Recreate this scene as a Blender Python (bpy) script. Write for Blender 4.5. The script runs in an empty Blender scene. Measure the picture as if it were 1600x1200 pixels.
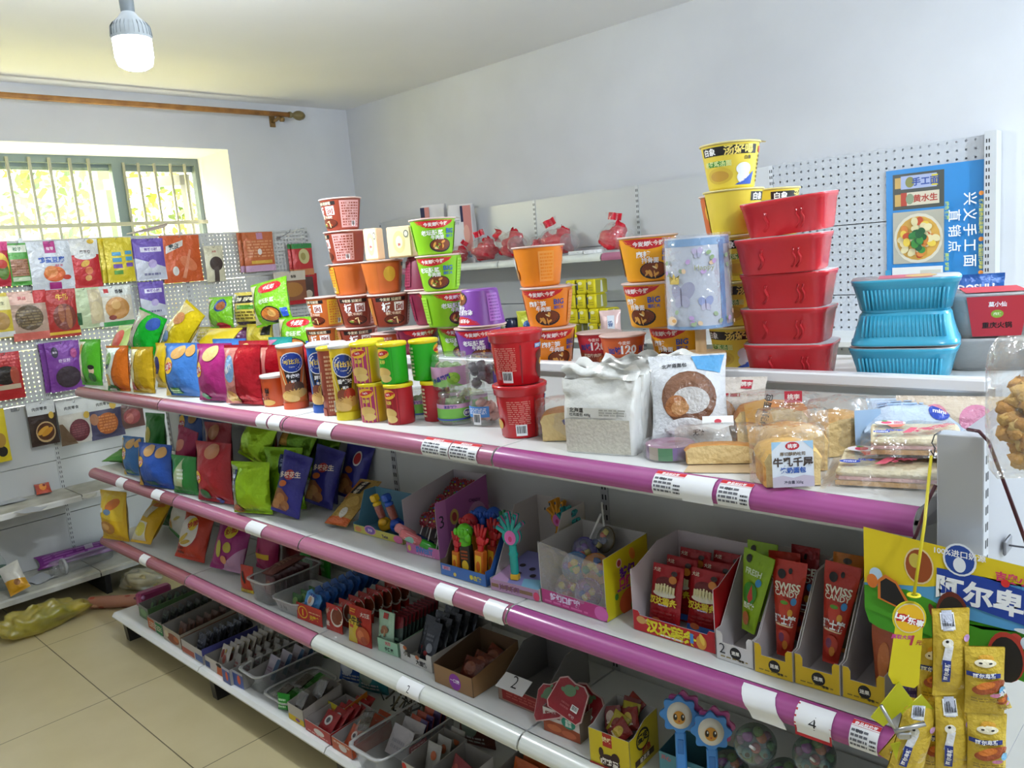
import bpy, math, random
from math import sin, cos, pi, radians as R, sqrt, atan2, exp
from mathutils import Vector as V, Matrix
rnd = random.Random(11)
SC = bpy.context.scene
COL = SC.collection

# ---------------------------------------------------------------- camera (metres, Z up, X along the gondola, Y to the long wall)
F = 1264.69
CAM = V((3.98929, -1.24084, 1.67006))
yaw, pitch, roll = 2.34319925, -0.15676883, -0.08335394
FW = V((cos(yaw) * cos(pitch), sin(yaw) * cos(pitch), sin(pitch)))
_r = V((sin(yaw), -cos(yaw), 0)); _u = _r.cross(FW)
RT = cos(roll) * _r + sin(roll) * _u
UP = -sin(roll) * _r + cos(roll) * _u
cd = bpy.data.cameras.new('camera'); cam = bpy.data.objects.new('camera', cd); COL.objects.link(cam)
cd.sensor_width = 36; cd.lens = 36 * F / 1600; cd.clip_start = .02; cd.clip_end = 200
mw = Matrix((RT, UP, -FW)).transposed().to_4x4(); mw.translation = CAM
cam.matrix_world = mw
SC.camera = cam

# ---------------------------------------------------------------- light
w = bpy.data.worlds.new('world'); SC.world = w; w.use_nodes = True
nt = w.node_tree; bg = nt.nodes['Background']
sky = nt.nodes.new('ShaderNodeTexSky'); sky.sky_type = 'NISHITA'; sky.sun_disc = False
sky.sun_elevation = R(48); sky.sun_rotation = R(200); sky.air_density = 1.4; sky.dust_density = 2.5
nt.links.new(sky.outputs[0], bg.inputs[0]); bg.inputs[1].default_value = .9
def lamp(name, kind, loc, power, col=(1, 1, 1), size=.1, rot=(0, 0, 0), sizey=None):
    d = bpy.data.lights.new(name, kind); d.energy = power; d.color = col
    if kind == 'AREA':
        d.size = size
        if sizey: d.shape = 'RECTANGLE'; d.size_y = sizey
    elif kind == 'POINT': d.shadow_soft_size = size
    elif kind == 'SUN': d.angle = R(1)
    o = bpy.data.objects.new(name, d); COL.objects.link(o); o.location = loc; o.rotation_euler = rot
    return o
sun = lamp('sun', 'SUN', (-4, 3, 6), 42, (1, .92, .68))
sun.rotation_euler = V((.50, .44, -.73)).to_track_quat('-Z', 'Y').to_euler()   # comes in from outside the window
lamp('led_light', 'POINT', (4.75, 1.75, 2.30), 62, (.74, .87, 1), .06)        # the next bulbs of the shop, behind the camera's view
lamp('led_light', 'POINT', (4.4, -.45, 2.30), 22, (.8, .9, 1), .06)
def portal(name, loc, rot, sx, sy):
    o = lamp(name, 'AREA', loc, 1, (1, 1, 1), sx, rot, sy); o.data.cycles.is_portal = True
portal('window_portal', (-1.70, .38, 1.77), (0, R(-90), 0), 1.5, 2.3)
portal('unseen_doorway_portal', (5.82, 1.55, 1.15), (0, R(90), 0), 2.3, 1.3)  # guides sky light through the unseen doorway added in the right wall
SC.view_settings.view_transform = 'Standard'; SC.view_settings.look = 'None'
SC.view_settings.exposure = 1.0; SC.view_settings.gamma = 1
SC.cycles.transparent_max_bounces = 24; SC.cycles.max_bounces = 7; SC.cycles.diffuse_bounces = 4
SC.cycles.caustics_reflective = False; SC.cycles.caustics_refractive = False
SC.cycles.sample_clamp_indirect = 4

# ---------------------------------------------------------------- pixel -> place helpers
def ray(u, v): return RT * ((u - 800) / F) - UP * ((v - 600) / F) + FW
def at(u, v, X=None, Y=None, Z=None):
    d = ray(u, v); i, val = (0, X) if X is not None else (1, Y) if Y is not None else (2, Z)
    return CAM + d * ((val - CAM[i]) / d[i])
def dep(p): return (V(p) - CAM).dot(FW)
def solve(P, a, vt):          # how far along axis a from P until the point is seen at height vt
    D = P - CAM; k = (vt - 600) / F
    return (k * FW.dot(D) + UP.dot(D)) / (-UP.dot(a) - k * FW.dot(a))
def solveu(P, a, ut):
    D = P - CAM; k = (ut - 800) / F
    return (k * FW.dot(D) - RT.dot(D)) / (RT.dot(a) - k * FW.dot(a))

# ---------------------------------------------------------------- materials
MATS = {}
def lin(c):
    c = [int(c[i:i + 2], 16) / 255 for i in (0, 2, 4)]
    return [x / 12.92 if x <= .04045 else ((x + .055) / 1.055) ** 2.4 for x in c] + [1]
KIND = {  # roughness, metallic, bump scale, bump strength
    'print': (.38, 0, 0, 0), 'paper': (.75, 0, 0, 0), 'foil': (.22, .5, 16, .7), 'bag': (.3, .1, 16, .5), 'plastic': (.22, 0, 0, 0),
    'metal': (.3, .9, 0, 0), 'matt': (.9, 0, 0, 0), 'steel': (.35, .2, 0, 0), 'food': (.6, 0, 60, .5), 'wrap': (.16, 0, 45, .55)}
def mat(c, k='print'):
    if not isinstance(c, str): return c
    key = (c, k)
    if key in MATS: return MATS[key]
    m = bpy.data.materials.new(k + '_' + c); m.use_nodes = True; t = m.node_tree; b = t.nodes['Principled BSDF']
    if k in ('film', 'clear', 'milky', 'tint'):
        t.nodes.remove(b); out = t.nodes['Material Output']
        tr = t.nodes.new('ShaderNodeBsdfTransparent'); gl = t.nodes.new('ShaderNodeBsdfGlossy'); df = t.nodes.new('ShaderNodeBsdfDiffuse')
        tr.inputs[0].default_value = [.6 + .4 * x for x in lin(c)[:3]] + [1] if k in ('film', 'clear') else lin('f4f2ee') if k == 'milky' else [.3 + .7 * x for x in lin(c)[:3]] + [1]
        df.inputs[0].default_value = lin(c); gl.inputs['Roughness'].default_value = .12 if k == 'film' else .05 if k == 'clear' else .3
        gl.inputs[0].default_value = (1, 1, 1, 1)
        lw = t.nodes.new('ShaderNodeLayerWeight'); lw.inputs[0].default_value = .25
        mr = t.nodes.new('ShaderNodeMapRange'); mr.inputs[3].default_value = .05; mr.inputs[4].default_value = .34 if k == 'clear' else .5
        t.links.new(lw.outputs['Facing'], mr.inputs[0])
        m1 = t.nodes.new('ShaderNodeMixShader'); m1.inputs[0].default_value = {'film': .035, 'clear': .08, 'milky': .5, 'tint': .34}[k]
        m2 = t.nodes.new('ShaderNodeMixShader')
        t.links.new(tr.outputs[0], m1.inputs[1]); t.links.new(df.outputs[0], m1.inputs[2])
        t.links.new(mr.outputs[0], m2.inputs[0]); t.links.new(m1.outputs[0], m2.inputs[1]); t.links.new(gl.outputs[0], m2.inputs[2])
        t.links.new(m2.outputs[0], out.inputs[0])
        if k != 'clear':
            n = t.nodes.new('ShaderNodeTexNoise'); n.inputs['Scale'].default_value = 26; n.inputs['Detail'].default_value = 3
            bp = t.nodes.new('ShaderNodeBump'); bp.inputs['Strength'].default_value = .8 if k == 'film' else .2; bp.inputs['Distance'].default_value = .02
            tc = t.nodes.new('ShaderNodeTexCoord'); t.links.new(tc.outputs['Object'], n.inputs[0])
            t.links.new(n.outputs[0], bp.inputs['Height']); t.links.new(bp.outputs[0], gl.inputs['Normal']); t.links.new(bp.outputs[0], lw.inputs['Normal'])
    elif k == 'glow':
        b.inputs['Base Color'].default_value = lin(c); b.inputs['Emission Color'].default_value = lin(c); b.inputs['Emission Strength'].default_value = 14
    else:
        r, me, bs, bst = KIND[k]
        b.inputs['Base Color'].default_value = lin(c); b.inputs['Roughness'].default_value = r; b.inputs['Metallic'].default_value = me
        if bs:
            n = t.nodes.new('ShaderNodeTexNoise'); n.inputs['Scale'].default_value = bs; n.inputs['Detail'].default_value = 4
            tc = t.nodes.new('ShaderNodeTexCoord'); t.links.new(tc.outputs['Object'], n.inputs[0])
            bp = t.nodes.new('ShaderNodeBump'); bp.inputs['Strength'].default_value = bst; bp.inputs['Distance'].default_value = .02
            t.links.new(n.outputs[0], bp.inputs['Height']); t.links.new(bp.outputs[0], b.inputs['Normal'])
    MATS[key] = m
    return m
def noisy(name, c1, c2, scale, rough=.8, bump=0, detail=5, lo=.35, hi=.7):
    m = bpy.data.materials.new(name); m.use_nodes = True; t = m.node_tree; b = t.nodes['Principled BSDF']
    tc = t.nodes.new('ShaderNodeTexCoord'); n = t.nodes.new('ShaderNodeTexNoise'); n.inputs['Scale'].default_value = scale; n.inputs['Detail'].default_value = detail
    cr = t.nodes.new('ShaderNodeValToRGB'); cr.color_ramp.elements[0].position = lo; cr.color_ramp.elements[1].position = hi
    cr.color_ramp.elements[0].color = lin(c1); cr.color_ramp.elements[1].color = lin(c2)
    t.links.new(tc.outputs['Object'], n.inputs[0]); t.links.new(n.outputs[0], cr.inputs[0]); t.links.new(cr.outputs[0], b.inputs['Base Color'])
    b.inputs['Roughness'].default_value = rough
    if bump:
        bp = t.nodes.new('ShaderNodeBump'); bp.inputs['Strength'].default_value = bump; bp.inputs['Distance'].default_value = .01
        t.links.new(n.outputs[0], bp.inputs['Height']); t.links.new(bp.outputs[0], b.inputs['Normal'])
    return m
def holes(name, c, axis, pitch, rad, x0=0, z0=0):
    """painted steel with a real grid of see-through holes"""
    m = bpy.data.materials.new(name); m.use_nodes = True; t = m.node_tree; b = t.nodes['Principled BSDF']; out = t.nodes['Material Output']
    b.inputs['Base Color'].default_value = lin(c); b.inputs['Roughness'].default_value = .45
    tc = t.nodes.new('ShaderNodeTexCoord'); sx = t.nodes.new('ShaderNodeSeparateXYZ'); t.links.new(tc.outputs['Object'], sx.inputs[0])
    def mth(op, a, bb=None):
        n = t.nodes.new('ShaderNodeMath'); n.operation = op
        for i, q in enumerate((a, bb)):
            if q is None: continue
            if isinstance(q, (int, float)): n.inputs[i].default_value = q
            else: t.links.new(q, n.inputs[i])
        return n.outputs[0]
    def cell(o): return mth('SUBTRACT', mth('FRACT', mth('ADD', mth('MULTIPLY', o, 1 / pitch), 100.5)), .5)
    a = cell(sx.outputs[axis]); z = cell(sx.outputs[2])
    d = mth('ADD', mth('MULTIPLY', a, a), mth('MULTIPLY', z, z))
    f = mth('LESS_THAN', d, (rad / pitch) ** 2)
    tr = t.nodes.new('ShaderNodeBsdfTransparent'); mx = t.nodes.new('ShaderNodeMixShader')
    t.links.new(f, mx.inputs[0]); t.links.new(b.outputs[0], mx.inputs[1]); t.links.new(tr.outputs[0], mx.inputs[2]); t.links.new(mx.outputs[0], out.inputs[0])
    return m

# ---------------------------------------------------------------- mesh builder
class MB:
    def __init__(s): s.v = []; s.f = []; s.m = []; s.s = []; s.mats = []
    def mi(s, m):
        m = mat(m) if isinstance(m, str) else m
        if m not in s.mats: s.mats.append(m)
        return s.mats.index(m)
    def add(s, vs, fs, m, smooth=False):
        o = len(s.v); s.v += [tuple(p) for p in vs]; k = s.mi(m)
        for f in fs: s.f.append([i + o for i in f]); s.m.append(k); s.s.append(smooth)
        return s
    def box(s, x0, y0, z0, x1, y1, z1, m):
        p = [(x, y, z) for z in (z0, z1) for x, y in ((x0, y0), (x1, y0), (x1, y1), (x0, y1))]
        return s.add(p, [(3, 2, 1, 0), (4, 5, 6, 7), (0, 1, 5, 4), (1, 2, 6, 5), (2, 3, 7, 6), (3, 0, 4, 7)], m)
    def rbox(s, x0, y0, z0, x1, y1, z1, m, r=.004):      # box with chamfered vertical edges and rims
        def ring(i, z): return [(x0 + i + r, y0 + i, z), (x1 - i - r, y0 + i, z), (x1 - i, y0 + i + r, z), (x1 - i, y1 - i - r, z), (x1 - i - r, y1 - i, z), (x0 + i + r, y1 - i, z), (x0 + i, y1 - i - r, z), (x0 + i, y0 + i + r, z)]
        rs = [ring(r * .6, z0), ring(0, z0 + r), ring(0, z1 - r), ring(r * .6, z1)]
        fs = [[k * 8 + i, k * 8 + (i + 1) % 8, k * 8 + 8 + (i + 1) % 8, k * 8 + 8 + i] for k in range(3) for i in range(8)]
        return s.add(sum(rs, []), fs + [list(range(7, -1, -1)), list(range(24, 32))], m)
    def lathe(s, prof, n, m, c=(0, 0, 0), smooth=True, close=True, sq=0, ax=1, ay=1):
        vs = []
        for r, z in prof:
            for i in range(n):
                a = 2 * pi * i / n; k = 1 if not sq else (abs(cos(a)) ** sq + abs(sin(a)) ** sq) ** (-1 / sq)
                vs.append((c[0] + r * k * cos(a) * ax, c[1] + r * k * sin(a) * ay, c[2] + z))
        fs = [[k * n + i, k * n + (i + 1) % n, k * n + n + (i + 1) % n, k * n + n + i] for k in range(len(prof) - 1) for i in range(n)]
        s.add(vs, fs, m, smooth)
        if close:
            o = len(vs); L = len(prof) - 1
            if prof[0][0] > 1e-6: s.add(vs[:n], [list(range(n - 1, -1, -1))], m)
            if prof[L][0] > 1e-6: s.add(vs[L * n:], [list(range(n))], m)
        return s
    def tube(s, pts, r, m, n=8, closed=False, taper=None):
        pts = [V(p) for p in pts]; vs = []; L = len(pts)
        up = V((0, 0, 1))
        for i, p in enumerate(pts):
            t = (pts[(i + 1) % L] - pts[i - 1]) if closed else (pts[min(i + 1, L - 1)] - pts[max(i - 1, 0)])
            t.normalize(); a = t.cross(up)
            if a.length < .05: a = t.cross(V((1, 0, 0)))
            a.normalize(); b = a.cross(t); rr = r * (taper[i] if taper else 1)
            for k in range(n): vs.append(p + a * rr * cos(2 * pi * k / n) + b * rr * sin(2 * pi * k / n))
        K = L if closed else L - 1
        fs = [[(i % L) * n + k, (i % L) * n + (k + 1) % n, ((i + 1) % L) * n + (k + 1) % n, ((i + 1) % L) * n + k] for i in range(K) for k in range(n)]
        if not closed: fs += [list(range(n - 1, -1, -1)), [(L - 1) * n + k for k in range(n)]]
        return s.add(vs, fs, m, True)
    def grid(s, fn, nu, nv, m, smooth=True, flip=False):
        vs = [fn(i / nu, j / nv) for j in range(nv + 1) for i in range(nu + 1)]
        fs = []
        for j in range(nv):
            for i in range(nu):
                a = j * (nu + 1) + i; q = [a, a + 1, a + nu + 2, a + nu + 1]
                fs.append(q[::-1] if flip else q)
        return s.add(vs, fs, m, smooth)
    def panel(s, poly, o, ux, uy, t, mo, mi_=None):     # a flat card of thickness t: outer face mo, inner face and edges mi_
        o = V(o); ux = V(ux); uy = V(uy); n = ux.cross(uy).normalized(); mi_ = mi_ or mo
        a = [o + ux * x + uy * y for x, y in poly]; b = [p - n * t for p in a]; L = len(a)
        s.add(a, [list(range(L))], mo); s.add(b, [list(range(L - 1, -1, -1))], mi_)
        return s.add(a + b, [[i, i + L, (i + 1) % L + L, (i + 1) % L] for i in range(L)], mi_)
    def blob(s, c, r, m, seed=0, amp=.15, n=8, k=6):
        q = random.Random(seed); ph = [q.uniform(0, 6.3) for _ in range(4)]
        def fn(a, b):
            t = a * 2 * pi; p = (b - .5) * pi
            d = 1 + amp * (sin(3 * t + ph[0]) * cos(2 * p + ph[1]) + .6 * sin(5 * p + 2 * t + ph[2]))
            return (c[0] + r[0] * d * cos(p) * cos(t), c[1] + r[1] * d * cos(p) * sin(t), c[2] + r[2] * d * sin(p))
        return s.grid(fn, n, k, m)
    def build(s, name, parent=None, loc=(0, 0, 0), rot=(0, 0, 0)):
        me = bpy.data.meshes.new(name); me.from_pydata(s.v, [], s.f)
        for m in s.mats: me.materials.append(m)
        me.polygons.foreach_set('material_index', s.m); me.polygons.foreach_set('use_smooth', s.s); me.update()
        o = bpy.data.objects.new(name, me); COL.objects.link(o); o.parent = parent; o.location = loc; o.rotation_euler = rot
        return o

def tag(o, label, cat, group=None):
    o['label'] = label; o['category'] = cat
    if group: o['group'] = group
    return o
def thing(name, label, cat, loc=(0, 0, 0), rot=(0, 0, 0), group=None):
    o = bpy.data.objects.new(name, None); COL.objects.link(o); o.empty_display_size = .03
    o.location = loc; o.rotation_euler = rot
    return tag(o, label, cat, group)
def dup(o, label=None, loc=None, rot=None, group=None, parent=None):
    c = o.copy(); COL.objects.link(c)
    if parent: c.parent = parent
    for ch in list(o.children): dup(ch, parent=c)
    if label: c['label'] = label
    if group: c['group'] = group
    if loc is not None: c.location = loc
    if rot is not None: c.rotation_euler = rot
    return c
def struct(o): o['kind'] = 'structure'; return o

# ---------------------------------------------------------------- printing on surfaces
TXT = {}
_tc = bpy.data.curves.new('lettering', 'FONT'); _tc.align_x = 'CENTER'; _tc.resolution_u = 2
_to = bpy.data.objects.new('lettering', _tc); COL.objects.link(_to)
def text(s, bold=.02):
    if (s, bold) not in TXT:
        _tc.body = s; _tc.offset = bold
        dg = bpy.context.evaluated_depsgraph_get(); dg.update(); e = _to.evaluated_get(dg); me = e.to_mesh()
        vs = [(p.co.x, p.co.y) for p in me.vertices]; fs = [list(p.vertices) for p in me.polygons]; e.to_mesh_clear()
        if vs:
            cy = (min(p[1] for p in vs) + max(p[1] for p in vs)) / 2; cx = (min(p[0] for p in vs) + max(p[0] for p in vs)) / 2
            vs = [(x - cx, y - cy) for x, y in vs]
        TXT[(s, bold)] = (vs, fs)
    return TXT[(s, bold)]
class Flat:       # u in -1..1 across, v in 0..1 up
    def __init__(s, o, ux, uy, w, h):
        s.o = V(o); s.ux = V(ux).normalized(); s.uy = V(uy).normalized(); s.n = s.ux.cross(s.uy); s.W = w / 2; s.H = h
    def __call__(s, u, v, off): return s.o + s.ux * (u * s.W) + s.uy * (v * s.H) + s.n * off
class Cone:       # round wall; u = -1..1 spans `span` radians centred on angle a0 (a0=-pi/2 faces -y)
    def __init__(s, r0, r1, z0, z1, a0=-pi / 2, span=pi, c=(0, 0)):
        s.r0, s.r1, s.z0, s.z1, s.a0, s.sp, s.c = r0, r1, z0, z1, a0, span, c; s.W = (r0 + r1) / 2 * span / 2; s.H = z1 - z0
    def __call__(s, u, v, off):
        r = s.r0 + (s.r1 - s.r0) * v + off; a = s.a0 + u * s.sp / 2
        return V((s.c[0] + r * cos(a), s.c[1] + r * sin(a), s.z0 + v * s.H))
def deco(mb, S, shapes, base=.0007, step=.0002, k='print', cell=.011):
    for i, sh in enumerate(shapes):
        off = base + step * i; t = sh[0]
        if t == 'r':
            _, u0, v0, u1, v1, c = sh
            nu = max(1, min(24, int(abs(u1 - u0) * S.W / cell))); nv = max(1, min(24, int(abs(v1 - v0) * S.H / cell)))
            mb.grid(lambda a, b: S(u0 + (u1 - u0) * a, v0 + (v1 - v0) * b, off), nu, nv, mat(c, k))
        elif t == 'e':
            cu, cv, ru, rv, c = sh[1:6]; ang = sh[6] if len(sh) > 6 else 0; n = 20; rings = 1 + int(max(ru * S.W, rv * S.H) / cell)
            ca, sa = cos(ang), sin(ang); vs = [S(cu, cv, off)]
            for q in range(1, rings + 1):
                for j in range(n):
                    x = ru * S.W * q / rings * cos(2 * pi * j / n); y = rv * S.H * q / rings * sin(2 * pi * j / n)
                    vs.append(S(cu + (x * ca - y * sa) / S.W, cv + (x * sa + y * ca) / S.H, off))
            fs = [[0, 1 + j, 1 + (j + 1) % n] for j in range(n)]
            for q in range(rings - 1): fs += [[1 + q * n + j, 1 + q * n + n + j, 1 + q * n + n + (j + 1) % n, 1 + q * n + (j + 1) % n] for j in range(n)]
            mb.add(vs, fs, mat(c, k), True)
        elif t == 'p':
            P = sh[1]; c = sh[2]; cu = sum(p[0] for p in P) / len(P); cv = sum(p[1] for p in P) / len(P); Q = []
            for a, b in zip(P, P[1:] + P[:1]):
                m_ = max(1, int(sqrt(((b[0] - a[0]) * S.W) ** 2 + ((b[1] - a[1]) * S.H) ** 2) / cell))
                Q += [(a[0] + (b[0] - a[0]) * j / m_, a[1] + (b[1] - a[1]) * j / m_) for j in range(m_)]
            n = len(Q); rings = 1 + int(max(max(abs(p[0] - cu) * S.W, abs(p[1] - cv) * S.H) for p in P) / cell)
            vs = [S(cu, cv, off)]
            for q in range(1, rings + 1): vs += [S(cu + (x - cu) * q / rings, cv + (y - cv) * q / rings, off) for x, y in Q]
            fs = [[0, 1 + j, 1 + (j + 1) % n] for j in range(n)]
            for q in range(rings - 1): fs += [[1 + q * n + j, 1 + q * n + n + j, 1 + q * n + n + (j + 1) % n, 1 + q * n + (j + 1) % n] for j in range(n)]
            mb.add(vs, fs, mat(c, k), True)
        elif t == 't':                    # ('t', cu, cv, size in m, text, colour, angle)
            cu, cv, sz, st, c = sh[1:6]; ang = sh[6] if len(sh) > 6 else 0; vs, fs = text(st, sh[7] if len(sh) > 7 else .022)
            ca, sa = cos(ang), sin(ang)
            mb.add([S(cu + (x * ca - y * sa) * sz / S.W, cv + (x * sa + y * ca) * sz / S.H, off) for x, y in vs], fs, mat(c, k))
        elif t == 'b':                    # barcode patch ('b', cu, cv, w m, h m)
            cu, cv, w_, h_ = sh[1:5]; a = w_ / 2 / S.W; b = h_ / S.H / 2
            deco(mb, S, [('r', cu - a, cv - b, cu + a, cv + b, 'eef0f2')], off, step, k)
            q = random.Random(int(w_ * 1e5)); x = -.8
            while x < .75:
                ww = q.choice((.05, .09, .14)); deco(mb, S, [('r', cu + x * a, cv - b * .55, cu + (x + ww) * a, cv + b * .8, '202024')], off + step * .8, 0, k); x += ww + q.choice((.06, .1))
        elif t == 'l':                    # a block of small print lines ('l', u0,v0,u1,v1,n,colour)
            u0, v0, u1, v1, n, c = sh[1:7]; q = random.Random(int(n * 100 + v0 * 999))
            for j in range(n):
                y = v1 - (v1 - v0) * (j + .5) / n; x = u0
                while x < u1:
                    e = min(u1, x + (u1 - u0) * q.uniform(.08, .3)); hh = (v1 - v0) / n * .27
                    mb.grid(lambda a, b: S(x + (e - x) * a, y - hh + 2 * hh * b, off), max(1, int((e - x) * S.W / .02)), 1, mat(c, k)); x = e + (u1 - u0) * .045
    return mb
# ================================================================ the room
XW, YW, H = -1.13, 2.50, 2.83          # window wall, long wall, ceiling
paint = noisy('wall_paint', 'cdced2', 'dcdde1', 1.3, .85, .05, 7)
ceilp = noisy('ceiling_paint', 'e6e5e6', 'ecebec', .9, .9)
flm = bpy.data.materials.new('floor_tile'); flm.use_nodes = True; t = flm.node_tree; b = t.nodes['Principled BSDF']
tc = t.nodes.new('ShaderNodeTexCoord'); br = t.nodes.new('ShaderNodeTexBrick'); mp = t.nodes.new('ShaderNodeMapping')
mp.inputs['Location'].default_value = (-.53 + .8, .232 + .8, 0)
br.offset = 0; br.inputs['Scale'].default_value = 1; br.inputs['Brick Width'].default_value = .8; br.inputs['Row Height'].default_value = .8
br.inputs['Mortar Size'].default_value = .0022; br.inputs['Mortar'].default_value = lin('5e5540')
nz = t.nodes.new('ShaderNodeTexNoise'); nz.inputs['Scale'].default_value = 5; nz.inputs['Detail'].default_value = 8
cr = t.nodes.new('ShaderNodeValToRGB'); cr.color_ramp.elements[0].color = lin('b9ab82'); cr.color_ramp.elements[1].color = lin('cbbe98')
t.links.new(tc.outputs['Object'], mp.inputs[0]); t.links.new(mp.outputs[0], br.inputs[0]); t.links.new(tc.outputs['Object'], nz.inputs[0]); t.links.new(nz.outputs[0], cr.inputs[0])
t.links.new(cr.outputs[0], br.inputs['Color1']); t.links.new(cr.outputs[0], br.inputs['Color2']); t.links.new(br.outputs[0], b.inputs['Base Color'])
b.inputs['Roughness'].default_value = .28
struct(MB().box(XW - .6, -3.6, -.1, 5.8, YW + .15, 0, flm).build('floor'))
struct(MB().box(-14, -12, -.3, XW - .62, 14, .3, noisy('yard_ground', 'c9be84', 'dcd29c', 2)).build('ground'))
struct(MB().box(XW - .6, -3.6, H, 5.8, YW + .15, H + .12, ceilp).build('ceiling'))
struct(MB().box(XW - .6, YW, 0, 5.8, YW + .15, H, paint).build('wall_back'))
m = MB(); OY0, OY1, OZ0, OZ1 = -.75, 1.515, 1.02, 2.515; XO = XW - .55
m.box(XO, -3.6, 0, XW, OY0, H, paint).box(XO, OY1, 0, XW, YW, H, paint).box(XO, OY0, 0, XW, OY1, OZ0, paint).box(XO, OY0, OZ1, XW, OY1, H, paint)
struct(m.build('wall_left'))
struct(MB().box(XW, -3.75, 0, 5.8, -3.6, H, paint).build('wall_front'))
m = MB(); m.box(5.65, -3.6, 0, 5.8, .9, H, paint).box(5.65, 2.2, 0, 5.8, YW, H, paint).box(5.65, .9, 2.3, 5.8, 2.2, H, paint); struct(m.build('wall_right'))  # unseen doorway, added to let daylight onto the back wall
# window: aluminium frame, two lights, guard bars and an outward-opened sash
fr = mat('6d7b7d', 'steel'); bar = mat('8f8d7c', 'steel'); XF_ = -1.60
win = thing('window', 'x', 'x'); [win.__delitem__(k) for k in ('label', 'category')]; win.name = 'window_1'; struct(win)
m = MB(); zt = OZ1; yr = at(300, 256, X=XF_)[1]; ym = at(186, 300, X=XF_)[1]
for y0, y1 in ((OY0, OY0 + .06), (ym - .035, ym + .05), (yr, OY1)): m.box(XF_ - .03, y0, OZ0 + .06, XF_ + .03, y1, zt - .045, fr)
m.box(XF_ - .03, OY0, zt - .045, XF_ + .03, OY1, zt, fr).box(XF_ - .03, OY0, OZ0, XF_ + .03, OY1, OZ0 + .06, fr)
m.box(XF_ - .05, ym + .03, zt - .085, XF_ - .02, yr, zt - .04, fr).box(XF_ - .05, OY0, zt - .085, XF_ - .02, ym, zt - .04, fr)
m.build('window_frame', win)
m = MB()
for u in (12, 47, 78, 110, 139): y = at(u, 262, X=XF_ + .05)[1]; m.box(XF_ + .042, y - .008, OZ0, XF_ + .058, y + .008, zt - .02, bar)
for k in range(1, 6): y = at(12, 262, X=XF_ + .05)[1] - .165 * k; m.box(XF_ + .042, y - .008, OZ0, XF_ + .058, y + .008, zt - .02, bar)
for u in (195, 218, 243, 268, 290): y = at(u, 275, X=XF_ + .05)[1]; m.box(XF_ + .042, y - .007, OZ0, XF_ + .058, y + .007, zt - .04, bar)
zb = at(90, 353, X=XF_ + .05)[2]
m.box(XF_ + .04, OY0, zb - .012, XF_ + .06, OY1, zb + .012, bar); m.box(XF_ + .04, OY0, zb - .46, XF_ + .06, OY1, zb - .436, bar)
m.build('guard_bars', win)
MB().box(XF_ - .004, OY0 + .05, OZ0 + .05, XF_, ym, zt - .07, mat('e8f4e8', 'clear')).build('pane', win)
m = MB(); ws = mat('a3a6a4', 'steel'); o_ = V((XF_ - .03, yr - .02, OZ0 + .06)); ax = V((-.60, -.80, 0)); hh = zt - OZ0 - .16
for a, b_, c, d in ((0, .06, 0, hh), (.56, .62, 0, hh), (0, .62, hh - .07, hh), (0, .62, 0, .07), (0, .62, hh * .52, hh * .52 + .05)):
    m.panel([(a, c), (b_, c), (b_, d), (a, d)], o_, ax, V((0, 0, 1)), .03, ws)
m.build('open_sash', win)
# outside: tree and neighbouring pillar
tr = thing('tree', 'sunlit yellow-green tree outside the barred window', 'tree', (-4.6, 1.6, 0))
MB().tube([(0, 0, -1.5), (.1, .1, .5), (0, 0, 2)], .11, '6b5a40', 10).build('trunk', tr)
m = MB(); q = random.Random(3); lm = [mat('5f7426', 'print'), mat('7c8434', 'print'), mat('465c20', 'print'), mat('8a7440', 'print')]
for i in range(5200):
    x, y, z = q.gauss(0, .75), q.uniform(-2.3, 1.6), q.uniform(-.2, 3.3); s = q.uniform(.04, .085); a = V((q.uniform(-1, 1), q.uniform(-1, 1), q.uniform(-1, 1))).normalized(); b_ = a.orthogonal().normalized()
    p = V((x, y, z)); m.add([p - a * s, p + b_ * s * .5, p + a * s, p - b_ * s * .5], [(0, 1, 2, 3)], lm[i % 4])
m.build('foliage', tr)
yp = at(157, 300, X=-2.15)[1]
MB().box(-2.25, yp - .04, -1, -2.05, yp + .05, 3.6, mat('7d9668', 'matt')).build('pillar'); tag(bpy.data.objects['pillar'], 'pale green pillar outside the window beside the mullion', 'pillar')
# curtain rod
z = 2.735; X_ = -1.0
rod = thing('curtain_rod', 'long brown wooden curtain rod under the ceiling above the window', 'curtain rod', (X_, 0, z))
MB().tube([(0, -1.2, -.012), (0, 1.0, 0), (0, 1.93, .004)], .017, noisy('rod_wood', '8a5a2a', 'b07c40', 14, .5)).build('pole', rod)
m = MB(); m.lathe([(.0, 0), (.02, .002), (.022, .015), (.014, .03), (.018, .04), (.03, .062), (.033, .085), (.026, .11), (.012, .125), (0, .128)], 14, '77683f'); fn = m.build('finial', rod, (0, 1.925, .004), (R(-90), 0, 0))
for y in (1.87, .12):
    m = MB(); m.tube([(0, y, 0), (-.07, y, -.02), (-.125, y, -.02)], .012, '8a6a3a').box(-.128, y - .02, -.06, -.12, y + .02, .02, '8a6a3a').tube([(0, y - .012, -.03), (0, y + .012, -.03)], .016, '8a6a3a', 10); m.build('bracket', rod)
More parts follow.
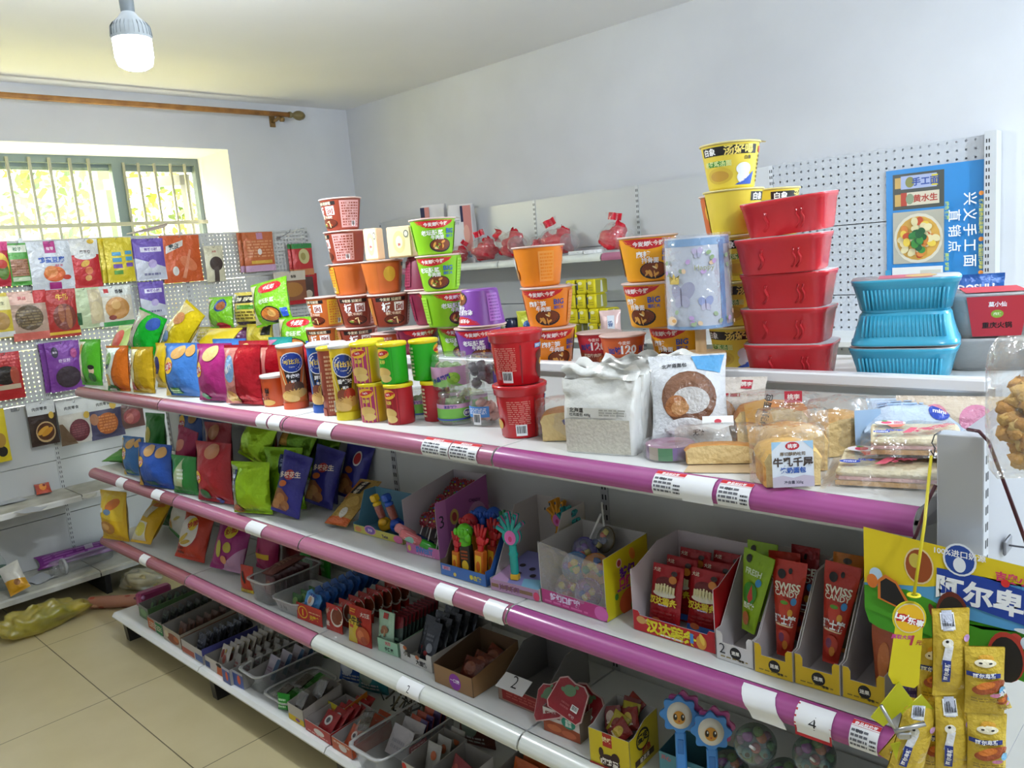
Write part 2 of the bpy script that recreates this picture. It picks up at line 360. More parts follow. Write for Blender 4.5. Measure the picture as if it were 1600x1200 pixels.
# hanging LED bulb
bl = thing('light_bulb', 'lit white LED bulb hanging from the ceiling', 'light bulb', (1.50, -.156, 2.30))
MB().lathe([(0, 0), (.03, .002), (.047, .012), (.053, .035), (.0535, .085)], 28, mat('f4f8ff', 'glow'), close=False).build('diffuser', bl)
m = MB(); pr = [(.0545, .085), (.056, .09), (.054, .115), (.046, .13), (.03, .145), (.0185, .16)]
m.lathe(pr, 28, 'c3ccd2', close=False)
for i in range(28): a = 2 * pi * i / 28; m.add([(.0545 * cos(a), .0545 * sin(a), .09), (.058 * cos(a), .058 * sin(a), .093), (.055 * cos(a), .055 * sin(a), .12), (.046 * cos(a), .046 * sin(a), .132)], [(0, 1, 2, 3), (3, 2, 1, 0)], 'b4bdc4')
m.build('heat_sink', bl)
MB().lathe([(.0185, .16), (.0195, .165), (.0205, .2), (.021, .24), (.017, .262), (.006, .268)], 18, '8d979c').build('socket', bl)
MB().tube([(0, 0, .265), (.003, 0, .4), (0, 0, .53)], .0035, 'd8d8d4', 6).build('cord', [c for c in bl.children if c.name.startswith('socket')][0])
lamp('bulb_light', 'POINT', (1.50, -.156, 2.235), 32, (.86, .94, 1), .05)

# ================================================================ main gondola
white = noisy('shelf_enamel', 'd9d9d6', 'e4e4e2', 3, .4); grey = mat('c9c9cb', 'steel')
stripm = {}
def strip_mat(c1, c2, nm):
    m = bpy.data.materials.new(nm); m.use_nodes = True; t = m.node_tree; b = t.nodes['Principled BSDF']; tc = t.nodes.new('ShaderNodeTexCoord')
    w_ = t.nodes.new('ShaderNodeTexWave'); w_.bands_direction = 'Z'; w_.inputs['Scale'].default_value = 40; w_.inputs['Distortion'].default_value = 1.2; w_.inputs['Detail Scale'].default_value = .3
    cr = t.nodes.new('ShaderNodeValToRGB'); cr.color_ramp.elements[0].color = lin(c1); cr.color_ramp.elements[1].color = lin(c2)
    mp = t.nodes.new('ShaderNodeMapping'); mp.inputs['Scale'].default_value = (.05, 1, 1)
    t.links.new(tc.outputs['Object'], mp.inputs[0]); t.links.new(mp.outputs[0], w_.inputs[0]); t.links.new(w_.outputs[0], cr.inputs[0]); t.links.new(cr.outputs[0], b.inputs['Base Color'])
    b.inputs['Roughness'].default_value = .22; return m
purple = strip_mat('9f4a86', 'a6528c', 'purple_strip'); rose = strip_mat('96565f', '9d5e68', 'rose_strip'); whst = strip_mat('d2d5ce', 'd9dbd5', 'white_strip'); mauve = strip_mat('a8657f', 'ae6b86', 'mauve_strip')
Z1, Z2, Z3, ZB = 1.2405, .856, .5300, .148
YB, BAY = .40, .9
LIP = [(.0, 0), (-.004, .010), (-.004, .018), (.001, .028), (.010, .036), (.0216, .0395), (.03, .0395)]
posw = ('far left', 'second from the left', 'third from the left', 'right-hand')
for lv, (zt_, nm) in enumerate(((Z1, 'top'), (Z2, 'second'), (Z3, 'third'))):
    for k in range(4):
        sm = rose if k == 0 else (whst if (lv == 2 and k >= 2) else (mauve if k < 3 else purple)); nmS = {rose: 'rose', whst: 'white', mauve: 'pinkish', purple: 'purple'}[sm]  # mauve on the middle bays: purple paled by reflected light, put into the colour
        x0 = k * BAY + .003; x1 = (k + 1) * BAY - .003; zl = zt_ - .0385
        sh = thing('gondola_shelf', f'white shelf with {nmS} strip, {nm} level of the gondola, {posw[k]} section', 'shelf', (x0, 0, zl), group='gondola shelves')
        L = x1 - x0
        m = MB(); m.box(0, .02, .012, L, YB - .012, .0385, white); m.box(0, .02, -.012, L, .03, .02, white); m.build('deck', sh)
        m = MB(); m.add([(x, y, z) for x in (0, L) for y, z in LIP], [[i, i + 1, i + 8, i + 7] for i in range(6)], sm, True)
        m.add([(x, y + .004, z - .001) for x in (0, L) for y, z in LIP], [[i + 7, i + 8, i + 1, i] for i in range(6)], white, True); m.build('price_strip', sh)
        for xx in (.006, L - .009): m = MB(); m.panel([(.03, .0), (.385, -.07), (.385, .012), (.03, .012)], (xx, 0, 0), (0, 1, 0), (0, 0, 1), .003, grey); m.build('bracket', sh)
gf = thing('gondola', 'white steel frame of the long two-sided gondola with its back panels', 'gondola')
for k in range(4):
    m = MB()
    for za, zb_ in ((.15, .49), (.494, .80), (.804, 1.10), (1.104, 1.335)): m.box(k * BAY + .012, YB, za, (k + 1) * BAY - .012, YB + .012, zb_, white)
    m.build('back_panel', gf)
    m = MB(); L0 = k * BAY + .003; L1 = (k + 1) * BAY - .003
    m.add([(x, y, z) for x in (L0, L1) for y, z in ((-.006, .128), (-.0066, .134), (.004, .147), (.012, .148), (YB, .148), (YB, .128))], [[0, 6, 7, 1], [1, 7, 8, 2], [2, 8, 9, 3], [3, 9, 10, 4], [5, 4, 10, 11], [0, 5, 11, 6], [0, 1, 2, 3, 4, 5], [11, 10, 9, 8, 7, 6]], white); m.build('base_deck', gf)
    MB().rbox(k * BAY, YB - .012, 1.352, (k + 1) * BAY, YB + .02, 1.378, mat('eeeef0', 'steel'), .004).build('top_rail', gf)
    MB().box(k * BAY + .003, YB + .03, 1.325, (k + 1) * BAY - .003, YB + .42, 1.35, white).build('rear_shelf', gf)
dk = mat('26262a', 'steel')  # black feet; also flat slots, the shade inside the holes put into the colour
for k in range(5):
    x = k * BAY; m = MB(); m.box(x - .012, YB - .004, .0, x + .012, YB + .045, 1.36, grey)
    for j in range(40): m.box(x - .007, YB - .0048, .2 + j * .028, x - .003, YB - .003, .214 + j * .028, dk); m.box(x + .003, YB - .0048, .2 + j * .028, x + .007, YB - .003, .214 + j * .028, dk)
    m.build('upright', gf)
    m = MB(); xf = min(max(x + .02, .03), 3.57); m.panel([(.04, 0), (.40, 0), (.40, .128), (.03, .128)], (xf + .02, 0, 0), (0, 1, 0), (0, 0, 1), .04, dk); m.build('foot', gf)
# end unit at the near end of the gondola
eu = thing('end_display_panel', 'grey slotted post and panel closing the near end of the gondola', 'display panel', (3.63, -.004, 0))
m = MB(); m.rbox(0, 0, .0, .061, .03, 1.366, mat('c2c3c7', 'steel'), .0015)
for j in range(46): m.box(.0605, .011, .2 + j * .025, .0615, .015, .212 + j * .025, dk); m.box(.0605, .020, .2 + j * .025, .0615, .024, .212 + j * .025, dk)
m.build('post', eu)
m = MB(); m.rbox(0, .80, 0, .061, .83, 1.366, mat('c2c3c7', 'steel'), .0015); m.build('post', eu)
m = MB()
for za, zb_ in ((.15, .45), (.453, .76), (.763, 1.06), (1.063, 1.36)): m.box(.02, .031, za, .05, .80, zb_, mat('a6a6ab', 'steel'))
m.build('panel', eu)
m = MB(); m.box(-.002, -.002, .0, .40, .83, .14, mat('b4b4b6', 'steel')); m.build('base_deck', eu)
def wire_hook(label, loc, L, rz=0, cat='hook', col='77777c'):
    t_ = thing('peg_hook', label, cat, loc, (0, 0, rz), 'wire peg hooks')
    m = MB(); m.tube([(0, 0, 0), (L * .9, 0, .004), (L, 0, .02)], .0016, col, 6); m.build('prong', t_)
    m = MB(); m.rbox(-.002, -.02, -.012, .003, .02, .012, col, .002); m.build('back_plate', t_); return t_
wire_hook('long bare wire hook on the end panel, right of the post', (3.685, .16, 1.155), .24, R(0))
wire_hook('lower bare wire hook on the end panel, right of the post', (3.685, .10, 1.075), .2, R(8))

# ================================================================ wall units
pegL = holes('pegboard_left', 'c6c7c6', 1, .0254, .0052); pegR = holes('pegboard_right', 'c2c6cd', 0, .034, .0046)
pl = mat('c9cac9', 'steel'); XP = -1.05
lu = thing('window_wall_unit', 'white shelving unit with pegboard back under the window', 'shelving')
ZS = (.15, .42, .735, 1.075, 1.375, 1.675, 1.975); YL = (-1.62, -.72, .18, 1.08, 1.98)
for k in range(4):
    for i in range(6):
        m = MB(); m.box(XP - .012, YL[k] + .012, ZS[i] + .002, XP, YL[k + 1] - .012, ZS[i + 1] - .002, pegL if i >= 3 else pl); m.build('pegboard' if i >= 3 else 'back_panel', lu)
for y in YL:
    m = MB(); m.box(XP - .045, y - .012, 0, XP + .003, y + .012, 1.985, pl)
    for j in range(64): m.box(XP + .002, y - .006, .18 + j * .028, XP + .0038, y - .003, .194 + j * .028, dk); m.box(XP + .002, y + .003, .18 + j * .028, XP + .0038, y + .006, .194 + j * .028, dk)
    m.build('upright', lu)
dust = noisy('dusty_deck', 'a9a89c', 'c9c8c0', 9, .7)
for k in range(3):
    m = MB(); y0, y1 = YL[k] + .003, YL[k + 1] - .003
    m.box(XP, y0, .132, -.675, y1, .15, dust).add([(x, y, z) for y in (y0, y1) for x, z in ((-.675, .15), (-.66, .143), (-.66, .118), (-.675, .118))], [[0, 1, 5, 4], [1, 2, 6, 5], [2, 3, 7, 6]], dust); m.build('base_deck', lu)
    m = MB(); m.box(XP, y0, .545, -.765, y1, .57, dust).add([(x, y, z) for y in (y0, y1) for x, z in ((-.765, .57), (-.75, .564), (-.75, .54), (-.765, .54))], [[0, 1, 5, 4], [1, 2, 6, 5], [2, 3, 7, 6]], white); m.build('shelf', lu)
    m = MB(); m.panel([(.0, 0), (.36, 0), (.37, .13), (.0, .13)], (XP, y0 + .02, 0), (1, 0, 0), (0, 0, 1), .03, dk); m.build('foot', lu)
bu = thing('long_wall_unit', 'white shelving unit along the long wall behind the noodle bowls', 'shelving')
XB = (-.80, -.05, .70, 1.44, 2.2, 3.12); YP = 2.45
for k in range(5):
    for za, zb_ in ((.15, .50), (.504, .80), (.804, 1.07), (1.074, 1.369), (1.373, 1.68), (1.684, 1.985)):
        m = MB(); m.box(XB[k] + .01, YP, za, XB[k + 1] - .01, YP + .01, zb_, pegR if (k == 4 and za > 1) else mat('c6c8cb', 'steel')); m.build('pegboard' if (k == 4 and za > 1) else 'back_panel', bu)
for x in XB:
    ww = .022 if x > 3 else .010; m = MB(); m.box(x - ww, YP - (.03 if x > 3 else .003), 0, x + ww * .9, YP + .045, 1.995 if x > 3 else 1.985, mat('cdd0d4', 'steel'))
    yy = YP - (.0308 if x > 3 else .0038)
    for j in range(64):
        for dx in ((-.016, -.007) if x > 3 else (-.006, .003)): m.box(x + dx, yy, .2 + j * .0278, x + dx + .004, yy + .003, .214 + j * .0278, dk)
    m.build('upright', bu)
for k in range(5):
    x0, x1 = XB[k] + .003, XB[k + 1] - .003
    m = MB(); m.box(x0, 2.115, 1.622, x1, YP, 1.645, white); m.build('shelf', bu) if k < 4 else None
    m = MB(); m.add([(x, y + 2.10, z + 1.607) for x in (x0, x1) for y, z in LIP], [[i, i + 1, i + 8, i + 7] for i in range(6)], whst if k in (1, 2) else mauve, True); m.build('price_strip', bu) if k < 4 else None
    m = MB(); m.box(x0, 2.06, 1.19, x1, YP, 1.21, white); m.build('shelf', bu)
    m = MB(); m.box(x0, 1.98, .12, x1, YP, .15, white); m.build('base_deck', bu)

# ================================================================ builders of goods
class BagS:
    def __init__(s, w, h, d, seed=0, bend=0, fold=1, taper=1):
        q = random.Random(seed); s.taper = taper; s.W = w / 2; s.H = h; s.d = d; s.bend = bend; s.fold = fold; s.ph = [q.uniform(0, 6.28) for _ in range(6)]; s.k = [q.uniform(.8, 1.3) for _ in range(4)]
    def pt(s, u, v, sg, off):
        c = .05; t = min(1, max(0, (v - c) / (1 - 2 * c))); p = max(0, sin(pi * t ** .88)) ** .6
        e = max(0, 1 - abs(u) ** 2.6) ** .8
        wr = sin(7 * s.k[0] * u + 9 * v + s.ph[0]) * .4 + sin(15 * v * s.k[1] - 5 * u + s.ph[1]) * .3
        fo = sin(11 * s.k[2] * u + s.ph[2] + sg) * (exp(-(t / .16) ** 2) + exp(-((1 - t) / .16) ** 2)) * s.fold
        th = s.d / 2 * p * e * (1 + .10 * wr) + s.d * .045 * fo * e * p ** .5 + .0012
        return V((u * s.W * (1 - .08 * p * min(1, s.d / .05)) * (s.taper + (1 - s.taper) * min(1, v * 1.15)), sg * (th + off) + s.bend * s.H * v * v, v * s.H))
    def __call__(s, u, v, off): return s.pt(u, v, -1, off)
def bag_mesh(w, h, d, base, shapes=(), back=None, seed=0, kind='bag', bend=0, fold=1, seal=None, taper=1):
    S = BagS(w, h, d, seed, bend, fold, taper); m = MB(); nu, nv = (14, 20) if max(w, h) > .12 else (10, 12)
    m.grid(lambda a, b: S.pt(2 * a - 1, b, -1, 0), nu, nv, mat(base, kind))
    m.grid(lambda a, b: S.pt(2 * a - 1, b, 1, 0), nu, nv, mat(back or base, kind), flip=True)
    if seal: deco(m, S, [('r', -1, .95, 1, 1, seal), ('r', -1, 0, 1, .05, seal)], .0008, 0, kind)
    deco(m, S, shapes, .0016, .00035, kind)
    for k in range(5):                                    # crimp ridges on the two seals
        for v0 in (.006 + k * .0085, .958 + k * .0085): pass
    return m
def frame_of(yaw, tilt, roll): return Matrix.Rotation(yaw, 3, 'Z') @ Matrix.Rotation(-tilt, 3, 'X') @ Matrix.Rotation(roll, 3, 'Y')
SEED = [0]
def bag(label, u, vb, vt, wpx, z=None, base='cc2222', shapes=(), d=.06, yaw=0, tilt=6, roll=0, Y=None, X=None, P=None, kind='bag', name='snack_bag', cat='snack bag', group=None, h=None, w=None, back=None, bend=0, lift=.001, seal=None, fold=1, taper=1):
    """a soft pack: u, vb = where its bottom middle is seen, vt = where its top is seen, wpx = seen width in pixels"""
    SEED[0] += 1
    if P is None:
        P = at(u, vb, X=X) if X is not None else at(u, vb, Y=Y) if Y is not None else at(u, vb, Z=z)
    P = V(P)
    if z is not None: P.z = z + lift
    yw, tl, rl = R(yaw), R(tilt), R(roll); M = frame_of(yw, tl, rl); a = M @ V((0, 0, 1)); xa = M @ V((1, 0, 0)); n = M @ V((0, 1, 0))
    if h is None: h = solve(P, a, vt)
    if w is None: w = max(.02, (wpx * dep(P) / F - abs(RT.dot(n)) * d * .12) / max(.35, abs(RT.dot(xa))))
    if z is not None and lift < .01: P.z += d * .40 * abs(sin(tl)) + w * .45 * abs(sin(rl))
    o = bag_mesh(w, h, d, base, shapes, back, SEED[0], kind, bend, fold, seal, taper).build(name, None, P)
    o.rotation_mode = 'YXZ'; o.rotation_euler = (-tl, rl, yw)
    return tag(o, label, cat, group)
def lays(cu=-.42, cv=.6, s=1, c='d8a858'):
    return [('e', cu, cv, .34 * s, .15 * s, 'f2c230'), ('e', cu, cv - .02 * s, .33 * s, .07 * s, 'c8202c', .25), ('t', cu, cv - .015 * s, .03 * s, "Lay's", 'ffffff', .2)]
def chips(*ps): return [('e', x, y, .26, .12, c, a) for x, y, c, a in [(p + ('d9b26a', .3))[:4] if len(p) == 2 else p for p in ps]]

def face(P, turn=0): return atan2(CAM.y - P[1], CAM.x - P[0]) + pi / 2 + R(turn)

def food_disc(cu, cv, ru, rv, c1='7a3a1c', c2='e0a24a', c3='6fa030', rim='26222a', seed=0):
    q = random.Random(seed); o = [('e', cu, cv, ru, rv, rim), ('e', cu, cv + rv * .08, ru * .9, rv * .82, c1)]
    for i in range(9):
        a = q.uniform(0, 6.28); r = q.uniform(.1, .6); o.append(('e', cu + ru * r * cos(a), cv + rv * r * sin(a), ru * q.uniform(.12, .3), rv * q.uniform(.08, .2), q.choice((c2, c2, c3, c1, 'f0d9a0')), q.uniform(0, 3)))
    return o
def bowl_mesh(kind):
    r1, r0, h = .072, .055, .1125
    K = {'green': ('86c41c', 'c8222c', '老坛酸菜', '牛肉面'), 'purple': ('7d3f9e', 'c8222c', '老坛酸菜', '牛肉面'), 'orange': ('f08a1c', 'c8222c', '麻辣笋', '牛肉面'), 'yellow': ('f2a81c', 'c8222c', '麻辣', '排骨面'),
         'maroon': ('7a1f3c', 'c8222c', '酸辣', '豚骨面'), 'red120': ('b3202c', 'c8222c', '', ''), 'or120': ('c9582c', 'b8432a', '', ''), 'brown': ('8c3a26', '', '', ''), 'tan': ('c96a2c', '', '', ''), 'soup': ('ecd34a', '', '', '')}[kind]
    m = MB(); base = K[0]
    S = Cone(r0 + .001, r1 - .001, .006, h - .008, -pi / 2, 2 * pi)
    m.lathe([(r0 - .004, 0), (r0, .003), (r0 + .001, .006), (r1 - .001, h - .008), (r1, h - .004)], 40, base, close=True)
    d = []
    if kind in ('green', 'purple', 'orange', 'yellow', 'maroon'):
        lt = {'green': 'a6d944', 'purple': 'a569c4', 'orange': 'f4a24c', 'yellow': 'f6bd46', 'maroon': '8d3550'}[kind]
        d += [('p', [(-.32, 1), (.32, 1), (.27, .9), (.14, .78), (0, .74), (-.14, .78), (-.27, .9)], K[1]), ('t', -.07, .88, .013, '今麦郎', 'ffffff'), ('t', .1, .89, .013, '大今野', 'f6e6da')]
        d += food_disc(.08, .22, .19, .22, seed=len(kind))
        d += [('t', -.05, .62, .017, K[2], 'ffffff'), ('t', .03, .47, .014, K[3], 'ffffff'), ('t', .25, .66, .02, 'BIG', '2a52b4'), ('t', .25, .5, .01, '面饼大', '2a52b4')]
        d += [('r', .42, .06, .68, .94, lt), ('l', .44, .1, .66, .9, 9, base), ('b', .6, .2, .017, .02), ('r', -.66, .08, -.45, .92, lt), ('l', -.64, .12, -.47, .88, 8, base)]
        d += [('e', .86, .6, .07, .2, 'e8e4e8'), ('e', .9, .3, .08, .16, 'b08450')]
    elif kind in ('red120', 'or120'):
        d += [('p', [(-.42, .93), (.42, .93), (.42, .52), (0, .42), (-.42, .5)], 'c02332' if kind == 'red120' else 'd2622e'), ('t', -.05, .86, .012, '今麦郎', 'f6e0d8'), ('t', -.2, .62, .024, '面饼', '23388c', 0, .03), ('t', .02, .64, .036, '120', 'ffffff', 0, .035), ('t', .24, .62, .024, '克', '23388c', 0, .03)]
        d += [('p', [(-.42, .44), (0, .36), (.42, .46), (.42, .02), (-.42, .02)], '8a3c22'), ('t', -.1, .33, .013, '红烧牛肉面', 'f4e2c8')] + food_disc(.15, .18, .2, .16, 'b06038', 'd08a50', '7fae3a', '8a3c22', 5)
        d += [('r', .5, .05, .8, .95, 'd8846a'), ('l', .52, .1, .78, .9, 9, base), ('b', .65, .25, .017, .02)]
    elif kind in ('brown', 'tan'):
        lt = 'cf9a96' if kind == 'brown' else 'd9aa2c'
        d += [('r', -.3, .84, .2, .97, '221c1c'), ('t', -.05, .905, .011, '今麦郎 拉面范', 'f0e0c0'), ('t', -.13, .64, .032, '板', 'ffffff', 0, .03), ('r', .0, .5, .17, .8, 'ffffff'), ('t', .085, .65, .028, '面', '8c3a26', 0, .03), ('t', -.02, .42, .011, '香辣牛肉味', 'f4dcc4')]
        d += food_disc(0, .2, .2, .17, '6a2a18', 'a8502c', '7a9a3a', '3a1c14', 3)
        d += [('r', .27, .03, .62, .97, lt), ('l', .3, .08, .6, .92, 9, base), ('b', .5, .16, .015, .018), ('r', -.75, .03, -.38, .97, 'd06a34' if kind == 'tan' else 'b86a2c'), ('e', -.56, .6, .1, .26, 'e2b23c')]
    else:
        d += [('r', -.42, .76, .3, .98, '1e1a18'), ('t', -.3, .87, .018, '白象', 'ffffff', 0, .03), ('t', .06, .87, .024, '汤好喝', 'f3dc74', 0, .03), ('r', -.35, .5, -.1, .63, '3f8f2e'), ('t', -.22, .565, .015, '老母鸡汤面', 'e8f4a8'), ('t', .17, .67, .01, '白象', '50482c')]
        d += [('e', -.2, .27, .18, .2, 'd8b840'), ('e', -.2, .26, .13, .13, 'c89a3c'), ('e', .12, .4, .1, .15, 'e4e8ec'), ('e', .12, .2, .09, .16, 'dfe3e6'), ('p', [(0, .02), (.24, .02), (.28, .35), (.18, .2)], '2f58b8'), ('r', .36, .8, .56, .94, 'd05a50'), ('l', .36, .06, .58, .76, 7, '6a5c20'), ('r', .62, .04, .9, .96, 'f0dc6c'), ('l', .64, .08, .88, .92, 11, '9a8830'), ('b', .7, .3, .016, .026)]
    deco(m, S, d, .0004, .00012)
    m2 = MB(); rimc = {'soup': 'ddcf8a'}.get(kind, 'd9bdb4'); m2.lathe([(r1, h - .005), (r1 + .003, h - .0045), (r1 + .0042, h - .002), (r1 + .003, h), (r1 - .006, h + .0006), (0, h + .0012)], 40, rimc, close=False)
    m2.add([((r1 - .004) * cos(a), (r1 - .004) * sin(a), h + .0012) for a in (-.25, .25)] + [((r1 + .016) * cos(a), (r1 + .016) * sin(a), h - .003) for a in (.12, -.12)], [(0, 3, 2, 1)], rimc)
    return m, m2
BOWL = {}
BNAME = {'green': 'lime green', 'purple': 'purple', 'orange': 'orange', 'yellow': 'amber yellow', 'maroon': 'maroon', 'red120': 'dark red', 'or120': 'rust orange', 'brown': 'dark brown', 'tan': 'orange and mustard', 'soup': 'pale yellow'}
def bowl(kind, label, u, v, z, turn=0, Y=.49, X=None, flip=False, tilt=(0, 0), sc=1):
    P = at(u, v, Y=Y) if X is None else V((X, Y, 0)); P.z = z + .0006
    if kind not in BOWL:
        a, b = bowl_mesh(kind); t_ = thing('noodle_bowl', label, 'instant noodles', P, group='instant noodle bowls'); a.build('bowl', t_); b.build('lid', t_); BOWL[kind] = t_; o = t_
    else: o = dup(BOWL[kind], label)
    o.location = P; o.scale = (sc,) * 3
    if flip: o.location = P + V((0, 0, .1142 * sc)); o.rotation_euler = (pi + tilt[0], tilt[1], face(P, turn))
    else: o.rotation_euler = (tilt[0], tilt[1], face(P, turn))
    return o

def carton(label, A, B, z, hf, hb, d, outer, inner='d8d2cc', name='display_carton', cat='carton', notch=None, front=(), side=None, shape='slope', rside=(), group=None, back=True, sf=None, lside=(), hs=None):
    """open-topped card tray. A, B = pixels of the front bottom corners; hf/hb front and back heights; d depth"""
    pa, pb = at(A[0], A[1], Z=z), at(B[0], B[1], Z=z); w_ = (pb - pa).length; yw = atan2((pb - pa).y, (pb - pa).x) * .4
    t_ = thing(name, label, cat, (pa + pb) / 2 + V((0, 0, .001)), (0, 0, yw), group); t_['w'] = w_
    m = MB(); hw = w_ / 2; T = .0016; hs = hs or hf
    if notch: nx, nz = notch; poly = [(-hw, 0), (hw, 0), (hw, hs), (hw - nx, hs), (hw - nx - .004, hs - .006), (hw - nx - .004, nz), (-hw + nx + .004, nz), (-hw + nx + .004, hs - .006), (-hw + nx, hs), (-hw, hs)]
    else: poly = [(-hw, 0), (hw, 0), (hw, hf), (-hw, hf)]
    m.panel(poly, (0, 0, 0), (1, 0, 0), (0, 0, 1), T, outer, inner)
    f = sf or (hs if notch else hf)
    sp = [(0, 0), (d, 0), (d, hb), (d * .55, hb), (.02, f), (0, f)] if shape == 'slope' else [(0, 0), (d, 0), (d, hb), (0, f)]
    m.panel([(y, zz) for y, zz in sp], (hw, 0, 0), (0, 1, 0), (0, 0, 1), T, side or outer, inner)
    m.panel([(-y, zz) for y, zz in sp][::-1], (-hw, 0, 0), (0, -1, 0), (0, 0, 1), T, side or outer, inner)
    if back: m.panel([(-hw, 0), (hw, 0), (hw, hb), (-hw, hb)], (0, d, 0), (-1, 0, 0), (0, 0, 1), T, side or outer, inner)
    m.box(-hw + T, T, 0, hw - T, d - T, .0015, inner)
    if front: deco(m, Flat((0, 0, 0), (1, 0, 0), (0, 0, 1), w_, hf), front, .0004, .0002, 'paper')
    if rside: deco(m, Flat((hw, d / 2, 0), (0, 1, 0), (0, 0, 1), d, hb), rside, .0004, .0002, 'paper')
    m.build('tray', t_); del t_['w']
    return t_, w_, (pa + pb) / 2, yw
def inside(mid, yw, x, y, z=0): return mid + V((x * cos(yw) - y * sin(yw), x * sin(yw) + y * cos(yw), z))
def sachet(label, P, yw, w, h, t, base, shapes=(), tilt=12, roll=0, name='snack_sachet', cat='sachet', group=None, kind='bag', back=None, proto=None, yaw=0, taper=1):
    if proto is not None:
        o = dup(proto, label, P)
    else:
        SEED[0] += 1; o = bag_mesh(w, h, t, base, shapes, back, SEED[0], kind, taper=taper).build(name); tag(o, label, cat, group); o.location = P; o.rotation_mode = 'YXZ'
    o.rotation_euler = (-R(tilt), R(roll), yw + R(yaw)); return o
def ptag(label, u0, u1, lv, red=True, txt='', v=None, blank=False, hang=0, name='price_tag', ang=0, full=1.0, border=None):
    """paper price tag lying on a shelf's front strip between two pixels"""
    z = (Z1, Z2, Z3)[lv] - .0385; m = MB()
    x0 = at(u0, v, Y=0)[0]; x1 = at(u1, v, Y=0)[0]; off = .0022
    P_ = [(y - off, zz + off * .4) for y, zz in LIP[(0 if full >= 1 else 1):6]]
    if hang: P_ = [(P_[0][0] + .0005, -hang)] + P_
    L = len(P_); w_ = x1 - x0
    m.add([(x + ang * (zz - .02), y, zz) for x in (-w_ / 2, w_ / 2) for y, zz in P_], [[i, i + L, i + L + 1, i + 1] for i in range(L - 1)], 'e9e9ea', True)
    m.add([(x + ang * (zz - .02), y + .0006, zz) for x in (-w_ / 2, w_ / 2) for y, zz in P_], [[i + 1, i + L + 1, i + L, i] for i in range(L - 1)], 'e9e9ea', True)
    sl = [0]
    for i in range(L - 1): sl.append(sl[-1] + sqrt((P_[i + 1][0] - P_[i][0]) ** 2 + (P_[i + 1][1] - P_[i][1]) ** 2))
    def S(u, vv, o):
        t_ = max(0, min(.9999, vv)) * sl[-1]; i = max(j for j in range(L - 1) if sl[j] <= t_); f = (t_ - sl[i]) / (sl[i + 1] - sl[i])
        dy, dz = P_[i + 1][0] - P_[i][0], P_[i + 1][1] - P_[i][1]; n_ = sl[i + 1] - sl[i]; y = P_[i][0] + dy * f - o * dz / n_; zz = P_[i][1] + dz * f + o * dy / n_
        return V((u * w_ / 2 + ang * (zz - .02), y, zz))
    s_ = type('S', (), {'__call__': lambda self, u, vv, o: S(u, vv, o), 'W': w_ / 2, 'H': .05 + hang})()
    if red: deco(m, s_, [('r', -1, .76, 1, .995, 'c8242c'), ('t', 0, .87, .0075, '商品标价签', 'ffffff'), ('l', -.9, .12, .3, .7, 4, '6a6a70'), ('l', .45, .12, .9, .5, 3, '44444a'), ('t', -.35, .62, .006, '零食', '3a3a40')], .0003, .0001, 'paper')
    if border: deco(m, s_, [('r', -1, 0, 1, .09, border), ('r', -1, 0, -.9, .95, border), ('r', .9, 0, 1, .5, border)], .0003, .0001, 'paper')
    if txt: deco(m, s_, [('t', 0, .5, .028 + hang * .25, txt, '202024', 0, -.005)], .0003, .0001, 'paper')
    o = m.build(name, None, ((x0 + x1) / 2, 0, z)); return tag(o, label, 'price tag', 'price tags on the shelf strips')

# ================================================================ packs hanging on the window-side pegboard
HG = 'snack packs hanging on the pegboard'
def hung(label, uL, uR, vT, vB, base, shapes=(), X=-1.0, layers=1, d=.018, kind='bag', hook=True, back=None, what=None, cols=None, tilt=-2):
    P = at((uL + uR) / 2, vB, X=X); n = V((1, 0, 0)); ya = V((0, 1, 0))
    y0 = at(uL, (vT + vB) / 2, X=X)[1]; y1 = at(uR, (vT + vB) / 2, X=X)[1]; w_ = y1 - y0; h = solve(P, V((0, 0, 1)), vT)
    for k in range(layers):
        q = P + V((-.012 * k, -.010 * k, .002 * k)); SEED[0] += 1
        o = bag_mesh(w_, h, d, (cols or [base] * 9)[k], shapes, back, SEED[0], kind, fold=.5).build('snack_pack', None, q, (R(tilt) * -1, 0, R(90)))
        tag(o, label if k == 0 else label + (', behind the first' if k == 1 else ', third one back'), 'snack pack', HG)
    if hook:
        t_ = thing('peg_hook', 'wire hook carrying the ' + (what or label), 'hook', (XP + .001, P[1], P[2] + h - .012), group='wire peg hooks')
        m = MB(); m.tube([(0, 0, 0), (.08, 0, .002), (.092, 0, .014)], .0016, '8d8d90', 6); m.build('prong', t_)
        m = MB(); m.rbox(0, -.016, -.01, .004, .016, .01, '9a9a9c', .001); m.build('back_plate', t_)
fd = food_disc
hung('red and pink pack at the left picture edge, top row', -16, 22, 378, 448, 'b8283c', [('r', -1, .8, 1, 1, 'd03a7c'), ('e', .3, .45, .6, .3, 'e0c040'), ('e', .3, .35, .5, .2, '5a7a2c'), ('e', .3, .5, .45, .1, 'c03a2c')], what='red and pink pack')
hung('green pack of brown seeds, top row', 18, 52, 380, 446, '4f9a3a', [('r', -.85, .78, .85, .95, 'dfe4d2'), ('t', 0, .86, .022, '松子', '2a6a2c'), ('r', -.8, .22, .85, .62, 'a8775a'), ('l', -.8, .24, .85, .6, 6, '8a5a40'), ('r', -.8, .1, .85, .2, 'cfe0c0')], what='green seed pack')
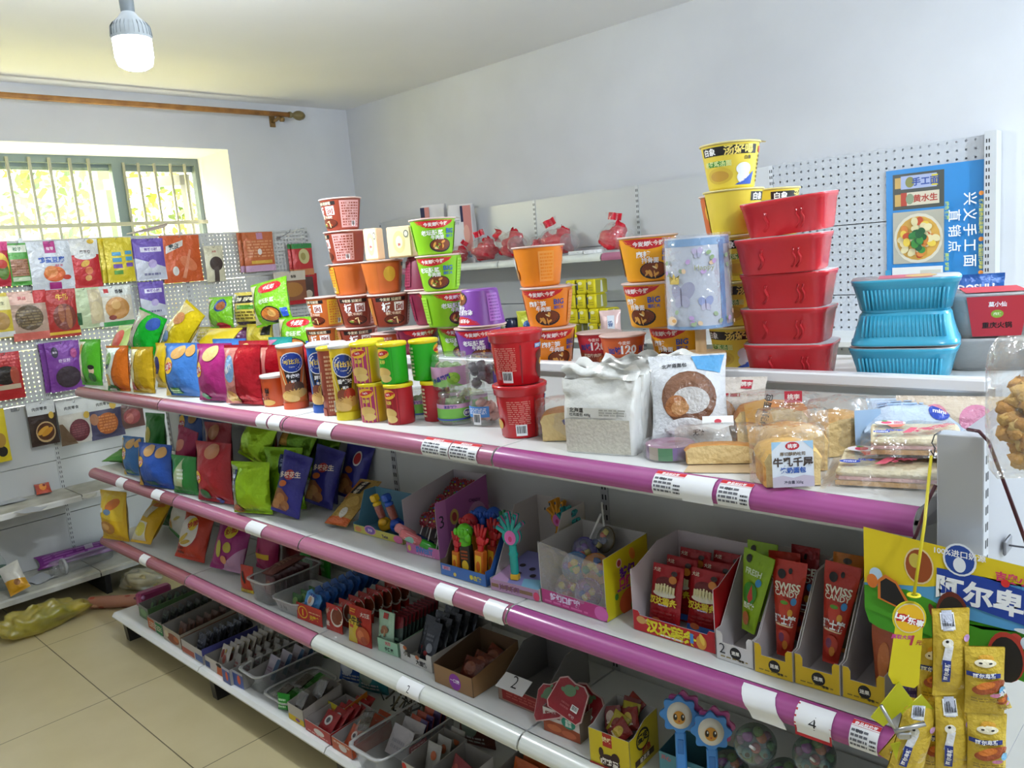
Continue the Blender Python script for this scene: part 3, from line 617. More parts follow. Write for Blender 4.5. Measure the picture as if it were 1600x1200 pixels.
hung('large silver-white pack with magenta tab and blue lettering', 52, 122, 377, 453, 'cfd3da', [('r', -.25, .76, .25, 1, 'b0287c'), ('t', 0, .85, .02, '有零', 'f0d8e6'), ('t', .0, .62, .034, '鸡蛋豆腐', '2c58b0', 0, .035), ('e', .05, .33, .5, .16, 'd9682c'), ('e', -.1, .38, .3, .12, 'e08a4c'), ('e', .6, .25, .2, .05, 'c8402c'), ('r', -.25, .02, .3, .16, 'a8287c'), ('t', .3, .5, .014, '香辣味', 'd05a7a')], what='silver pack')
hung('red pack with white cloud top and yellow squiggle', 118, 162, 374, 449, 'c0262c', [('r', -1, .68, 1, 1, 'd8d8d6'), ('e', 0, .66, .8, .08, 'd8d8d6'), ('t', 0, .74, .02, '魔芋爽', '4a3a34'), ('e', .5, .95, .25, .05, 'e0b83c'), ('e', -.1, .5, .35, .06, 'd8a83c', .5), ('e', .1, .35, .3, .08, 'd87a4c', 1), ('e', .0, .2, .25, .06, 'd8a060', .4)], what='red pack')
hung('yellow pack with small blue and purple label rows', 166, 210, 372, 441, 'd9c42a', [('r', -.55, .6 - .17 * 0, .1, .68, '4f9ac0'), ('r', -.55, .46, .1, .55, '4f9ac0'), ('r', -.55, .32, .1, .41, '7a5ab0'), ('r', -.55, .18, .1, .27, '5a9a3c'), ('r', .4, .62, .9, .7, '4f9ac0'), ('r', .4, .48, .9, .57, '4f9ac0'), ('r', .4, .34, .9, .43, '7a5ab0')], layers=3, what='yellow packs')
pp = [('p', [(-1, 0), (1, 0), (1, .3), (-1, .55)], 'cfd2e0'), ('r', -.6, .68, .8, .8, 'e4dff0'), ('t', .1, .74, .02, '鸭脖小腿', '6a4aa0', 0, .03), ('e', .1, .4, .3, .1, 'b8a8d8', .5), ('l', -.5, .1, .6, .2, 1, '7a7aa0')]
hung('violet and white pack in the top row, right of the yellow ones', 214, 262, 373, 438, '6f56b0', pp, layers=2, what='violet packs')
hung('orange-red pack with black on white title strip', 256, 318, 368, 441, 'cc5a26', [('p', [(-.8, .62), (.1, .78), (.15, .9), (-.75, .78)], 'd9d3cc'), ('t', -.35, .77, .034, '素皮', '2a3a3c', .15, .03), ('e', .3, .4, .28, .22, 'd97a50', .9), ('p', [(-.1, .1), (.4, .7), (.5, .68), (.1, .08)], 'dd8c68'), ('e', -.4, .25, .16, .1, 'e0dcd6')], what='orange pack')
hung('small cream pack with dark mushrooms, right of the orange pack', 324, 354, 384, 440, 'd6d0b4', [('t', 0, .84, .014, '木耳', 'c0504c'), ('e', .1, .5, .7, .2, '4a3c36'), ('r', -.2, .0, .3, .4, '50423a')], what='cream pack')
hung('orange pack of sausage with pink lower edge', 382, 430, 363, 424, 'c46a3e', [('r', -.1, .82, .3, .98, 'c08aa8'), ('l', -.8, .35, .9, .8, 6, 'd9966a'), ('e', .0, .5, .14, .08, 'f0e8e4'), ('r', -.6, .2, .8, .28, 'd9b04a'), ('r', -1, 0, 1, .16, 'd0a8c8')], layers=2, what='orange sausage packs')
hung('green-topped red pack of pale nuts by the panel end', 458, 490, 381, 430, 'c23a3a', [('r', -1, .85, 1, 1, '3f8a4c'), ('e', .1, .6, .55, .24, 'c8c08a'), ('e', .0, .6, .25, .12, 'a89a5c'), ('r', -1, .0, 1, .2, 'd08a5c')], layers=2, what='green topped packs')
hung('yellow-edged pack of nuts at the left edge, second row', -14, 32, 458, 528, 'd6bd3e', [('r', -.7, .62, .9, .92, 'e2d9a8'), ('t', .2, .77, .02, '花生', '5a5a3a'), ('e', .1, .38, .6, .2, 'b08a50'), ('r', -1, .02, 1, .14, 'dcdcd8')], what='yellow edged pack')
hung('clear pack of dark twisted snacks with pink header', 30, 90, 454, 530, 'b89a88', [('r', -1, .74, 1, 1, 'dbb0a0'), ('t', -.3, .86, .022, '笋丝', 'c04a4c'), ('r', .3, .74, 1, 1, 'c02c2c'), ('e', -.05, .46, .75, .26, '5c4a34'), ('l', -.7, .28, .6, .62, 6, '84704c'), ('r', -1, .0, .9, .16, 'd06a5c')], what='twisted snack pack')
hung('red pack with yellow character and brown meat', 80, 130, 452, 526, 'ac2a24', [('t', .1, .84, .036, '牛筋', 'e8b83c', 0, .03), ('e', .1, .42, .75, .28, '7a3a2c'), ('e', -.1, .5, .2, .2, '9a5a3c'), ('e', .35, .4, .2, .24, 'a0603c'), ('r', -1, .06, 1, .12, 'e0b83c')], what='brown meat pack')
hung('pale green pack of white beans', 114, 162, 450, 513, 'b9c7a0', [('r', .0, .1, .95, .95, 'c8b99a'), ('e', .4, .78, .3, .1, 'd9caa4'), ('e', .45, .4, .4, .25, 'd4c49c'), ('r', -.9, .1, -.6, .4, '2f5a34'), ('e', .7, .06, .2, .06, 'e4e4e0')], what='pale green pack')
hung('white-headed pack of golden chips with green foot', 156, 206, 447, 511, 'd9d3c4', [('r', -1, .76, 1, 1, 'd9dcd6'), ('t', .2, .86, .024, '香酥', '2a2420', 0, .03), ('r', -.75, .84, -.45, .94, 'c03a3c'), ('e', -.02, .46, .78, .27, 'c08a4a'), ('e', -.1, .55, .3, .12, 'd9ab68'), ('e', -.4, .24, .25, .06, '8a3a2c'), ('r', -1, .03, 1, .14, '3f9a4c')], what='golden chip pack')
hung('violet pack in the second row, left of the green noodle pack', 222, 262, 440, 494, '6f56b0', pp, what='lower violet pack')
hung('red-footed pack of brown snacks, half hidden by the green noodle pack', 432, 482, 424, 476, '8f5a40', [('r', -1, .72, 1, 1, 'cfc4b4'), ('t', .2, .84, .022, '香酥', '2a2420'), ('e', .05, .45, .7, .22, 'b07a40'), ('r', -1, .0, 1, .12, 'b8242c')], what='red footed pack', X=-.985)
hung('red-edged dark pack at the right end of the pegboard', 470, 499, 428, 472, 'b02a30', [('r', -.8, .15, .5, .9, '5a4640'), ('e', -.1, .3, .4, .14, 'c8b8a4')], what='red edged dark pack')
hung('red pack of black fungus at the left edge, third row', -8, 42, 551, 624, 'b52a2c', [('e', -.1, .52, .8, .2, '2c2420'), ('e', .5, .5, .3, .2, 'b0503c'), ('r', -1, .22, .8, .32, 'c8b49a'), ('l', -.8, .74, .7, .94, 3, 'd8605c')], what='black fungus pack')
hung('purple pack with round black emblem and dark lower half', 78, 132, 534, 610, '7d3c9a', [('e', -.5, .8, .2, .11, '2a2038'), ('t', -.5, .8, .012, '洽洽', 'e0d0e8'), ('t', .0, .62, .022, '奇亚籽', 'dcc6ea'), ('e', .1, .28, .75, .22, '3a2a34'), ('e', .6, .75, .2, .1, 'a83c7c')], layers=2, what='purple packs')
wl = [('r', -1, .7, 1, 1, 'd6d8d8'), ('t', -.1, .84, .02, '肉类零食', '4a4a48')]
hung('dark pack picturing golden strips on a round plate', 50, 95, 627, 695, '3c2c26', wl + [('e', .1, .3, .72, .24, 'c8a878'), ('e', .1, .31, .64, .2, '5a3420'), ('e', -.1, .34, .5, .06, 'd9a03c', .6), ('e', .2, .3, .5, .06, 'cf902c', .6), ('e', .65, .66, .2, .08, 'd9b44c')], what='golden strip pack')
hung('white and brown pack picturing a mound of purple shreds', 98, 150, 625, 692, 'cdc8c0', wl + [('e', .2, .3, .65, .26, '6a3038'), ('l', -.3, .14, .7, .46, 6, '8a4850'), ('p', [(-1, 0), (.0, 0), (-.8, .5), (-1, .5)], '7a6048'), ('e', .75, .62, .2, .08, 'd9b44c')], what='purple shred pack')
hung('white pack picturing orange fan-shaped meat', 142, 196, 620, 684, '4a4664', wl + [('e', .0, .36, .65, .26, 'b8622c'), ('l', -.5, .16, .5, .58, 6, 'd98a4a'), ('e', -.75, .5, .25, .14, 'b07a5c'), ('e', .45, .78, .2, .1, 'd9b44c')], what='orange fan pack')
hung('brown and pink pack partly behind the blue chip bags', 188, 228, 628, 668, '6a4a44', [('e', 0, .45, .7, .3, '9a4a4c'), ('e', -.2, .4, .3, .2, 'b86a64')], what='brown and pink pack')
hung('narrow yellow pack with black emblem at the left edge, bottom row', -12, 20, 640, 722, 'd8c22c', [('e', .2, .2, .5, .1, '2c2822'), ('e', .1, .42, .6, .14, 'b08a40')], what='narrow yellow pack')
o = thing('peg_hook', 'empty wire hook at the top right of the pegboard under the window', 'hook', at(435, 372, X=XP + .003), (0, 0, R(6)), 'wire peg hooks'); m = MB(); m.tube([(0, -.02, -.004), (.01, 0, 0), (.10, .02, .03), (.112, .022, .05)], .0016, '6a6a6c', 6); m.build('prong', o); m = MB(); m.rbox(0, -.016, -.01, .004, .016, .01, '8a8a8c', .001); m.build('back_plate', o)
o = thing('peg_hook', 'empty wire hook low on the pegboard left of the dark food pack', 'hook', at(22, 640, X=XP + .003), (0, 0, 0), 'wire peg hooks'); m = MB(); m.tube([(0, 0, 0), (.09, 0, .002), (.1, 0, .014)], .0018, '5a5a5c', 6); m.build('prong', o); m = MB(); m.rbox(0, -.016, -.01, .004, .016, .01, '8a8a8c', .001); m.build('back_plate', o)
P = at(232, 361, X=-1.06); P.z = 1.985; o = thing('wire_bundle', 'loose pinkish wire bundle lying on top of the pegboard before the window', 'wire', P)
m = MB()
for k in range(4): m.tube([(.0, -.13 + .01 * k, .003 + .002 * k), (.01 + .004 * k, -.02, .012 + .005 * k), (0, .10, .035 + .006 * k), (-.01, .125, .05 + .003 * k)], .0035, ('c9b9ae', 'd6cac0', 'b8a8a0', 'cfc0b4')[k], 6)
m.build('wires', o)
# ================================================================ top shelf: chips bags, cans, jars, buckets
T1 = Z1 + .0005
G = 'chip bags on the top shelf'
def chip(label, u, vb, vt, wpx, base, shapes=(), z=T1, **k):
    k.setdefault('d', .065); k.setdefault('yaw', 10); k.setdefault('group', G); k.setdefault('name', 'chip_bag'); k.setdefault('cat', 'bag of chips')
    return bag(label, u, vb, vt, wpx * 1.14, z, base, shapes, **k)
chip('green and white chip bag, first at the left end of the top shelf', 145, 603, 531, 44, '4fae1e', [('p', [(-1, .1), (-.35, .08), (-.2, .4), (-.45, .75), (-.35, .95), (-1, .95)], 'e4e2c8'), ('e', -.62, .78, .22, .12, 'd8a02c'), ('e', .55, .33, .2, .09, 'e8c8a8'), ('e', .55, .4, .22, .05, '2a2420'), ('e', .5, .18, .28, .1, '3a6a34'), ('e', -.6, .12, .3, .08, '4f9a2c')])
chip('white and green chip bag with an orange foil side', 187, 612, 541, 46, 'd9701c', [('p', [(-1, 0), (-.1, 0), (.1, .5), (.3, .95), (-1, .95)], 'dfe6d8'), ('e', -.35, .7, .3, .16, '7fae5a', .5), ('p', [(-1, 0), (.2, 0), (.0, .12), (-1, .2)], '2f8a34'), ('e', -.5, .25, .3, .14, 'd9b26a'), ('t', -.35, .55, .02, '薯片', '3a4a7a', .3)], kind='foil')
chip('gold chip bag with black upright lettering, third from the left', 226, 615, 543, 44, 'c9a318', [('p', [(-1, .05), (-.35, .05), (-.2, .5), (-.35, .95), (-1, .95)], 'e2d9a8'), ('t', -.62, .6, .024, '原', '221c1c', 0, .04), ('t', -.62, .46, .024, '味', '221c1c', 0, .04), ('e', -.55, .15, .32, .1, 'c0503c')], kind='foil')
chip('yellow chip bag tucked behind the gold bag and the blue bag', 254, 612, 536, 30, 'd9b81c', [('e', -.2, .5, .5, .2, '3a3a6a'), ('e', -.2, .2, .4, .12, 'e0c070')], P=at(262, 607, Y=.17))
bl = lays(-.45, .58, 1.05) + [('e', .1, .83, .38, .12, 'cfa05c', .2), ('e', .7, .86, .22, .11, 'cfa05c'), ('r', -.55, .04, .1, .16, '3f9a3c'), ('l', -.45, .05, .05, .13, 2, 'd8ecc0'), ('p', [(-1, 0), (-.7, 0), (-.75, .5), (-.85, .95), (-1, .95)], 'd9b53a')]
chip('light blue chip bag with potato slices in the front row of the top shelf', 292, 620, 537, 66, '3f78c2', bl, d=.08)
chip('second blue chip bag, behind the front blue one', 322, 607, 540, 58, '3468b4', bl, P=at(338, 610, Y=.16), d=.07)
chip('magenta chip bag with one large potato slice', 339, 628, 538, 64, 'a3246f', lays(-.6, .55, .9) + [('e', .1, .83, .42, .13, 'd8b878', .2), ('e', -.4, .08, .22, .06, '3f9a5c'), ('p', [(-1, .55), (-.8, .5), (-.7, .9), (-1, .9)], 'd8a88a')], d=.08)
rd = [('p', [(-1, .0), (-.1, .0), (.1, .45), (-.2, .95), (-1, .95)], 'd98a80'), ('e', -.35, .6, .33, .24, '7fa4cc', .4), ('t', -.38, .6, .024, '薯片', 'f4f0f0', .6), ('e', -.4, .12, .4, .11, 'dcb45c')]
chip('red foil chip bag with a pale blue logo, left of the orange tub', 386, 633, 540, 66, 'b81c2a', rd, kind='foil', d=.08)
chip('red chip bag standing behind the small orange tub', 428, 620, 540, 56, 'b01a28', rd[:1], kind='foil', P=at(428, 622, Y=.20))
chip('red foil chip bag between the orange can and the blue can', 487, 630, 540, 46, 'b31b2b', [], kind='foil', P=at(487, 636, Y=.20))
chip('red chip bag behind the magenta and red front bags', 402, 580, 533, 52, 'a81c28', [('e', -.4, .85, .3, .1, 'd8b070')], P=at(402, 610, Y=.26))
chip('second blue bag back row, crest just above the magenta bag', 350, 560, 530, 60, '3a74bc', [], P=at(360, 600, Y=.28))
# foil bags lying on top of the chip row
chip('bright green foil bag leaning on top of the left chip bags', 222, 548, 489, 52, '12b02c', [('p', [(-1, .05), (-.25, .05), (-.1, .95), (-1, .95)], 'b8b0a0'), ('e', .55, .78, .35, .16, '3a5cb0'), ('t', -.62, .5, .02, '脆', '30303a')], kind='foil', z=None, P=at(222, 552, Y=.16), roll=18, tilt=18, d=.085, yaw=15)
chip('shiny yellow foil bag lying tilted across the chip bags', 265, 556, 487, 62, 'd6bd12', [('p', [(-1, .05), (-.2, .05), (.1, .95), (-1, .95)], 'd8c890'), ('e', -.3, .3, .35, .1, '7890b8'), ('e', -.1, .7, .4, .12, 'c88a5c')], kind='foil', z=None, P=at(255, 556, Y=.2), roll=28, tilt=25, d=.09, yaw=12, h=.24, w=.17)
chip('flat yellow bag behind the blue chip bag', 318, 545, 528, 66, 'c3ac1a', [], z=None, P=at(318, 560, Y=.27), h=.17, w=.22, tilt=50, d=.07)
chip('small white and lime bag behind the left green chip bag', 182, 552, 531, 40, 'b4c878', [('e', .1, .5, .5, .3, 'd0584c')], z=None, P=at(182, 560, Y=.2), h=.17, w=.15, tilt=30, kind='bag')
chip('teal and pink bag tips showing above the red bags', 437, 560, 530, 40, '1f8a84', [('p', [(-1, .7), (-.2, .95), (-1, .95)], 'b06a90')], P=at(437, 600, Y=.30), h=.2, w=.13)
# cans
def can_mesh(r0, r1, h, base, d, lid, lidh=.012, a0=-pi / 2):
    m = MB(); m.lathe([(r0 - .001, 0), (r0, .001), (r1, h - .004)], 36, base, close=True)
    deco(m, Cone(r0, r1, 0, h - .004, -pi / 2, 2 * pi), d, .0004, .00015)
    l = MB(); l.lathe([(r1 + .0005, h - .008), (r1 + .0028, h - .0075), (r1 + .0032, h), (r1 + .001, h + .0025), (r1 - .004, h + .003), (r1 - .005, h + .001), (0, h + .001)], 36, mat(lid, 'plastic'), close=False)
    return m, l
def can(label, u, vb, vt, wpx, base, d, lid, group, turn=0, Y=None, z=T1, hh=None, r=None, flare=1.06, name='chip_can'):
    P = at(u, vb, Z=z) if Y is None else at(u, vb, Y=Y); dp = dep(P)
    rr = r or wpx * dp / F / 2
    if Y is None: P = P + V((-FW.x, -FW.y, 0)).normalized() * -rr
    P.z = z; h = hh or solve(P, V((0, 0, 1)), vt)
    o = thing(name, label, 'chip can', P, (0, 0, face(P, turn)), group); a, b = can_mesh(rr / flare, rr, h - .003, base, d, lid); a.build('can', o); b.build('lid', o); return o
def copi(c, t, kw='3a2218'):
    return [('p', [(-.3, .86), (.3, .86), (.16, .42), (-.16, .42)], '241c1c'), ('p', [(-.36, .66), (-.33, .66), (-.17, .32), (-.2, .32)], 'e8d8a0'), ('p', [(.36, .66), (.33, .66), (.17, .32), (.2, .32)], 'e8d8a0'), ('e', 0, .75, .31, .165, 'f2f2f2'), ('e', 0, .75, .285, .15, '1c3f9c'), ('t', 0, .765, .0175, '可比克', 'f2d23c', 0, .03), ('t', 0, .68, .006, 'Copico', 'e8e8e0'), ('t', 0, .535, .014, t, 'ffffff', 0, .03), ('t', 0, .45, .009, '薯片', 'ffffff'), ('e', -.1, .34, .16, .09, '8a4a30'), ('e', .1, .35, .16, .09, kw), ('e', 0, .25, .36, .08, 'd9ae60', .1), ('e', -.15, .19, .26, .06, 'e3bd74', -.2), ('r', -.42, 0, .42, .11, c), ('r', .5, .03, .95, .95, 'a8503c'), ('l', .53, .06, .93, .92, 14, 'e0b8a0'), ('b', .8, .14, .022, .035)]
GC = 'chip cans'
can('tall orange chip can with blue round logo, beef flavour', 459, 640, 537, 40, 'e0722a', copi('d2562a', '牛肉味', '5a4030'), 'e6e6e4', GC)
can('tall yellow chip can with blue round logo, spicy flavour', 542, 657, 537, 38, 'e3c41e', copi('e6d22a', '香辣味', 'c0402c'), 'e6e6e4', GC)
can('blue chip can half hidden behind the brown striped can', 505, 645, 536, 34, '1f62b8', copi('2a5cb8', '原味', 'c89a4c'), 'dfe2e8', GC, -10)
can('brown chip can with its barcode turned to the front', 520, 650, 541, 32, 'a8503c', copi('a8503c', '番茄味'), 'e8cc2c', GC, -120)
for i, (u, v) in enumerate(((512, 630), (533, 634), (548, 637))): can(('chip can with white lid in the row behind the blue can', 'second white lidded can in the row behind', 'third white lidded can in the row behind the yellow can')[i], u, v, 0, 0, ('2a5cb8', 'a8503c', 'd8a02c')[i], copi('d2562a', '原味'), 'e2e4ec', GC, 40, Y=.20, hh=.208, r=.036)
orange_d = [('l', .1, .1, .5, .9, 9, 'b04c22'), ('t', -.45, .55, .02, '薯', '2a1c18'), ('t', -.45, .35, .02, '条', '2a1c18'), ('e', -.45, .15, .2, .1, 'd9ae60')]
can('small plain orange chip tub beside the red bag', 424, 636, 584, 40, 'c9511f', orange_d, 'dcdad6', GC, 40)
ly = lambda c: [('r', -1, .02, 1, .98, c)]
def lsmall(c, c2): return [('r', -.62, 0, -.08, 1, c2), ('e', -.35, .8, .2, .13, 'f2c230'), ('e', -.35, .8, .19, .06, 'c8202c', .2), ('t', -.35, .8, .008, "Lay's", 'ffffff'), ('t', -.35, .58, .011, '无限', 'f0e060'), ('e', -.35, .3, .2, .14, 'dcb868'), ('e', -.3, .15, .16, .1, 'e3c478'), ('r', .35, .08, .5, .3, '3a64b4'), ('e', .42, .32, .06, .05, 'f0f0f0'), ('l', .6, .1, .95, .9, 8, 'f4f0c0')]
zz = T1 + .1115
for lb, u, vb, c, c2, lv, tn in (('lower yellow small chip can, left of the red one', 583, 662, 'e3b81c', 'b0306a', 0, 30), ('upper yellow small chip can left of the bright green can', 578, 600, 'e3b81c', 'b0306a', 1, 30),
    ('red small chip can under the bright green can', 626, 668, 'b3202a', '9a1a24', 0, 10), ('bright green small chip can on the red can', 621, 600, '28b420', '24a41c', 1, 12)):
    P = at(u, 660 if u < 600 else 664, Z=T1) + V((-.028, .03, 0)); P.z = T1 + .1125 * lv
    o = thing('chip_can', lb, 'chip can', P, (0, 0, face(P, tn)), GC); a, b = can_mesh(.0375, .0385, .109, c, lsmall(c, c2), 'f0dc1e'); a.build('can', o); b.build('lid', o)
for lb, x, y, c, lv in (('second bright green can behind the front green one', .075, .075, '28b420', 1), ('red small can behind the front red one, under a green can', .075, .075, 'b3202a', 0), ('purple small can behind the yellow cans, lower tier', -.05, .045, 'b0306a', 0), ('purple small can behind the yellow cans, upper tier', -.05, .045, 'b0306a', 1)):
    P = at(624 if x > 0 else 583, 664 if x > 0 else 660, Z=T1) + V((-.028 + x, .03 + y, 0)); P.z = T1 + .1125 * lv
    o = thing('chip_can', lb, 'chip can', P, (0, 0, face(P, 140)), GC); a, b = can_mesh(.0375, .0385, .109, c, lsmall(c, c), 'f0dc1e'); a.build('can', o); b.build('lid', o)
# jars of candy
def jar(label, P, r, h, content, lab, group='clear candy jars', turn=0, fill=.7, sh=()):
    P = V(P); o = thing('candy_jar', label, 'jar', P, (0, 0, face(P, turn)), group)
    MB().lathe([(0, .001), (r - .004, .001), (r, .005), (r, h * .70), (r - .002, h * .75), (r * .88, h * .8), (r * .86, h * .83), (r * .9, h * .835)], 36, mat('e8ecec', 'clear'), close=False).build('jar', o)
    m = MB(); m.lathe([(r * .88, h * .835), (r * .9, h * .86), (r * .9, h * .985), (r * .86, h), (0, h)], 36, mat('dfe4e2', 'clear'), close=False)
    for k in range(3): m.lathe([(r * .9, h * (.87 + .04 * k)), (r * .925, h * (.878 + .04 * k)), (r * .9, h * (.89 + .04 * k))], 36, mat('dfe6e4', 'clear'), close=False)
    m.build('lid', o)
    m = MB(); q = random.Random(int(r * 9999) + len(label))
    for i in range(26):
        a = q.uniform(0, 6.28); d = r * .68 * sqrt(q.random()); m.blob((d * cos(a), d * sin(a), .012 + q.random() * h * fill * .8), (.013, .012, .011), mat(content, 'food'), i, .2, 7, 5)
    m.build('candy', o)
    m = MB(); S = Cone(r + .0006, r + .0006, .012, h * .66, -pi / 2, pi * 1.15); deco(m, S, lab, 0, .0002, 'paper'); m.build('label', o); return o
grape = [('r', -1, 0, 1, 1, 'c79ab8'), ('p', [(-1, .0), (.3, .0), (-.1, .35), (-1, .45)], '8fbf6a'), ('e', .02, .42, .2, .3, '86b83a'), ('e', -.06, .62, .07, .1, 'a8d050'), ('e', .08, .3, .07, .1, 'a4cc4c'), ('e', .0, .42, .07, .1, '9cc848'), ('t', -.36, .42, .014, '水晶葡萄', '3a3a8c', .3, .03), ('b', .7, .3, .026, .028), ('l', .4, .6, .95, .9, 3, 'e8c8dc')]
mix = [('r', -1, 0, 1, 1, '78b84e'), ('r', -1, .74, 1, 1, 'c79ab8'), ('t', -.3, .85, .009, '清凉软糖', '3a3a8c'), ('e', .25, .42, .15, .24, 'e6ece6'), ('e', .25, .42, .12, .19, '5a5a9a'), ('t', .25, .42, .009, '果味', 'ffffff'), ('t', .6, .4, .012, '软糖', '3a3a8c'), ('r', -1, .04, 1, .14, '4a56a4')]
blue_l = [('r', -.8, .3, .1, 1, '4f8ad0'), ('b', -.35, .2, .024, .03), ('l', -.7, .5, 0, .9, 4, 'dfe8f4')]
JP = [('lower left candy jar with green label, right of the red can', 660, 662, .043, .082, 'a8c890', mix, 10), ('lower middle candy jar with green label', 708, 670, .047, .086, 'a8c07c', mix, 15), ('lower right candy jar of pink sweets with blue label', 757, 672, .043, .080, 'e0a898', blue_l, 0)]
base_j = []
for lb, u, v, r, h, c, l_, tn in JP:
    P = at(u, v - 6, Z=T1) + V((-.02, .03, 0)); P.z = T1; base_j.append(P); jar(lb, P, r, h, c, l_, turn=tn)
P = (base_j[0] + base_j[1]) / 2 + V((.0, .012, 0)); P.z = T1 + .0865; jar('upper left candy jar with green grapes on a pink label', P, .0515, .098, 'b4d68c', grape, turn=5)
P = (base_j[1] * .45 + base_j[2] * .55) + V((.035, .02, 0)); P.z = T1 + .0865; jar('upper right candy jar of dark sweets, pressed against the red bucket', P, .046, .096, '4a3c4c', [('r', .5, 0, 1, .8, '5a4a9a')], fill=.8, turn=-20)
for i, (dx, dy) in enumerate(((-.03, .11), (.08, .11))):
    P = base_j[0] + V((dx, dy, 0)); P.z = T1; jar(('back row candy jar behind the green labelled ones, left', 'back row candy jar behind the green labelled ones, right')[i], P, .043, .082, 'c8d0a0', mix)
# red buckets of chocolate balls
bk = [('r', .28, .02, .3, .9, '8a1620'), ('l', -.1, .3, .22, .86, 12, 'd87a70'), ('b', .08, .17, .028, .027), ('e', .72, .35, .2, .3, '5a2418'), ('e', .62, .62, .1, .12, '6a2c1c'), ('e', .82, .25, .14, .14, '6a2c1c'), ('e', .66, .46, .055, .085, 'e2b23c'), ('e', .84, .4, .05, .08, 'e8c04c'), ('r', .5, .8, .74, .9, '3f8fd0'), ('t', .62, .85, .008, '浓情巧克力', 'ffffff'), ('t', .92, .8, .02, 'MYLIKES', 'ffffff', 0, .03), ('t', .93, .64, .022, '麦丽素', 'e8ecf8', 0, .04), ('e', -.28, .3, .08, .12, 'c9982c'), ('t', -.42, .75, .014, '净含量', 'f0d0c8')]
def bucket(label, P, tn):
    o = thing('chocolate_bucket', label, 'bucket', P, (0, 0, face(P, tn)), 'red chocolate buckets'); h = .128
    m = MB(); m.lathe([(.048, 0), (.0515, .003), (.060, h - .02)], 44, mat('c21a24', 'plastic'), close=True); deco(m, Cone(.0517, .0598, .003, h - .022, -pi / 2, 2 * pi), bk, .0005, .00015); m.build('bucket', o)
    m = MB(); m.lathe([(.0605, h - .026), (.064, h - .024), (.065, h - .010), (.0665, h - .009), (.0665, h - .002), (.063, h), (.058, h - .001), (.055, h - .004), (0, h - .004)], 44, mat('c8202a', 'plastic'), close=False); m.build('lid', o); return o
P = at(819, 684, Z=T1) + V((-.03, .03, 0)); P.z = T1; bucket('lower red bucket of chocolate balls with barcode', P, -18); bucket('upper red bucket of chocolate balls, stacked on the other', P + V((-.006, .004, .1265)), -42)

# ================================================================ top shelf: breads
film = mat('f4f2ee', 'film')
def loaf_mesh(w_, h_, d_, c='b9824a', top='8a5a34', seed=0, n=10):
    """a bread loaf with domed top"""
    m = MB(); q = random.Random(seed); ph = q.uniform(0, 6)
    prof = [(-.5, .02), (-.5, .55), (-.53, .72), (-.44, .92), (-.22, 1.0), (0, 1.02), (.22, 1.0), (.44, .92), (.53, .72), (.5, .55), (.5, .02)]
    vs = []; 
    for j in range(n + 1):
        y = (j / n - .5) * d_; s = 1 - .06 * abs(2 * j / n - 1) ** 3 + .012 * sin(j * 2.2 + ph)
        vs += [(x * w_ * s, y, z_ * h_ * (s if z_ > .5 else 1)) for x, z_ in prof]
    L = len(prof); m.add(vs, [[j * L + i, j * L + i + 1, (j + 1) * L + i + 1, (j + 1) * L + i] for j in range(n) for i in range(1, 9)], mat(top, 'food'), True)
    m.add(vs, [[j * L + i, j * L + i + 1, (j + 1) * L + i + 1, (j + 1) * L + i] for j in range(n) for i in (0, 9)] + [[j * L + 10, j * L, (j + 1) * L, (j + 1) * L + 10] for j in range(n)], mat(c, 'food'))
    m.add(vs[:L], [list(range(L))], mat('e6c88c', 'food')); m.add(vs[-L:], [list(range(L - 1, -1, -1))], mat('e6c88c', 'food')); return m
def film_bag(w_, h_, d_, seed=0, m_=None, tail=0, S=None):
    """crumpled clear film around something: closed puffy box with seal fins"""
    q = random.Random(seed); ph = [q.uniform(0, 6) for _ in range(5)]; m = MB()
    def fn(a, b):
        t = a * 2 * pi; k = (abs(cos(t)) ** 4 + abs(sin(t)) ** 4) ** -.25; e = .5 + .5 * min(1, sin(pi * max(.001, min(.999, b))) ** .35); e = e if .02 < b < .98 else .5
        wr = 1 + .03 * sin(6 * t + 9 * b + ph[0]) + .02 * sin(11 * t - 7 * b + ph[1])
        flat = (1 - 2 * abs(b - .5)) ** .3
        return V((w_ / 2 * k * cos(t) * (wr if flat > .3 else 1) * (.82 + .18 * flat + tail * .2 * (1 - flat)), d_ / 2 * k * sin(t) * wr * max(.03, flat), h_ * b))
    m.grid(fn, 28, 14, m_ or film); return m
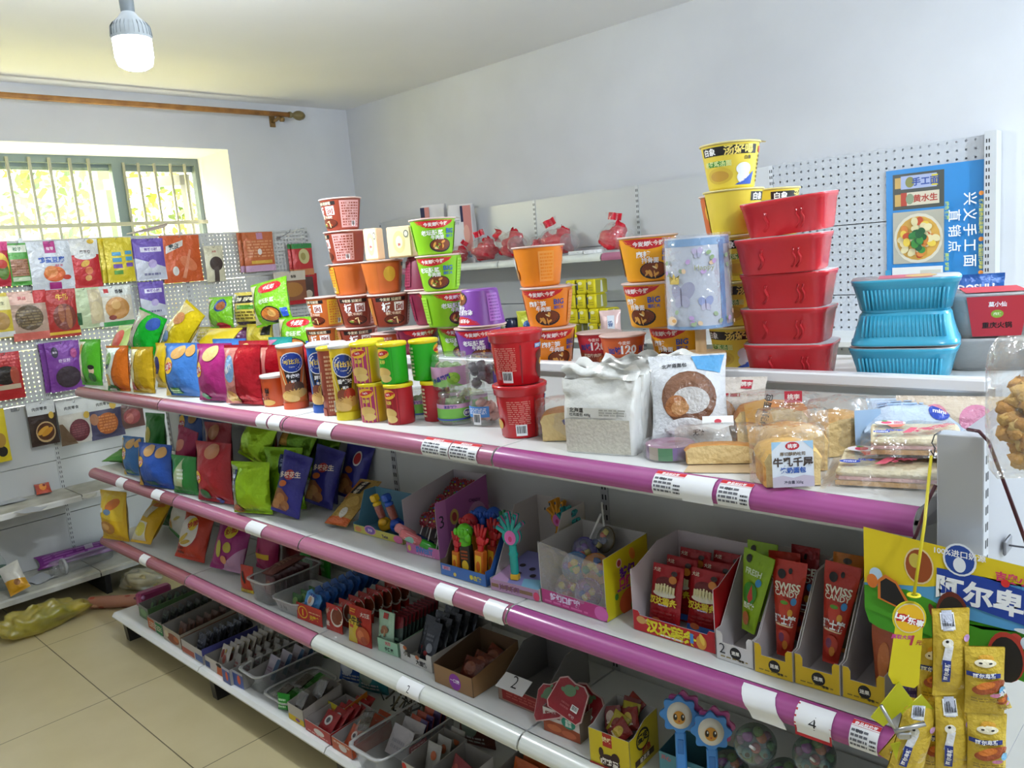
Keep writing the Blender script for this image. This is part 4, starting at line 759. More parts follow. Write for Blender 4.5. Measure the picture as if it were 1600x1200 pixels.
# toast bags in woven-look white paper
weave = noisy('woven_paper', 'c9c3b2', 'd8d2c2', 160, .85, .3, 2)
white_p = mat('e9e8e2', 'bag')
A0, A1 = at(886, 702, Z=T1), at(988, 713, Z=T1)
for i in range(4):
    P = (A0 + A1) / 2 + V((.003 * i, .045 + .060 * i, 0)); P.z = T1
    lb = ('white toast bag with folded top, first in the row beside the red buckets', 'second white toast bag in the row, folded corner towards the front', 'third white toast bag in the row, behind the folded one', 'last white toast bag, at the back of the row by the lamp stand', '')[i]
    o = thing('toast_bag', lb, 'bread', P, (0, 0, R((12, 7, 9, 6, 8)[i])), 'white toast bags'); w_, h_, d_ = (A1 - A0).length * .98, .158, .062
    def body(a, b, w_=w_, h_=h_, d_=d_, i=i):
        t = a * 2 * pi + pi / 4; k = (abs(cos(t)) ** 8 + abs(sin(t)) ** 8) ** -.125; f = 1 if b < .62 else 1 - (b - .62) / .38 * .93
        tw = 1 + (.05 * (b - .62) / .38 if b > .62 else 0); wr = 1 + .012 * sin(9 * t + 12 * b + i) + .01 * sin(23 * t + i)
        return V((w_ / 2 * k * cos(t) * tw * wr, d_ / 2 * k * sin(t) * f * wr + (.012 * sin(7 * a * pi) * (b > .8)), h_ * b * (1 + .012 * sin(12 * t + i) * (b > .9))))
    m = MB(); m.grid(body, 40, 18, white_p); m.box(-w_ * .45, -d_ * .45, 0, w_ * .45, d_ * .45, .002, white_p); m.build('bag', o)
    m = MB(); m.grid(lambda a, b: V(((2 * a - 1) * w_ * .46, -d_ / 2 * 1.022 - .0006, .003 + .072 * b)), 6, 4, weave); S = Flat((0, -d_ / 2 * 1.04, 0), (1, 0, 0), (0, 0, 1), w_, h_)
    if i == 0: deco(m, S, [('r', -.82, .5, .6, .63, 'd8d6cc'), ('t', -.55, .6, .011, '北海道', '33312c', 0, .03), ('t', -.45, .535, .008, '吐司面包 400g', '55534c'), ('l', .1, .52, .85, .62, 3, 'a8a69c')], .002, .0002, 'paper')
    m.build('label', o)
    m = MB(); m.grid(lambda a, b: V(((2 * a - 1) * w_ * .54, .012 * sin(5 * a + 6 * b + i) + .006 * sin(19 * a), h_ * .985 + .028 * b * (1 + .25 * sin(14 * a + i)))), 18, 4, white_p); m.build('fold', o)
# other breads
def bread_pack(label, P, yw, w_, h_, d_, c, top, lab=None, tilt=0, name='bread_pack', fill=.86, group='packed breads', milky=False, flat=False, seed=1, labS=None, cc='bread'):
    o = thing(name, label, 'bread', P, (0, 0, 0), group); o.rotation_mode = 'YXZ'; o.rotation_euler = (-R(tilt), 0, R(yw))
    if flat:
        m = MB(); m.rbox(-w_ * .43, -d_ * .42, .004, w_ * .43, d_ * .42, h_ * .45, mat(c, 'food'), .006).rbox(-w_ * .43, -d_ * .42, h_ * .47, w_ * .43, d_ * .42, h_ * .9, mat(top, 'food'), .006); m.build(cc, o)
    else: loaf_mesh(w_ * .84, h_ * .82, d_ * .8, c, top, seed).build(cc, o)
    m = film_bag(d_, w_ * 1.12, h_ * 1.04, seed, mat('f2efea', 'milky') if milky else film)
    fb = m.build('film', o, (-w_ * .56, 0, h_ * .56), (0, R(90), 0)); fb.rotation_euler = (0, R(90), 0)
    if lab: mm = MB(); S, sh = lab; deco(mm, S, sh, .0012, .0002, 'paper'); mm.build('label', o)
    return o
bread_pack('round bread in clear film left of the first toast bag', V((2.775, .165, T1)), 30, .13, .085, .10, 'd9a25a', 'cf8f4a', (Flat((0, -.052, .0), (1, 0, 0), (0, .1, 1), .1, .085), [('t', .2, .6, .012, '面包', '2a3a94', .5)]))
# blue and white brown bread pack leaning back
bag('white bread bag with blue corner and two brown loaves pictured', 1107, 704, 590, 112, T1, 'e3e4e6', [('p', [(.1, .98), (.95, .98), (.85, .76), (.25, .8)], '5fa8dc'), ('t', -.35, .86, .011, '北海道面包', '2a2a30', .05), ('e', 0, .48, .74, .3, '7a5038'), ('e', -.05, .56, .6, .2, '8a6048'), ('e', .05, .44, .5, .15, 'c9c4c0'), ('e', -.35, .38, .3, .12, 'a86a3c'), ('e', -.25, .36, .24, .08, 'c08a58'), ('e', -.1, .16, .55, .09, 'e9e9ea'), ('t', .2, .1, .012, '无糖', '50505a')], d=.06, yaw=32, tilt=26, name='bread_pack', cat='bread', group='packed breads', kind='wrap', P=at(1107, 700, Z=T1), h=.195, w=.165)
o = thing('tape_tin', 'round clear tub with purple, green and yellow rolls beside the bread', 'tub', at(1075, 722, Z=T1) + V((-.02, .03, 0))); o.location.z = T1
MB().lathe([(0, .001), (.052, .001), (.054, .004), (.054, .032), (.05, .036), (0, .0365)], 40, mat('ece9ec', 'clear'), close=False).build('case', o)
m = MB()
for k, (a0, a1, c) in enumerate(((-2.6, -2.0, '6a3a6a'), (-2.0, -1.5, 'b8a890'), (-1.5, -.9, '2f8a44'), (-.9, -.35, '7a5aa0'), (-.35, .2, 'cdbb3c'), (.2, 1.7, 'b08aa0'), (1.7, 3.68, '5a3a5a'))):
    m.add([(.049 * cos(a0 + (a1 - a0) * j / 6), .049 * sin(a0 + (a1 - a0) * j / 6), z_) for z_ in (.003, .029) for j in range(7)], [[j, j + 1, j + 8, j + 7] for j in range(6)], c, True)
m.lathe([(.049, .029), (.028, .0295), (.027, .003)], 36, 'b07a94', close=False); m.build('rolls', o)
bread_pack('clear bag of orange flower bread standing behind the croissant pack', V((3.19, .30, T1)), 25, .17, .105, .10, 'c97a2c', 'd98a34', (Flat((0, -.055, 0), (1, 0, 0), (0, .2, 1), .15, .13), [('p', [(-.6, .1), (.2, .1), (-.1, .8), (-.7, .7)], 'e0a850'), ('t', -.12, .62, .016, '相扣面包', '2c1c18', 1.35, .03), ('r', .35, .72, .8, .9, 'c03040'), ('t', .58, .81, .012, '桃李', 'f4e8e0')]), tilt=0)
o = bag('second clear bread bag with red stamp leaning at the back, next to the blue tubs', 1230, 660, 575, 90, None, 'e2d8cc', [('l', -.8, .62, .3, .72, 1, 'c03040'), ('r', .3, .78, .62, .94, 'c03a48'), ('t', .46, .86, .012, '桃李', 'f4e8e0'), ('e', -.3, .35, .5, .25, 'd09048')], d=.05, yaw=20, tilt=22, P=V((3.16, .315, T1)), h=.135, w=.15, name='bread_pack', cat='bread', group='packed breads', kind='wrap')
bread_pack('flat croissant pack with white cardboard tag, in front of the flower bread', V((3.205, .165, T1)), 30, .15, .045, .10, 'd9a458', 'c98a40', (Flat((0, -.01, .05), (1, 0, 0), (0, .75, .55), .10, .06), [('p', [(-.6, .5), (.6, .5), (.6, 1), (-.6, 1)], 'e9e6e2'), ('p', [(-.5, .5), (.5, .5), (0, .3)], 'e9e6e2'), ('e', 0, .72, .14, .12, 'c03a48')]), tilt=8, seed=4)
m = MB(); m.panel([(-.08, 0), (.08, 0), (.07, .1), (-.07, .1)], (0, 0, 0), (1, 0, 0), (0, 1, .05), .0015, 'cfb692'); tag(m.build('card_sheet', None, (3.235, .085, T1 + .002), (0, 0, R(25))), 'brown card sheet lying under the croissant pack', 'card')
mil = [('r', -1, 0, 1, 1, 'dfe6ee'), ('p', [(-1, .8), (-.5, 1), (-1, 1)], 'a8d0ec'), ('p', [(1, .8), (.5, 1), (1, 1)], 'a8d0ec'), ('e', 0, .9, .34, .09, 'c2303c'), ('t', 0, .9, .008, '桃李', 'ffffff'), ('t', 0, .73, .007, '厚切醇奶吐司', '7a6a54'), ('t', 0, .55, .0165, '牛乳千层', '4a3c34', 0, .03), ('t', 0, .37, .0105, '炼奶面包', '2c5cae', 0, .03), ('p', [(-1, 0), (1, 0), (1, .22), (.5, .26), (0, .2), (-.5, .26), (-1, .22)], 'c4bccb'), ('t', 0, .1, .006, '净含量 320g', '4a4a5a')]
bread_pack('milk layer loaf in clear film with blue and white label, at the shelf edge', at(1238, 755, Z=T1) + V((-.02, .05, .0)), 38, .115, .085, .11, 'c98f42', 'd9a958', (Flat((-.004, -.0605, .006), (1, 0, 0), (0, .04, 1), .068, .078), mil), seed=2)
bread_pack('second milk loaf in film behind the labelled one', V((3.33, .195, T1)), 42, .12, .095, .12, 'c28c48', 'd6a65a', None, seed=5)
bread_pack('third milk loaf at the back, with a blue film edge', V((3.40, .30, T1)), 45, .11, .095, .11, 'c28c48', 'cfa060', (Flat((.03, -.058, .01), (1, 0, 0), (0, .05, 1), .05, .08), [('r', -1, 0, 1, 1, 'a9c6e4')]), seed=6)
# strawberry sandwich bread
sw = [('e', -.52, .76, .34, .13, 'ece4e8'), ('e', -.6, .76, .12, .08, 'd84a6c'), ('e', -.64, .84, .07, .03, '4fa050'), ('l', -.44, .68, -.24, .84, 3, 'd8607c'), ('p', [(-.6, .62), (-.2, .66), (-.3, .5), (-.5, .46)], 'd8705c'), ('e', -.72, .2, .18, .07, '2a48b0'), ('t', -.72, .2, .012, 'mini', 'f0f0fa', 0, .03), ('t', -.45, .27, .014, '桃李', '3a58b8'), ('t', .35, .42, .019, '厚切', 'c85068', .9, .03), ('t', .1, .3, .019, '吐司', 'c85068', .9, .03), ('t', .62, .58, .017, '面包', 'c85068', .9), ('p', [(-.3, .1), (-.12, .12), (.05, .4), (-.1, .42)], 'd0586c')]
def sandwich(label, P, yw, tilt=0, lab=True, s=1):
    o = thing('bread_pack', label, 'bread', P, (0, 0, 0), 'strawberry sandwich breads'); o.rotation_mode = 'YXZ'; o.rotation_euler = (-R(tilt), 0, R(yw)); w_, d_, h_ = .165 * s, .15 * s, .036
    m = MB()
    for z0, z1, c in ((.003, .013, 'e2c896'), (.0135, .0185, 'd8a8a0'), (.019, .031, 'eadbb4')): m.rbox(-w_ * .45, -d_ * .42, z0, w_ * .45, d_ * .42, z1, mat(c, 'food'), .005)
    m.box(-w_ * .452, -d_ * .422, .004, w_ * .452, -d_ * .418, .012, mat('c99a5c', 'food')); m.build('bread', o)
    film_bag(h_ * 1.25, w_ * 1.14, d_ * .98, 3).build('film', o, (-w_ * .57, 0, h_ * .5), (0, R(90), 0)) if False else None
    fm = MB(); q = random.Random(int(P[0] * 1e4)); ph = q.uniform(0, 6)
    fm.grid(lambda a, b: V(((2 * a - 1) * w_ * .56, (2 * b - 1) * d_ * .60, .005 + .0315 * min(1, 6 * a, 6 * (1 - a)) * min(1, 7 * b, 7 * (1 - b)) + .0014 * sin(21 * a + 17 * b + ph) * (0 if not .05 < a < .95 else 1))), 28, 24, film)
    fm.build('film', o)
    m = MB(); deco(m, Flat((0, -d_ * .46, .0375), (1, 0, 0), (0, 1, 0), w_ * .95, d_ * .92), sw, .0006, .0002, 'paper'); m.build('label', o); return o
sandwich('strawberry sandwich bread lying in front at the right end of the top shelf', at(1392, 752, Z=T1) + V((-.0, .05, 0)), 16, s=1.18)
P = V((3.53, .245, T1 + .043))
sandwich('second strawberry sandwich bread, just behind the grey post', P, 20, 0, s=.95)
bag('pale blue film bread bag on the sandwich stack', 1470, 650, 624, 140, None, 'c6d6e8', [('e', .5, .4, .22, .2, '2a48b0'), ('t', .5, .4, .014, 'mini', 'f0f0fa', 0, .03), ('l', -.8, .55, .2, .75, 2, 'a0b8d8')], d=.04, yaw=18, tilt=62, P=V((3.52, .265, T1 + .05)), h=.10, w=.17, name='bread_pack', cat='bread', group='packed breads', kind='wrap')
bag('strawberry bread bag leaning at the back of the top shelf under the rail', 1470, 625, 595, 150, None, 'd9c8b2', [('e', -.3, .6, .25, .25, 'd88a9c'), ('e', .45, .6, .3, .25, 'd88aa8'), ('e', .6, .25, .22, .14, '3a2a9a'), ('t', .6, .25, .012, 'mini', 'f0f0fa', 0, .03)], d=.04, yaw=14, tilt=22, P=V((3.53, .305, T1 + .002)), h=.115, w=.185, name='bread_pack', cat='bread', group='packed breads', kind='wrap')
# cookie bag hanging on the end panel
o = thing('cookie_bag', 'clear bag with a big golden crispy rice cookie hanging at the end panel', 'cookie bag', (3.775, -.06, 1.335), (0, 0, R(35)))
m = MB(); q = random.Random(4)
for i in range(150):
    a = q.uniform(0, 6.28); d = sqrt(q.random()); m.blob((.050 * d * cos(a), q.uniform(-.012, .012), .075 + .066 * d * sin(a)), (.013, .009, .010), mat(q.choice(('d29a48', 'dcae5c', 'c48a3a', 'e3bf74')), 'food'), i, .2, 7, 5)
m.build('cookie', o)
film_bag(.14, .185, .05, 9).build('film', o)
wire_hook('wire hook holding the cookie bag', (3.69, .03, 1.54), .1, R(-40)) if False else None
# ================================================================ price tags on the top strip
ptag('small white price tag, left of two on the top strip under the orange tub', 402, 418, 0, False, v=662)
ptag('small white price tag with faint print, right of two under the orange can', 421, 439, 0, False, v=665)
ptag('blank white paper tag on the top strip below the blue can', 497, 518, 0, False, v=668, ang=.25)
ptag('red-headed price tag on the top strip, left of a pair under the jars', 661, 702, 0, True, v=705)
ptag('red-headed price tag on the top strip, right of the pair under the jars', 704, 746, 0, True, v=710)
ptag('red-headed price tag on the top strip below the round tub', 1021, 1066, 0, True, v=755)
ptag('plain white paper tag on the top strip between two red-headed tags', 1066, 1114, 0, False, v=760, hang=.004)
ptag('red-headed price tag on the top strip below the croissant pack', 1122, 1172, 0, True, v=775)
# ================================================================ rear deck of the gondola: noodle bowls, lamp, trays
ZD, HB = 1.35, .1142
rows = [  # kind, u, level, turn, flip, label
 ('tan', 512, 0, -20, 0, 'orange and mustard bowl at the left end of the bottom row of noodles'),
 ('brown', 562, 0, 10, 0, 'brown noodle bowl in the bottom row, under the brown bowl with the white character box'),
 ('or120', 609, 0, 5, 0, 'rust noodle bowl in the bottom row between brown and maroon bowls'),
 ('maroon', 655, 0, 15, 0, 'maroon noodle bowl in the bottom row, left of the lowest green bowl'),
 ('green', 699, 0, -8, 0, 'lowest lime green noodle bowl, bottom of the green stack'),
 ('purple', 750, 0, -8, 0, 'upright purple noodle bowl under the upside-down purple bowl'),
 ('tan', 512, 1, -45, 0, 'orange and mustard noodle bowl at the left end, second row up'),
 ('brown', 562, 1, -10, 0, 'brown noodle bowl showing a white character box, second row up'),
 ('brown', 612, 1, 12, 0, 'second brown bowl with black top label, left of the maroon bowl'),
 ('maroon', 653, 1, 20, 0, 'upright maroon noodle bowl under the upside-down maroon bowl'),
 ('green', 697, 1, 30, 0, 'lime green noodle bowl, second from the bottom of the green stack'),
 ('purple', 753, 1, 118, 1, 'upside-down purple noodle bowl beside the green stack'),
 ('tan', 549, 2, 200, 0, 'brown-orange noodle bowl third up in the leftmost stack'),
 ('tan', 601, 2, 120, 0, 'orange noodle bowl under the cream boxes, third row up'),
 ('maroon', 641, 2, 15, 1, 'upside-down maroon noodle bowl between orange and green bowls'),
 ('green', 690, 2, -22, 0, 'lime green noodle bowl, second from the top of the green stack'),
 ('brown', 543, 3, -88, 0, 'pinkish backed brown bowl second from the top of the tall left stack'),
 ('green', 681, 3, 5, 0, 'topmost lime green noodle bowl with blue lettering'),
 ('brown', 536, 4, -52, 0, 'topmost brown noodle bowl of the tall left stack'),
 ('orange', 862, 0, 10, 0, 'orange noodle bowl with blue lettering behind the red bucket'),
 ('orange', 858, 1, -18, 0, 'orange noodle bowl with red crescent above the bottom row, left of yellow tissue packs'),
 ('orange', 844, 2, 118, 0, 'topmost orange noodle bowl showing its plain printed back'),
 ('yellow', 1026, 0, -35, 0, 'lowest amber noodle bowl left of the lamp stand'),
 ('yellow', 1021, 1, -42, 0, 'middle amber noodle bowl of the stack left of the lampshade'),
 ('yellow', 1015, 2, -2, 0, 'topmost amber noodle bowl left of the butterfly lampshade')]
VR = ((547, 500, 452, 404, 356), (562, 500, 436, 370, 300))
rows += [('red120', 918, 0, -4, 0, 'dark red noodle tub printed 120 between two orange tubs'), ('or120', 975, 0, 12, 0, 'rust orange noodle tub printed 120, left of the lowest amber bowl'), ('red120', 806, 0, 0, 0, 'dark red noodle tub half hidden behind the stacked red buckets')]
for lv in range(5):
    px_, py_, pr_ = -9, .49, 0
    for k, u, l_, tn, fl, lb in sorted([r for r in rows if r[2] == lv], key=lambda r: r[1]):
        rr = .0775 * (.82 if k.endswith('120') else 1); Y = .49; vv = VR[u > 800][lv]; X = at(u, vv, Y=Y)[0]; need = rr + pr_
        if X - px_ < need:
            if py_ < .5:
                Y = py_ + min(.075, sqrt(max(0, need ** 2 - max(.10, X - px_) ** 2))); X = at(u, vv, Y=Y)[0]
            dy = abs(Y - py_); X = max(X, px_ + sqrt(max(.0001, need ** 2 - dy ** 2)))
        bowl(k, lb, 0, 0, ZD + HB * lv, tn, X=X, Y=Y, flip=fl, sc=.82 if k.endswith('120') else 1); px_, py_, pr_ = X, Y, rr
for lv, tn, lb in ((0, -5, 'bowl with black band behind the lamp stand, lowest of its stack'), (1, 20, 'bowl second up in its stack, behind the lampshade'), (2, 40, 'bowl third up in its stack, behind the lampshade top'), (3, 112, 'pale yellow bowl second from the top of the soup noodle stack'), (4, 8, 'topmost pale yellow bowl of the tall soup noodle stack')):
    bowl('soup', 'pale yellow soup ' + lb if lv < 3 else lb, 0, 0, ZD + .108 * lv, tn, X=3.008 + .004 * (lv % 2), Y=.575, sc=.945)
for lv, tn, lb in ((0, 10, 'pale soup noodle bowl at the bottom behind the red trays'), (1, 0, 'pale soup noodle bowl second up behind the red trays'), (2, 30, 'pale soup noodle bowl third up behind the red trays'), (3, 75, 'pale yellow soup bowl just above the red trays with dark rim')):
    bowl('soup', lb, 0, 0, ZD + .108 * lv, tn, X=3.02 if lv < 3 else 3.03, Y=.735, sc=.945)
bowl('tan', 'orange noodle bowl peeping between the two soup bowl stacks', 0, 0, ZD + .325, 60, X=2.90, Y=.745, sc=.945)
# cream boxes on the third row
for lb, u, w_, vb, vt in (('cream pastry box with a flower, left of two on the orange bowl', 588, .05, 413, 364), ('cream pastry box with pink sprig, next to the topmost green bowl', 632, .085, 410, 362)):
    P = at(u, vb, Y=.50); h = solve(P, V((0, 0, 1)), vt); P.z = ZD + HB * 3 + .0015
    m = MB(); m.rbox(-w_ / 2, -.03, 0, w_ / 2, .03, h, 'ecc79a', .004); S = Flat((0, -.03, 0), (1, 0, 0), (0, 0, 1), w_, h)
    deco(m, S, [('r', -.9, .05, .9, .95, 'f2e2b8'), ('e', 0, .5, .5, .36, 'e6d69a'), ('e', 0, .5, .28, .2, 'f6edd2'), ('t', 0, .42, .009, '酥', 'c0303c'), ('e', .62, .75, .2, .12, '7c7a72'), ('e', .62, .75, .14, .08, 'f0e8d4')], .0005, .0002)
    tag(m.build('pastry_box', None, P, (0, 0, R(30))), lb, 'box', 'cream pastry boxes')
# table lamp, still wrapped
lp = thing('table_lamp', 'table lamp with butterfly patterned shade and wooden stand, wrapped in clear film', 'lamp', (3.005, .408, 1.3785), (0, 0, face((3.0, .4, 0))))
wd = noisy('lamp_wood', 'c9a476', 'd9b98c', 8, .5)
MB().lathe([(.05, 0), (.056, .002), (.057, .03), (.055, .034), (.012, .035)], 40, wd).build('base', lp)
MB().lathe([(.0125, .034), (.0125, .14)], 20, wd).build('stem', lp)
m = MB(); m.lathe([(.0735, .095), (.071, .30)], 48, 'dcdfe8', close=False).lathe([(.0705, .30), (.073, .095)], 48, 'eceef2', close=False)
S = Cone(.0737, .0712, .095, .30, -pi / 2, pi)
d = [('r', -1, .9, 1, .98, '8db4dc'), ('r', -1, 0, 1, .035, '8db4dc'), ('r', .45, .03, .58, .95, '7fa8d8')]
for x, y, s_, c in ((-.35, .36, 1, 'b9b8d0'), (.12, .27, .55, 'a9b4e0'), (.0, .82, .4, 'd9c8e6')):
    d += [('e', x - .1 * s_, y + .05 * s_, .13 * s_, .1 * s_, c, .6), ('e', x + .12 * s_, y + .06 * s_, .14 * s_, .11 * s_, c, -.6), ('e', x - .06 * s_, y - .05 * s_, .09 * s_, .07 * s_, 'c9c6dc', -.4), ('e', x + .08 * s_, y - .05 * s_, .09 * s_, .07 * s_, 'c9c6dc', .4), ('e', x, y, .015 * s_, .1 * s_, '6a6480')]
q = random.Random(5)
d += [('p', [(-.62, .5), (-.38, .5), (-.36, .6), (-.43, .54), (-.5, .62), (-.57, .54), (-.64, .6)], 'd8bc62')]
for i in range(26):
    x = q.uniform(-.75, .95); y = q.choice((q.uniform(.05, .2), q.uniform(.6, .85))); d.append(('e', x, y, .05, .022, q.choice(('9fb68a', 'e8cba8', 'c8a8d8', 'a8bc98')), q.uniform(0, 3)))
d += [('e', -.55, .1, .12, .05, 'f0d6b8'), ('e', -.5, .1, .05, .02, 'e0a860'), ('t', .12, .66, .016, 'Happy', 'a8a878', 0, 0)]
deco(m, S, d, .0005, .00015, 'paper'); shd = m.build('shade', lp)
m = MB(); m.grid(lambda a, b: V(((.0755 + .0012 * sin(a * 60 + b * 9)) * cos(a * 2 * pi), (.0755 + .0012 * sin(a * 60 + b * 9)) * sin(a * 2 * pi), .093 + .212 * b)), 60, 8, mat('eef2f8', 'film')); m.build('wrapping', shd)
# red trays
def tray_mesh(w_, d_, h, c, rib=False, bot=.86, kind='plastic', sq=5):
    m = MB(); a, b_ = w_ / 2, d_ / 2
    m.lathe([(bot - .03, 0), (bot, .004), (.965, h - .012), (.985, h - .011), (.99, h - .006), (1.0, h - .005), (1.0, h - .001), (.975, h)], 44, mat(c, kind), sq=sq, ax=a, ay=b_, close=False)
    m.lathe([(.965, h), (.84, .006), (0, .005)], 44, mat(c, kind), sq=sq, ax=a, ay=b_, close=False); m.lathe([(0, .0), (bot - .03, 0)], 44, mat(c, kind), sq=sq, ax=a, ay=b_, close=False)
    if rib:
        for i in range(22):
            x = -a * bot * .86 + i * a * bot * .86 * 2 / 21
            for s_ in (-1, 1): m.tube([(x, s_ * (b_ * bot + .0003), .006), (x * 1.06, s_ * (b_ * .945), h - .02)], .0022, mat(c, kind), 6)
    return m
def lidfilm(w_, d_, h, sh=()):
    m = MB(); S = Flat((0, -d_ / 2 * .97, h + .0007), (1, 0, 0), (0, 1, 0), w_ * .97, d_ * .97)
    m.lathe([(.985, h - .0012), (.99, h + .0005), (0, h + .0009)], 44, mat('e8e4e4', 'milky'), sq=5, ax=w_ / 2, ay=d_ / 2, close=False)
    deco(m, S, sh, .0006, .0002); return m
tl = ['topmost of the five stacked red food trays, tilted', 'second from the top of the five stacked red food trays', 'middle one of the five stacked red food trays', 'second from the bottom of the five stacked red food trays', 'lowest of the five stacked red food trays']
w0, d0, h0 = .195, .145, .078
for i in range(5):
    k = 4 - i; zz = ZD + .001 + .0785 * k
    if i == 0:
        t0 = o = thing('food_tray', tl[0], 'food tray', group='red food trays'); m = tray_mesh(w0, d0, h0, 'd2323a')
        q = random.Random(2)
        for s_ in range(5):                                           # embossed flame on the front wall
            x = q.uniform(-.04, .05); m.tube([(x - .004, -d0 / 2 * .888, .012), (x + .004, -d0 / 2 * .905, .022), (x + .006, -d0 / 2 * .925, .032), (x + .001, -d0 / 2 * .945, .042), (x + .004, -d0 / 2 * .962, .052)], .0022, mat('d2323a', 'plastic'), 6)
        m.build('tray', o); lidfilm(w0, d0, h0, [('e', -.1, .5, .6, .35, 'e0b0a8'), ('e', .1, .5, .3, .2, 'b04838')]).build('film_lid', o)
    else: o = dup(t0, tl[i])
    o.location = (3.178 + (.004, -.003, .003, -.002, .0)[k], .50 + (.0, .004, -.003, .002, .006)[k], zz + (.004 if i == 0 else 0)); o.rotation_euler = ((.045, -.055, R(6)) if i == 0 else (.012 * (i == 1), -.02 * (i == 1), R((0, 4, 3, 1, 5)[i] + 6)))
# blue tubs
bl_ = [('lowest of three blue food tubs, right way up', 0, 0), ('ribbed blue food tub turned upside down in the middle of the stack', 1, 1), ('topmost blue food tub with a film lid', 2, 0)]
for lb, k, fl in bl_:
    if k == 0:
        tb = o = thing('food_tub', lb, 'food tub', group='blue food tubs'); tray_mesh(.205, .15, .068, '3fa6c6', True, .82).build('tub', o); lidfilm(.205, .15, .068, [('r', -.5, .1, .5, .9, 'c84a64'), ('e', .3, .5, .3, .3, 'd8b060')]).build('film_lid', o)
    else: o = dup(tb, lb)
    zz = ZD + .001 + .0705 * k + (.0705 if fl else 0)
    o.location = (3.41, .545, zz); o.rotation_euler = (pi if fl else 0, 0, R(10 + 4 * k))
# clear hotpot boxes with red sleeve
for i, (lb, zz, x) in enumerate((('lower clear hotpot box under the red sleeved one', ZD + .001, 3.525), ('upper clear hotpot box with red paper sleeve', ZD + .071, 3.53))):
    o = thing('hotpot_box', lb, 'food box', (x, .715, zz), (0, 0, R(20)), 'clear hotpot boxes'); h = .068 if i == 0 else .092
    tray_mesh(.20, .17, h, 'd3d0cf', False, .80, 'milky').build('box', o)
    m = MB(); m.lathe([(.74, .008), (.9, h * .7), (.5, h * .8), (0, h * .82)], 24, mat('8ba05c' if i == 0 else 'b0a090', 'food'), sq=4, ax=.1, ay=.085, close=False); m.build('contents', o)
    lidfilm(.20, .17, h, [('r', -.4, .05, .4, .95, 'd8a0a0'), ('e', 0, .5, .5, .3, '9c6a40')]).build('film_lid', o)
    if i == 1:
        m = MB(); S = Flat((0, -.0765 * .9 - .004, .004), (1, 0, 0), V((0, -.0115, h - .01)), .112, h - .008)
        deco(m, S, [('p', [(-1, 1), (1, 1), (.78, 0), (-.78, 0)], 'c2323e'), ('t', 0, .8, .011, '莫小仙', 'ffffff'), ('e', 0, .56, .2, .1, '8fae3a'), ('t', 0, .56, .007, '麻辣', 'e8f0c0'), ('t', 0, .28, .0135, '重庆火锅', '2a1c1c')], .0026, .0002, 'paper')
        S2 = Flat((0, -.079, h + .003), (1, 0, 0), (0, 1, 0), .112, .158); deco(m, S2, [('r', -1, 0, 1, 1, 'c2323e')], 0, 0, 'paper'); m.build('sleeve', o)
# things behind
bag('blue snack bag lettered in white behind the blue tubs', 1512, 500, 442, 98, Y=.70, base='1c5fb0', shapes=[('t', 0, .84, .022, 'DODOSHU', 'ffffff', 0, .03), ('e', 0, .4, .6, .25, 'd8e4f0')], d=.032, yaw=20, tilt=0, name='snack_bag', P=V((3.455, .818, ZD + .002)), h=.19, w=.15)
o = thing('bottle', 'small white bottle with two blue caps left of the poster', 'bottle', (3.25, .80, ZD)); MB().lathe([(.016, 0), (.018, .004), (.018, .155), (.01, .17)], 20, mat('dfe1e4', 'plastic')).build('body', o)
MB().lathe([(.019, .17), (.02, .172), (.02, .19), (.017, .194)], 20, mat('2c3a94', 'plastic')).lathe([(.013, .17), (.014, .172), (.014, .19), (.012, .193)], 16, mat('2c3a94', 'plastic'), (.034, .004, 0)).build('cap', o)
# noodle multipacks on the left of the deck
np_ = dict(name='noodle_multipack', cat='noodle pack', group='noodle multipacks', Y=.52, kind='wrap')
ng = [('e', .2, .83, .62, .13, 'c8202c'), ('t', .2, .83, .022, '今麦郎', 'ffffff'), ('t', .15, .52, .022, '老坛酸菜', 'e8f4d0'), ('e', .2, .2, .5, .19, '262222'), ('e', .2, .21, .44, .15, 'd07a34'), ('e', .3, .22, .2, .08, 'e8b060'), ('r', .72, .1, .95, .3, '2a52b4'), ('r', -.98, .05, -.62, .95, 'd8d0a8'), ('r', -.95, .3, -.7, .6, '8a4a30')]
zz = ZD + .002
bag('purple noodle multipack between the yellow foil bag and an olive pack', 326, 524, 499, 30, base='5c1c50', shapes=[('l', -.8, .2, .7, .8, 4, 'b890a8')], d=.09, z=None, h=.10, w=.11, yaw=12, P=V((.52, .56, zz)), **{k: v for k, v in np_.items() if k != 'Y'})
bag('olive yellow noodle multipack lying behind the blue bags', 360, 530, 496, 48, base='b7a52e', shapes=[('r', .55, .55, .95, .95, '23201c'), ('r', -.9, .1, -.1, .9, 'c9b848')], d=.09, h=.115, w=.16, yaw=14, P=V((.71, .555, zz)), **{k: v for k, v in np_.items() if k != 'Y'})
bag('small green noodle multipack in front of the leftmost bowls', 432, 540, 484, 80, base='76b81e', shapes=ng, d=.085, h=.142, w=.205, yaw=14, P=V((1.02, .55, zz)), **{k: v for k, v in np_.items() if k != 'Y'})
bag('green noodle multipack left of the yellow pack, under the orange hanging bag', 281, 495, 441, 50, base='76b81e', shapes=[('e', .35, .72, .45, .2, '23408a'), ('e', .45, .7, .3, .14, '9a5a30'), ('e', .3, .05, .5, .12, 'c8202c'), ('r', -.98, .05, -.6, .95, 'd8d0a8'), ('l', -.9, .1, -.65, .9, 5, 'a06a40')], d=.085, h=.145, w=.16, yaw=14, P=V((.37, .56, ZD + .098)), **{k: v for k, v in np_.items() if k != 'Y'})
